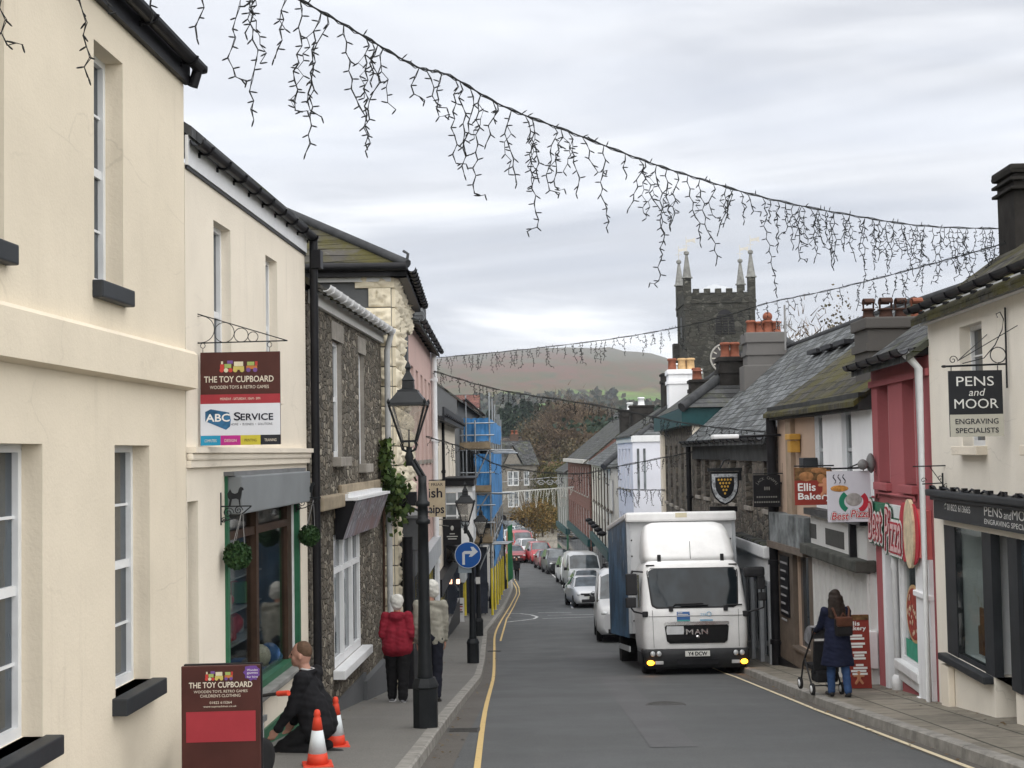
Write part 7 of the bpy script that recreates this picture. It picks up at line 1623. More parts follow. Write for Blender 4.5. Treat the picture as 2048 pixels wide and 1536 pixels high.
# ---------------------------------------------------------------- plant brackets and topiary
TOP = leaf_mat('box_leaf', [(.010, .028, .010), (.02, .05, .016), (.035, .07, .022)])
def bracket_ball(lbl, F, pxw, pyt, pyb, pxe, pxb, pyb2, rp):
    xw = F.x(pxw, pyt); o = F.world(xw, 0, 0); Y = o.y; sc = Y / 2800; zt_ = at(pxw, pyt, Y).z; ln_ = at(pxe, pyt, Y).x - o.x
    t = thing('plant_bracket', lbl[0], 'bracket', (o.x, Y, zt_), 0, 'scrolled plant brackets on the toy shop'); b = MB(); hb = (pyb - pyt) * sc
    b.box(-.005, .008, -.012, .012, -hb, hb * .75); b.box(0, ln_, -.006, .006, -.006, .006); b.tube([(.008, 0, -hb * .8), (ln_ * .35, 0, -hb * .7), (ln_ * .75, 0, -hb * .35), (ln_, 0, 0)], .006, 6)
    for cx, cz, r_ in ((.25 * ln_, -.35 * hb, .3 * ln_ * .6), (.58 * ln_, -.22 * hb, .2 * ln_ * .7), (.1 * ln_, -.75 * hb, .1 * ln_)): b.tube([(cx + r_ * (1 - i / 24) * cos(i * .5), 0, cz + r_ * (1 - i / 24) * sin(i * .5)) for i in range(22)], .005, 5)
    b.build('scrollwork', IRON, t)
    s = ln_ * .95; A = [(.2, .0), (.24, .22), (.18, .3), (.16, .42), (.22, .52), (.26, .58), (.32, .46), (.42, .42), (.52, .46), (.56, .60), (.62, .66), (.70, .62), (.72, .55), (.66, .52), (.64, .36), (.60, .2), (.61, 0), (.57, 0), (.54, .22), (.46, .26), (.32, .24), (.29, .1), (.27, 0)]
    MB().prism([(x * s + .02, z * s) for x, z in A], -.004, .004).build('animal_silhouette', IRON, t)
    cb_ = at(pxb, pyb2, Y); r = rp * sc; q = thing('topiary_ball', lbl[1], 'hanging plant', (cb_.x, Y, cb_.z), 0, 'hanging topiary balls'); rnd = random.Random(int(pxb)); pts = []
    for k in range(900): d = Vector((rnd.gauss(0, 1), rnd.gauss(0, 1), rnd.gauss(0, 1))).normalized() * r * rnd.uniform(.8, 1.0) * (1 + .06 * mnoise.noise(Vector((k, 1, 1)))); pts.append(tuple(d))
    lc = leaf_cloud(pts, r * .22, rnd); lc.ball((0, 0, 0), r * .82, 14, 10); lc.build('foliage', TOP, q)
    b = MB(); top = (min(ln_ * .75, cb_.x - o.x + .05) + o.x - cb_.x, 0, zt_ - cb_.z - .02)
    for a in (0, 2.1, 4.2): b.tube([top, (r * .5 * cos(a), r * .5 * sin(a), r * .75)], .0025, 4)
    b.build('chains', M('thin_chain', (.3, .3, .3), .5), q)
bracket_ball(('scrolled iron bracket with animal cutout left of the green shopfront', 'topiary ball in front of the green shopfront, the nearer one'), FB, 441, 1013, 1050, 503, 475, 1111, 28)
bracket_ball(('scrolled iron bracket with animal cutout beside the black downpipe', 'smaller topiary ball hanging before the black downpipe'), FB, 592, 996, 1024, 642, 619, 1071, 21)
# ---------------------------------------------------------------- cones, ladder, toy on the left pavement
ORG = M('cone_orange', (.62, .06, .03), .45, .08); CW = M('cone_reflective', (.62, .66, .68), .4, .08)
def cone(lbl, px, Y):
    p = at(px, 1400, Y); t = thing('traffic_cone', lbl, 'traffic cone', (p.x, Y, gz(Y) + .13), .2, 'traffic cones by the toy shop'); t.scale = (.67, .67, .67)
    MB().bbox(-.2, .2, -.2, .2, 0, .04, .015).lathe([(.15, .035), (.125, .18)], 20).build('base', ORG, t); MB().lathe([(.125, .18), (.075, .48)], 20).build('reflective_sleeve', CW, t); MB().lathe([(.075, .48), (.052, .64), (.038, .66), (.05, .68), (.035, .74), (.02, .75)], 20).build('tip', ORG, t)
cone('white sleeved cone standing on the pavement behind the man in black', 671, 14.4); cone('cone nearest the viewer, only its red tip showing', 634, 12.7)
t = thing('ladder', 'aluminium ladder with blue end caps lying on its side below the shop window', 'ladder', (-2.42, 10.6, gz(10.6) + .14), radians(90))
sl = (gz(14) - gz(10.6)) / 3.4; b = MB()
for z_ in (.03, .36): b.box(0, 3.0, -.012, .012, z_ - .028, z_ + .028, Matrix(((1, 0, 0, 0), (0, 1, 0, 0), (sl, 0, 1, 0), (0, 0, 0, 1))))
b.build('rails', ALU, t); b = MB()
for k_ in range(10): xx = .2 + .29 * k_; MB().tube([(xx, 0, .03 + sl * xx), (xx, 0, .36 + sl * xx)], .014, 8).build('rung', ALU, t)
BC = M('blue_cap', (.03, .16, .42), .5)
for z_ in (.03, .36): MB().bbox(-.02, .06, -.03, .03, z_ - .045, z_ + .045, .012).build('end_cap', BC, t)
t = thing('balance_bike', 'small black balance bike with orange grips behind the brown board', 'toy bike', (-2.28, 11.2, gz(11.2) + .13), radians(60)); b = MB()
b.tube([(-.3, 0, .3), (.0, 0, .42), (.28, 0, .5), (.3, 0, .68)], .03, 8); b.tube([(.28, 0, .5), (.36, 0, .17)], .022, 8); b.tube([(-.3, 0, .3), (-.36, 0, .17)], .022, 8); b.build('frame', PLAST, t); MB().bbox(-.25, .02, -.08, .08, .5, .57, .03).box(-.12, -.08, -.02, .02, .38, .5).build('seat', PLAST, t); MB().tube([(.3, -.24, .72), (.3, 0, .68), (.3, .24, .72)], .014, 8).build('handlebar', PLAST, t)
for q in (-1, 1): MB().tube([(.3, q * .24, .72), (.29, q * .36, .735)], .022, 8).build('grip', ORG, t)
for xx in (-.36, .36):
    m4 = Matrix.Translation((xx, 0, .17)) @ Matrix.Rotation(pi / 2, 4, 'X'); MB().lathe([(.12, -.025), (.165, -.02), (.17, 0), (.165, .02), (.12, .025)], 20, (0, 0, 0), True, 0, m4).build('wheel', TYRE, t)
# ---------------------------------------------------------------- scaffold
STL = M('galvanised_tube', (.30, .32, .34), .45, .2, 5, 0, .6); YSL = M('yellow_sleeve', (.62, .50, .05), .5, .1); BRD = M('scaffold_board', (.22, .17, .11), .9, .3, 3, .2)
BLUE = M('blue_sheeting', (.05, .20, .44), .5, .5, 1.1); 
t = thing('scaffolding', 'tube scaffolding with bright blue sheeting and yellow pole sleeves on the left', 'scaffold', (-1.0, 60, gz(60)), 0)
G0 = gz(60); zz_ = lambda py, Y=60: at(978, py, Y).z - G0
ox = lambda y: .0 + .3 * y / 22.; ix = lambda y: -1.15 + .1 * y / 22.
top_o = [zz_(785), zz_(790), zz_(795), zz_(812), zz_(806), zz_(815)]
for i in range(6):
    y_ = 4.4 * i
    for k_, fx in enumerate((ox, ix)):
        x_ = fx(y_); zb = gz(60 + y_) - G0 + .13; zt_ = top_o[i] if k_ == 0 else zz_(835)
        p_ = MB().tube([(x_, y_, zb), (x_, y_, zt_)], .034, 8).build('scaffold_pole', STL, t); MB().tube([(x_, y_, zb + .02), (x_, y_, zb + 2.0)], .052, 8).build('yellow_sleeve', YSL, p_); MB().box(x_ - .1, x_ + .1, y_ - .1, y_ + .1, zb - .01, zb + .02).build('base_plate', STL, p_)
for px_, tp in ((914, 800), (932, 790), (950, 840)):
    x_ = at(px_, 850, 60.0).x + 1.0; MB().tube([(x_, -.1, zz_(1050)), (x_, -.1, zz_(tp))], .034, 8).build('scaffold_pole', STL, t)
lv = [zz_(846), zz_(870), zz_(900), zz_(945), zz_(986), zz_(1010), zz_(1045), zz_(1088)]
for i, z_ in enumerate(lv):
    b = MB(); b.tube([(-2.0, -.06, z_), (.2, -.06, z_)], .03, 8); b.tube([(ox(0), 0, z_), (ox(22), 22, z_)], .03, 8); b.build('ledger', STL, t)
for z_, e_ in ((lv[2], 1.0), (lv[4], .85), (lv[7], .75)):
    MB().box(-2.0, .05, -.15, 22, z_ + .04, z_ + .09).build('platform', BRD, t); MB().box(-1.5, .03, -.19, -.155, z_ + .1, z_ + .34).build('toe_board', BRD, t)
    for k_ in range(3): MB().tube([(-.5, .3 + 1.6 * k_, z_ - .02 - .06 * k_), (e_ + .1 * k_, .3 + 1.6 * k_, z_ - .02 - .06 * k_)], .034, 8).build('transom', STL, t)
b = MB(); b.tube([(-.9, -.1, lv[4]), (-.05, -.1, lv[2])], .03, 8); b.tube([(-.9, -.1, lv[6]), (-.05, -.1, lv[4])], .03, 8); b.tube([(-.9, -.1, zz_(1180)), (-.05, -.1, lv[7])], .03, 8); b.build('brace', STL, t)
def sheet(x0, x1, z0, z1, y0, y1, n=26, name='blue_sheet', mat=BLUE, amp=.06):
    b = MB(); vs = []
    for i in range(n + 1):
        for j in range(9):
            s = i / n; q = j / 8; d = amp * mnoise.noise(Vector((s * 9, q * 2.2, z0))) ; vs.append((x0 + (x1 - x0) * s + d, y0 + (y1 - y0) * s + d, z0 + (z1 - z0) * q + (.05 * mnoise.noise(Vector((s * 6, z0, 2))) if j in (0, 8) else 0)))
    b.add(vs, [(i * 9 + j, i * 9 + j + 1, (i + 1) * 9 + j + 1, (i + 1) * 9 + j) for i in range(n) for j in range(8)], True); b.build(name, mat, t)
X6 = lambda px_: at(px_, 900, 60).x + 1.0
sheet(X6(926), X6(979), zz_(882), zz_(836), .1, .1); sheet(X6(948), X6(979), zz_(984), zz_(908), .12, .12); sheet(X6(943), X6(982), zz_(1042), zz_(990), .14, .14)
sheet(ox(0) + .05, ox(20) + .05, zz_(1040), zz_(905), .1, 20, 40); sheet(ox(0) + .05, ox(20) + .05, zz_(885), zz_(838), .1, 20, 30); sheet(ox(4) + .06, ox(20) + .06, zz_(1140), zz_(1095), 1, 20, 30)
sheet(.55, .85, gz(88) - G0 + .6, zz_(1052, 86) , 25, 27.5, 10, 'green_netting', M('green_net', (.015, .16, .06), .7, .4, 1.2), .05)
MB().tube([(.5, 24.8, gz(85) - G0 + .1), (.5, 24.8, gz(85) - G0 + 2.2)], .05, 8).build('yellow_sleeve', YSL, t)
MB().box(-1.6, -.2, .3, .4, .2, zz_(1095)).build('dark_boarding', M('dim_boarding', (.03, .035, .05), .8, .3), t)
# ---------------------------------------------------------------- strings of icicle lights
WIRE = M('dark_green_wire', (.012, .013, .013), .6, .2, 6); BULB = M('clear_dark_bulb', (.05, .05, .05), .25, .3, 9)
def catmull(P, n):
    out_ = []; Q = [P[0] * 2 - P[1]] + P + [P[-1] * 2 - P[-2]]
    for i in range(1, len(Q) - 2):
        for k_ in range(n):
            s = k_ / n; out_.append(.5 * ((2 * Q[i]) + (Q[i + 1] - Q[i - 1]) * s + (2 * Q[i - 1] - 5 * Q[i] + 4 * Q[i + 1] - Q[i + 2]) * s * s + (3 * Q[i] - Q[i - 1] - 3 * Q[i + 1] + Q[i + 2]) * s ** 3))
    out_.append(P[-1]); return out_
def strand(rnd, L_, wr, mirror=0, nb=5):
    """one hanging icicle with its bulbs, starting at the origin"""
    b = MB(); p = Vector((0, 0, 0)); P = [p.copy()]; dirx = rnd.choice((-1, 1)); seg = .062; n = max(2, int(L_ / seg)); drift = rnd.gauss(0, .12)
    for i in range(n):
        dirx = -dirx if rnd.random() < .75 else dirx; p = p + Vector((dirx * rnd.uniform(.2, .45) * seg + drift * seg, rnd.uniform(-.3, .3) * seg, -seg * rnd.uniform(.8, 1.05))); P.append(p.copy())
    if rnd.random() < .35: 
        for _ in range(2): p = p + Vector((dirx * .035, 0, rnd.uniform(-.03, .012))); P.append(p.copy())
    if rnd.random() < .55 and n > 4:
        p2 = P[rnd.randrange(1, 3)].copy(); P2 = [p2.copy()]; d2 = -dirx
        for i in range(int(n * rnd.uniform(.3, .8))): d2 = -d2; p2 = p2 + Vector((d2 * rnd.uniform(.2, .6) * seg + .25 * seg * rnd.choice((-1, 1)), 0, -seg * rnd.uniform(.6, 1))); P2.append(p2.copy())
        b.tube(P2, wr, 4)
        for i, q in enumerate(P2[1:]): d = Vector((rnd.choice((-1, 1)) * rnd.uniform(.5, 1), rnd.uniform(-.6, .6), rnd.uniform(-.9, .3))).normalized(); b.tube([q, q + d * .014, q + d * .036, q + d * .046], [wr * 1.1, wr * 1.9, wr * 1.7, wr * .3], 5)
    b.tube(P, wr, 4); b.tube([q + Vector((wr * 2.6 * sin(i * 1.9), wr * 2, 0)) for i, q in enumerate(P)], wr, 4)
    for i, q in enumerate(P[1:]):
        s = 1 if i % 2 else -1; d = Vector((s * rnd.uniform(.5, 1), rnd.uniform(-.6, .6), rnd.uniform(-.9, .25))).normalized()
        if i == len(P) - 2: d = Vector((s * .3, 0, -1)).normalized()
        b.tube([q, q + d * .014, q + d * .036, q + d * .046], [wr * 1.1, wr * 1.9, wr * 1.7, wr * .3], 5)
    return b
def garland(label, pts, n, lens, wr, mr, seed, spec=None, mat=None, group='strings of icicle lights'):
    rnd = random.Random(seed); P = catmull([at(*q) for q in pts], 10); o0 = P[0].copy(); t = thing('icicle_lights', label, 'light string', o0, 0, group); mt = mat or WIRE
    b = MB(); Q = [p - o0 for p in P]; b.tube(Q, mr, 6); b.tube([q + Vector((0, mr * 2, mr * (1.5 + 1.2 * sin(i * 1.7)))) for i, q in enumerate(Q)], mr * .7, 5); b.tube([q + Vector((0, -mr, -mr * (1.5 + 1.5 * sin(i * 2.3)))) for i, q in enumerate(Q)], mr * .6, 5)
    cum = [0.]
    for a, c_ in zip(Q, Q[1:]): cum.append(cum[-1] + (c_ - a).length)
    def along(s):
        d = s * cum[-1]
        for i in range(len(Q) - 1):
            if cum[i + 1] >= d: return Q[i].lerp(Q[i + 1], (d - cum[i]) / max(1e-6, cum[i + 1] - cum[i]))
        return Q[-1]
    for k_ in range(int(cum[-1] / .35)):                 # short tangles along the wire
        q = along(rnd.random()); d = Vector((rnd.gauss(0, 1), rnd.gauss(0, .5), rnd.uniform(.0, 1.2))).normalized(); b.tube([q, q + d * .03, q + d * .05], [wr * 1.2, wr * 1.8, wr * .4], 5)
    b.build('main_wire', mt, t)
    jobs = []
    if spec:
        pxs = [(p, ray_px(p)) for p in P]
        for (px_, yb) in spec:
            i = min(range(len(P)), key=lambda j: abs(pxs[j][1][0] - px_)); q = P[i]; jobs.append((q - o0, max(.06, 1.16 * (yb - pxs[i][1][1]) * q.y / 2800)))
    rest = n - len(jobs)
    for k_ in range(max(0, rest)): jobs.append((along((k_ + rnd.random()) / rest), rnd.uniform(*lens)))
    for q, L_ in jobs[:100]: strand(rnd, L_, wr).build('icicle_strand', mt, t).location = q
    return t
def ray_px(p):
    d = FWD.dot(p); return (1024 + RGT.dot(p) / d * FPX, 768 - UPV.dot(p) / d * FPX)
def ydep(px_, X0, Y0, X1, Y1): k_ = (px_ - 1024) / 2800.; tt = (k_ * Y0 - X0) / ((X1 - X0) - k_ * (Y1 - Y0)); return Y0 + (Y1 - Y0) * tt
g1 = [(px_, py_, ydep(px_, -2.6, 6.5, 6.0, 18.0)) for px_, py_ in ((-90, -330), (150, -215), (380, -110), (600, 0), (720, 68), (830, 132), (900, 152), (1010, 214), (1150, 268), (1290, 322), (1400, 358), (1540, 398), (1700, 430), (1850, 452), (2012, 458))]
sp1 = [(15, 80), (165, 135), (290, 40), (417, 75), (476, 160), (488, 235), (560, 120), (595, 228), (640, 300), (652, 210), (690, 235), (728, 280), (740, 150), (770, 300), (835, 190), (850, 215), (885, 240), (905, 330), (922, 300), (940, 340), (962, 382), (980, 240), (1020, 365), (1045, 447), (1070, 355), (1100, 382), (1120, 380), (1140, 385), (1165, 345), (1207, 463), (1250, 360), (1275, 485), (1290, 420), (1315, 550), (1330, 440), (1358, 455), (1378, 480), (1398, 530), (1420, 430), (1450, 465), (1462, 440), (1480, 450), (1500, 430), (1530, 580), (1545, 450), (1562, 500), (1575, 470)]
sp1 += [(1590 + 9.5 * i, 470 + 9 * (i % 5) + 13 * (i % 3) + i * .9 + (25 if i % 7 == 0 else 0)) for i in range(45)]
garland('nearest string of dark icicle lights, slung across the whole sky', g1, 100, (.15, .4), .0027, .0055, 5, sp1)
g2_ = [(px_, py_, ydep(px_, 6.3, 18.0, -2.3, 40.5)) for px_, py_ in ((2012, 486), (1920, 512), (1800, 545), (1660, 580), (1540, 605), (1450, 632), (1350, 656), (1200, 681), (1000, 704), (868, 716))]
garland('second string, rising to the right past the church tower', g2_, 84, (.14, .52), .0034, .0055, 6)
g3 = [(px_, py_, ydep(px_, -2.3, 39.5, 5.7, 30.2)) for px_, py_ in ((866, 742), (1000, 780), (1200, 812), (1380, 848), (1548, 866))]
garland('string sloping down to the right across the moor', g3, 62, (.1, .42), .0045, .010, 7)
g4 = [(px_, py_, ydep(px_, -2.2, 36, 5.7, 42)) for px_, py_ in ((852, 873), (930, 897), (1010, 934), (1150, 948), (1240, 932), (1386, 904))]
garland('low string crossing the blue scaffolding and the white house', g4, 48, (.1, .45), .004, .010, 8)
g5 = [(px_, py_, ydep(px_, 5.55, 66, 6.2, 56)) for px_, py_ in ((1234, 978), (1280, 980), (1330, 980))]
garland('short string on the side wall of the bluish white house', g5, 14, (.3, .9), .006, .012, 9)
PW = M('pale_lights', (.5, .5, .47), .6, .1)
t = thing('street_decoration', 'pale wire scroll decoration strung across the far street', 'decoration', at(1100, 962, 118), 0)
b = MB(); b.tube([L(985, 966, 118), L(1100, 955, 118), L(1178, 957, 118)], .03, 5); b.tube([L(985, 985, 118), L(1100, 977, 118), L(1178, 970, 118)], .02, 5)
for cx_ in (1082, 1100, 1118):
    for s in (-1, 1): q = L(cx_, 966, 118); b.tube([(q[0] + s * .35 * (1 - i / 20) * cos(i * .45), 0, q[2] + .3 * (1 - i / 20) * sin(i * .45)) for i in range(18)], .03, 4)
b.build('wire_scrolls', M('dull_silver_wire', (.3, .31, .32), .5), t)
garland('pale icicle string below the wire scrolls', [(1000, 985, 117), (1100, 978, 117), (1180, 972, 117)], 40, (.4, 1.7), .012, .018, 10, None, PW)
# aerial on the slate roof
t = thing('tv_aerial', 'thin television aerial on the pale slate roof right of the tower', 'aerial', at(1571, 690, 42), 0); b = MB(); b.tube([L(1571, 700, 42), L(1569, 610, 42)], .03, 6); b.tube([L(1552, 652, 42), L(1585, 648, 42)], .012, 5)
for px_ in range(1553, 1586, 5): b.tube([L(px_, 642, 42), L(px_, 658, 42)], .009, 4)
b.build('mast', M('aerial_metal', (.2, .2, .2), .5), t)
# ---------------------------------------------------------------- people
SKIN = M('skin', (.48, .25, .17), .55, .12, 9, .05); SKIN2 = M('ruddy_skin', (.40, .22, .165), .55, .12, 9, .05)
def blob(name, mb, mat, parent, vox=.011, smooth=4, sc=1., folds=0.):
    me = mb.mesh(name + '_src', mat); o = bpy.data.objects.new(name, me); COL.objects.link(o)
    r = o.modifiers.new('r', 'REMESH'); r.mode = 'VOXEL'; r.voxel_size = vox; r.use_smooth_shade = True
    s = o.modifiers.new('s', 'SMOOTH'); s.iterations = smooth; s.factor = .5
    dg = bpy.context.evaluated_depsgraph_get(); dg.update(); nm = bpy.data.meshes.new_from_object(o.evaluated_get(dg)); bpy.data.objects.remove(o); bpy.data.meshes.remove(me)
    nm.name = name; sd = random.uniform(0, 50)
    if folds:
        for v in nm.vertices:
            n = v.normal; f = mnoise.noise(Vector((v.co.x * 9, v.co.y * 9, v.co.z * 22 + 6 * v.co.x + sd))); v.co += n * folds * f
    for v in nm.vertices: v.co *= sc
    nm.materials.clear(); nm.materials.append(mat)
    for p in nm.polygons: p.use_smooth = True; p.material_index = 0
    o = bpy.data.objects.new(name, nm); COL.objects.link(o); o.parent = parent; return o
V = lambda *a: Vector(a)
def swing(a, L_, out_=0.):    # hanging limb direction: angle a forward from straight down
    return V(out_, sin(a), -cos(a)) * L_
def skeleton(lean=0., legs=((.3, .1), (-.3, .25)), arms=((.3, .5), (-.3, .4)), spread=.0, twist=0., hip=.90, elbow_out=.06, stoop=0.):
    J = {'hip': V(0, 0, hip)}; R = Matrix.Rotation(-lean, 3, 'X')
    up = lambda p: J['hip'] + R @ (V(*p) - V(0, 0, .90))
    J['waist'] = up((0, 0, 1.06)); J['chest'] = up((0, .01, 1.30)); J['neck'] = up((0, .0, 1.42)); J['headb'] = J['neck'] + Matrix.Rotation(-lean * .4 - stoop, 3, 'X') @ V(0, .025, .065); J['head'] = J['neck'] + Matrix.Rotation(-lean * .3 - stoop, 3, 'X') @ V(0, .035, .165)
    for i, s in enumerate((-1, 1)):
        a, b = legs[i]; h = J['hip'] + V(s * .092, 0, 0); k = h + swing(a, .42, s * spread); an = k + swing(a - b, .41, 0); J['h%d' % i] = h; J['k%d' % i] = k; J['a%d' % i] = an; J['t%d' % i] = an + V(s * .02, cos(min(0, a - b)) * .15, sin(min(0, a - b)) * .15 - .045)
        a, b = arms[i][:2]; o_ = arms[i][2] if len(arms[i]) > 2 else s * elbow_out; sh = up((s * .185, 0, 1.385)); e = sh + swing(a + lean * .3, .29, o_); w = e + swing(a + b + lean * .3, .25, arms[i][3] if len(arms[i]) > 3 else -s * .02); J['s%d' % i] = sh; J['e%d' % i] = e; J['w%d' % i] = w
    return J
def add_hand(mb, w, d, side, curl=.5):
    d = d.normalized(); x = d.cross(V(0, 0, 1)); x = x.normalized() if x.length > .1 else V(0, 1, 0)
    if abs(d.z) > .7: x = V(0, 1, 0)
    nrm = d.cross(x).normalized(); p0 = w + d * .02; p1 = w + d * .085
    for q in (-.028, -.01, .01, .028): mb.capsule(p0 + x * q * .7, p1 + x * q, .017, .014, 8)
    for q, ln in ((-.031, .062), (-.011, .075), (.010, .082), (.031, .070)):
        a = p1 + x * q; b = a + d * ln * .5 - nrm * .004; c_ = b + (d * (1 - curl) - nrm * curl * side * .9).normalized() * ln * .5; mb.capsule(a, b, .0095, .009, 8); mb.capsule(b, c_, .009, .0075, 8)
    t0 = p0 + x * .03; t1 = t0 + (x * .8 + d * .7).normalized() * .035; mb.capsule(t0, t1, .012, .010, 8); mb.capsule(t1, t1 + (d * .9 - nrm * .3 * side).normalized() * .028, .010, .008, 8)
def head(mb, J, yaw=0., r=1.):
    H = J['head']; R = Matrix.Rotation(yaw, 3, 'Z'); P = lambda x, y, z: H + R @ V(x * r, y * r, z * r)
    s0 = len(mb.v); mb.ball((0, 0, 0), .1, 18, 14, (.80, .97, 1.12)); mb.v[s0:] = [tuple(P(x, y - .005, z + .02)) for x, y, z in mb.v[s0:]]
    mb.capsule(P(0, .045, -.035), P(0, .062, -.075), .052, .034, 12); mb.capsule(P(0, .03, -.05), P(0, -.02, -.03), .06, .07, 12)
    mb.capsule(P(0, .093, .018), P(0, .114, -.016), .011, .016, 8); mb.capsule(P(-.03, .082, .03), P(.03, .082, .03), .014, .014, 8)
    for s in (-1, 1): mb.ball(tuple(P(s * .082, -.008, -.005)), .024, 8, 6, (.45, .8, 1.25)); mb.capsule(P(s * .045, .06, -.02), P(s * .03, .07, -.05), .025, .02, 8)
    mb.capsule(P(-.02, .084, -.052), P(.02, .084, -.052), .009, .009, 8); mb.capsule(J['neck'] - V(0, 0, .06), P(0, -.01, -.05), .056, .054, 12); return P
def person(label, loc, rotz, H, J, top_m, leg_m, hair_m, shoe_m, skin=SKIN, yaw=0., fat=1., coat=0., hands=(1, 1), hairkind='short', legfat=1., collar=True, hood=False, eyes=False, seat=None, curl=.5, folds=.011, vs=1.):
    t = thing('person', label, 'person', loc, rotz); sc = H / 1.70
    b = MB(); P = head(b, J, yaw)
    b.capsule(J['hip'], J['chest'], .085, .085, 12); b.capsule(J['s0'], J['s1'], .04, .04, 10)
    for i in (0, 1):
        b.capsule(J['s%d' % i], J['e%d' % i], .045, .038, 10); b.capsule(J['e%d' % i], J['w%d' % i], .038, .027, 10); b.capsule(J['hip'], J['h%d' % i], .09, .08, 10); b.capsule(J['h%d' % i], J['k%d' % i], .075, .05, 10); b.capsule(J['k%d' % i], J['a%d' % i], .048, .036, 10)
        if hands[i]: add_hand(b, J['w%d' % i], J['w%d' % i] - J['e%d' % i], 1 if i else -1, curl)
    blob('body', b, skin, t, .0085 * vs, 3, sc)
    b = MB(); f = fat
    for s in (-1, 1):
        g = (f + 1.6) / 2.6; b.capsule(J['hip'] + V(s * .075 * f, 0, -.02), J['chest'] + V(s * .07 * g, 0, -.06), .125 * f, .118 * g, 14)
        if f > 1.05: b.capsule(J['hip'] + V(s * .06, -.05, .0), J['waist'] + V(s * .06, -.03, .05), .13 * f, .12 * f, 12)
        if coat:
            if s > 0: c_ = J['hip']; k0 = len(b.v); b.lathe([(.17, .2), (.19, .05), (.215, -.15 * coat), (.25, -.33 * coat), (.24, -.345 * coat)], 24); b.v[k0:] = [(c_.x + x * 1.12 + .02 * sin(6 * atan2(y, x)) * max(0, -z) * 2, c_.y + y * .85 + .02 * cos(5 * atan2(y, x)) * max(0, -z) * 2, c_.z + z) for x, y, z in b.v[k0:]]
    b.capsule(J['s0'] + V(.03, 0, -.02), J['neck'] - V(.02, 0, .03), .072, .065, 12); b.capsule(J['s1'] + V(-.03, 0, -.02), J['neck'] + V(.02, 0, -.03), .072, .065, 12); b.capsule(J['chest'] - V(0, 0, .04), J['neck'] - V(0, 0, .05), .12, .075, 12)
    for i in (0, 1): b.capsule(J['s%d' % i], J['e%d' % i], .072 * (f * .5 + .5), .062 * (f * .5 + .5), 12); b.capsule(J['e%d' % i], J['w%d' % i], .061 * (f * .5 + .5), .045, 12)
    if hood: b.capsule(J['neck'] + V(-.08, -.05, -.02), J['neck'] + V(.08, -.05, -.02), .06, .06, 12); b.ball(tuple(J['neck'] + V(0, -.09, -.05)), .085, 12, 8, (1.3, .7, .8))
    if collar: b.tube([J['neck'] + V(.07 * cos(a), .068 * sin(a), .0) for a in [2 * pi * i / 14 for i in range(14)]], .026, 8, closed=True)
    jk = blob('jacket', b, top_m, t, .013 * vs, 4, sc, folds)
    b = MB(); lf = legfat
    b.capsule(J['hip'] + V(-.07, 0, 0), J['hip'] + V(.07, 0, 0), .125 * lf, .125 * lf, 12)
    for i in (0, 1): b.capsule(J['h%d' % i], J['k%d' % i], .098 * lf, .075 * lf, 12); b.capsule(J['k%d' % i], J['a%d' % i] + V(0, 0, .02), .075 * lf, .062 * lf, 12)
    blob('trousers', b, leg_m, t, .013 * vs, 4, sc, folds)
    for i in (0, 1):
        b = MB(); a = J['a%d' % i]; q = J['t%d' % i]; d = (q - a); d.normalize(); b.capsule(a + V(0, -.03, -.035), q, .042, .036, 12); b.capsule(a + V(0, 0, 0), a + V(0, 0, -.03), .045, .045, 12); blob('shoe', b, shoe_m, t, .01, 3, sc)
    if hairkind == 'short':
        b = MB(); b.ball(tuple(P(0, -.022, .045)), .118, 16, 12, (.94, .95, 1.0)); b.ball(tuple(P(0, -.05, -.01)), .1, 14, 10, (.95, .75, 1.0)); blob('hair', b, hair_m, t, .012, 3, sc, .012)
    elif hairkind == 'crop':
        b = MB(); b.ball(tuple(P(0, -.02, .042)), .1, 16, 12, (.83, .93, .98)); blob('hair', b, hair_m, t, .011, 2, sc, .003)
    elif hairkind == 'long':
        b = MB(); b.ball(tuple(P(0, -.02, .045)), .11, 16, 12, (.92, .98, 1.0)); b.capsule(P(-.05, -.06, .0), P(-.09, -.10, -.28), .075, .07, 12); b.capsule(P(.05, -.06, .0), P(.10, -.09, -.30), .075, .075, 12); b.capsule(P(0, -.08, 0), P(.02, -.12, -.34), .08, .08, 12); blob('hair', b, hair_m, t, .013, 3, sc, .012)
    if eyes:
        for s in (-1, 1):
            e = MB(); e.ball(tuple(P(s * .032, .083, .014) * sc), .010 * sc, 8, 6); e.build('eye', M('eye_dark', (.03, .02, .015), .2), t)
        e = MB(); e.capsule(P(-.018, .0905, -.052) * sc, P(.018, .0905, -.052) * sc, .004, .004, 6); e.build('mouth', M('lip', (.25, .09, .07), .5), t)
    return t, P, sc
CLOTH = lambda n, c_, r=.9: M(n, c_, r, .18, 14, .25, 0, .15)
BLKJ = CLOTH('black_jacket', (.013, .013, .015)); BLKT = CLOTH('black_trousers', (.011, .011, .012)); REDJ = CLOTH('red_fleece', (.20, .016, .028)); BEIJ = CLOTH('beige_jacket', (.27, .26, .22)); NAVY = CLOTH('navy_coat', (.012, .015, .034)); JEAN = CLOTH('blue_jeans', (.035, .07, .16)); WHH = M('white_hair', (.55, .54, .50), .85, .15, 30, .3); BRH = M('dark_brown_hair', (.022, .015, .012), .7, .3, 30, .3); GIH = M('sandy_hair', (.10, .06, .038), .8, .25, 30, .2)
def feet(px, py): p = gp(px, py, .13); return (p.x, p.y, p.z)
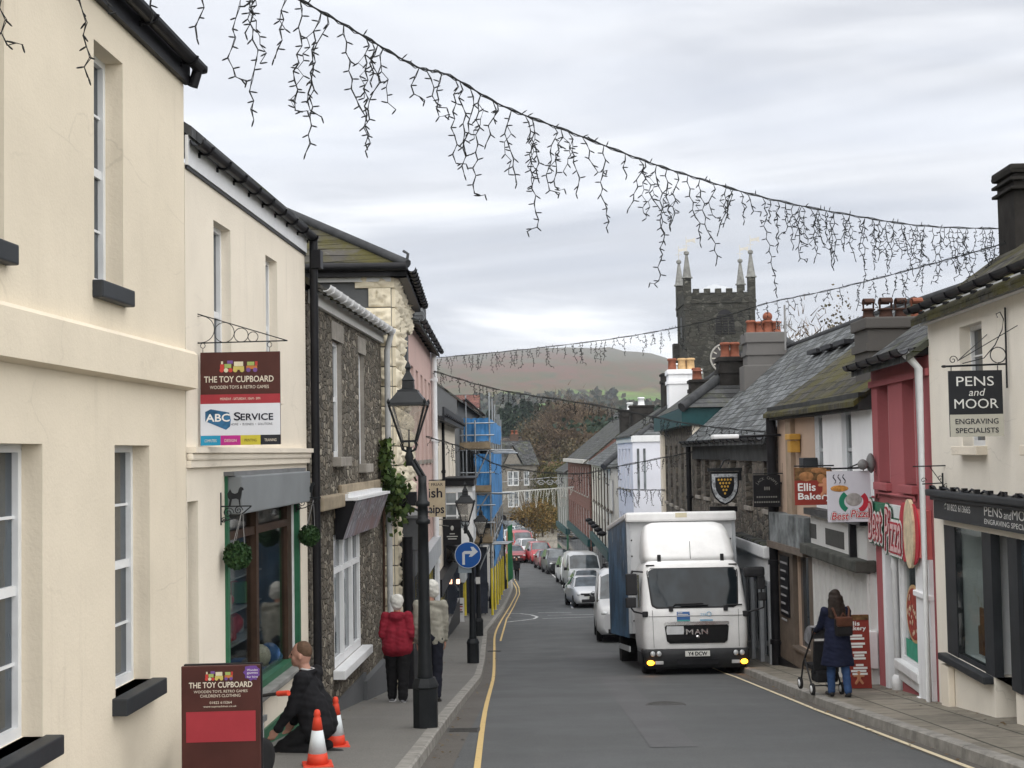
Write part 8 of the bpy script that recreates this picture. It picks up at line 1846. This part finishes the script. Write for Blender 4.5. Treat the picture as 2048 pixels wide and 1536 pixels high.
# woman in red, walking away
J = skeleton(.04, ((.10, .10), (-.10, .10)), ((-.3, 1.2, -.15, .12), (-.3, 1.2, .15, -.12)), .015)
fx = feet(796, 1404)
t, P, sc = person('white haired person in a dark red fleece and black trousers, walking away', (fx[0], fx[1], fx[2] + .0), radians(-4), 1.54, J, REDJ, BLKT, WHH, M('grey_trainer', (.16, .16, .17), .7), fat=1.3, hands=(1, 1), hood=True, legfat=1.3)
for q in t.children:
    if q.name.startswith('shoe'): 
        pass
for i in (0, 1): a = J['a%d' % i]; MB().bbox((a.x - .045) * sc, (a.x + .045) * sc, (a.y - .08) * sc, (a.y + .16) * sc, (a.z - .085) * sc, (a.z - .055) * sc, .01).build('shoe_sole', M('white_sole', (.6, .6, .6), .6), t)
# tall man in beige behind the lamp post
J = skeleton(.05, ((.16, .05), (-.16, .12)), ((-.06, .12), (.1, .15)), .02)
fx = feet(863, 1401)
person('tall person in a beige jacket with dark collar, walking behind the nearest lantern post', fx, radians(-3), 1.74, J, BEIJ, CLOTH('dark_navy_trousers', (.012, .013, .02)), WHH, M('black_shoe', (.02, .02, .02), .5), SKIN2, yaw=.9, fat=1.02, hood=False, legfat=1.05)
# man in black kneeling by the shop plinth, looking left
J = skeleton(.16, ((1.0, 2.2), (1.25, 2.35)), ((.25, .35, -.06), (.3, .25, .06)), .03, hip=.32, stoop=.18)
for i, s in enumerate((-1, 1)):
    h_ = J['h%d' % i]; J['k%d' % i] = V(s * .13, .36, .075); J['a%d' % i] = V(s * .11, -.06, .085); J['t%d' % i] = V(s * .11, -.20, .05)
pz = at(633, 1400, 13.9); zz = at(633, 1284, 13.9).z
t, P, sc = person('person with sandy hair in a black jacket, kneeling and looking left', (pz.x - .0, 13.9, gz(13.9) + .13), radians(76), 1.74, J, BLKJ, BLKT, GIH, M('black_shoe', (.02, .02, .02), .5), SKIN2, yaw=.10, fat=1.06, hairkind='crop', eyes=True)
hd = (P(0, 0, .13) * sc).z; t.location.z += (zz - (gz(13.9) + .13)) - hd if abs((zz - (gz(13.9) + .13)) - hd) < .12 else 0
b = MB(); q = J['neck'] * sc; b.tube([q + V(.066 * cos(a), .062 * sin(a) + .006, .026 + .008 * sin(a)) for a in [2 * pi * i / 16 for i in range(16)]], .012, 8, closed=True); b.build('shirt_collar', M('white_shirt', (.5, .5, .5), .8), t)
MB().ball(tuple((J['s1'] * .45 + J['e1'] * .55) * sc + V(.07, 0, 0)), .014, 8, 6).build('badge', SW, t)
# woman with long dark hair and pushchair
J = skeleton(.10, ((.12, .08), (-.12, .18)), ((.45, .7, -.10), (.10, .35, .10)), .02)
fx = feet(1678, 1393); wy = fx[1]
t, P, sc = person('person with long dark hair in a navy coat and jeans, pushing the pushchair', fx, radians(7), 1.50, J, NAVY, JEAN, BRH, M('black_shoe', (.02, .02, .02), .5), fat=1.05, coat=1.15, hairkind='long', hood=False, legfat=1.0)
LEA = M('brown_leather', (.085, .032, .018), .5, .25, 8, .1)
tb = thing('backpack', 'brown and black backpack worn on the navy coat', 'backpack', Vector(fx) + Matrix.Rotation(radians(7), 3, 'Z') @ (V(.05, -.13, 1.02) * sc), radians(7))
b = MB(); b.bbox(-.125, .125, -.09, .03, -.02, .25, .04); b.build('bag', M('black_canvas', (.014, .013, .014), .8, .2), tb); MB().bbox(-.12, .12, -.11, .02, .12, .255, .025).build('flap', LEA, tb)
b = MB(); b.tube([(-.09, .0, .24), (-.12, .05, .36), (-.13, .12, .38)], .016, 6); b.tube([(.09, .0, .24), (.12, .05, .36), (.13, .12, .38)], .016, 6); b.tube([(-.03, -.03, .26), (0, -.03, .31), (.03, -.03, .26)], .01, 6); b.build('straps', LEA, tb)
ps = gp(1646, 1386, .14); t = thing('pushchair', 'black pushchair with grey seat in front of the person in navy', 'pushchair', (ps.x, ps.y + .1, ps.z), radians(6))
b = MB()
for s in (-1, 1):
    b.tube([(s * .22, -.42, .98), (s * .22, -.3, .86), (s * .22, .15, .42), (s * .21, .32, .1)], .014, 8); b.tube([(s * .22, -.26, .1), (s * .22, .08, .5)], .014, 8)
b.tube([(-.22, -.42, .98), (.22, -.42, .98)], .018, 8); b.tube([(-.22, -.26, .14), (.22, -.26, .14)], .01, 6); b.build('frame', PLAST, t)
MB().box(-.19, .19, -.16, .2, .36, .42).box(-.19, .19, -.2, -.14, .36, .82, Matrix.Rotation(.15, 4, 'X')).build('seat', CLOTH('black_fabric', (.02, .02, .022)), t)
b = MB(); vs = []
for i in range(9):
    a = pi * (.05 + .55 * i / 8)
    for x in (-.2, .2): vs.append((x, -.12 + .3 * cos(a) - .02, .72 + .28 * sin(a)))
b.add(vs, [(2 * i, 2 * i + 1, 2 * i + 3, 2 * i + 2) for i in range(8)], True)
for s in (0, 1): b.add([vs[2 * i + s] for i in range(9)] + [((-.2, .2)[s], -.14, .70)], [tuple(range(10))], False)
b.build('hood', M('grey_hood', (.19, .19, .2), .8, .5, 6), t); MB().bbox(-.17, .17, -.3, -.02, .18, .36, .04).build('basket', CLOTH('black_fabric', (.02, .02, .022)), t)
for s in (-1, 1):
    for y_ in (-.26, .32):
        m4 = Matrix.Translation((s * .22, y_, .09)) @ Matrix.Rotation(pi / 2, 4, 'Y'); w_ = MB().lathe([(.06, -.02), (.088, -.018), (.09, 0), (.088, .018), (.06, .02)], 18, (0, 0, 0), True, 0, m4).build('wheel', TYRE, t)
        MB().lathe([(.02, -.024), (.055, -.022), (.055, .022), (.02, .024)], 14, (0, 0, 0), True, 0, m4).build('rim', WHITEP, w_)
# distant people
J = skeleton(.02, ((.05, .05), (-.05, .05)), ((.05, .3), (-.05, .2)))
p = gp(967, 1228, .13); person('person in a long dark coat standing beside the yellow scaffold poles', (p.x, p.y, p.z), radians(170), 1.62, J, BLKJ, BLKT, BRH, M('black_shoe', (.02, .02, .02), .5), coat=.9, vs=1.8)
J = skeleton(.03, ((.25, .05), (-.25, .3)), ((.25, .4), (-.25, .4)))
p = gp(1034, 1162, .0); person('small distant person in black walking up the middle of the road', (p.x, p.y, p.z), radians(175), 1.62, J, BLKJ, BLKT, BRH, M('black_shoe', (.02, .02, .02), .5), coat=.3, vs=1.8)
# fallen leaves and grit gathered along kerbs and wall feet
rnd = random.Random(99); b = MB()
for k in range(520):
    y = 9 + 40 * rnd.random() ** 1.4; side = rnd.random()
    if side < .3: x = kl(y) + abs(rnd.gauss(0, .12)) + .02; z = gz(y) + .012
    elif side < .55: x = kr(y) - abs(rnd.gauss(0, .12)) - .02; z = gz(y) + .012
    elif side < .85: x = lerp_tab([(9, 5.35), (18.7, 5.5), (22.6, 5.74), (30, 5.6), (50, 5.6)], y) - abs(rnd.gauss(0, .16)) - .02; z = gz(y) + .155
    else: x = LX(y) + .08 + abs(rnd.gauss(0, .15)); z = gz(y) + .16
    a = rnd.uniform(0, 6.28); s = rnd.uniform(.012, .035); d = Vector((cos(a), sin(a), rnd.uniform(-.2, .3))) * s; e = Vector((-sin(a), cos(a), rnd.uniform(-.1, .3))) * s * .7; p = Vector((x, y, z))
    b.add([p - d, p + e, p + d, p - e], [(0, 1, 2, 3)], False)
tag(b.build('fallen_leaves', leaf_mat('fallen_leaf', [(.05, .035, .02), (.11, .07, .03), (.16, .11, .05), (.07, .06, .04)])), 'brown leaves and grit gathered along the kerbs and wall feet', 'leaves', kind='stuff')
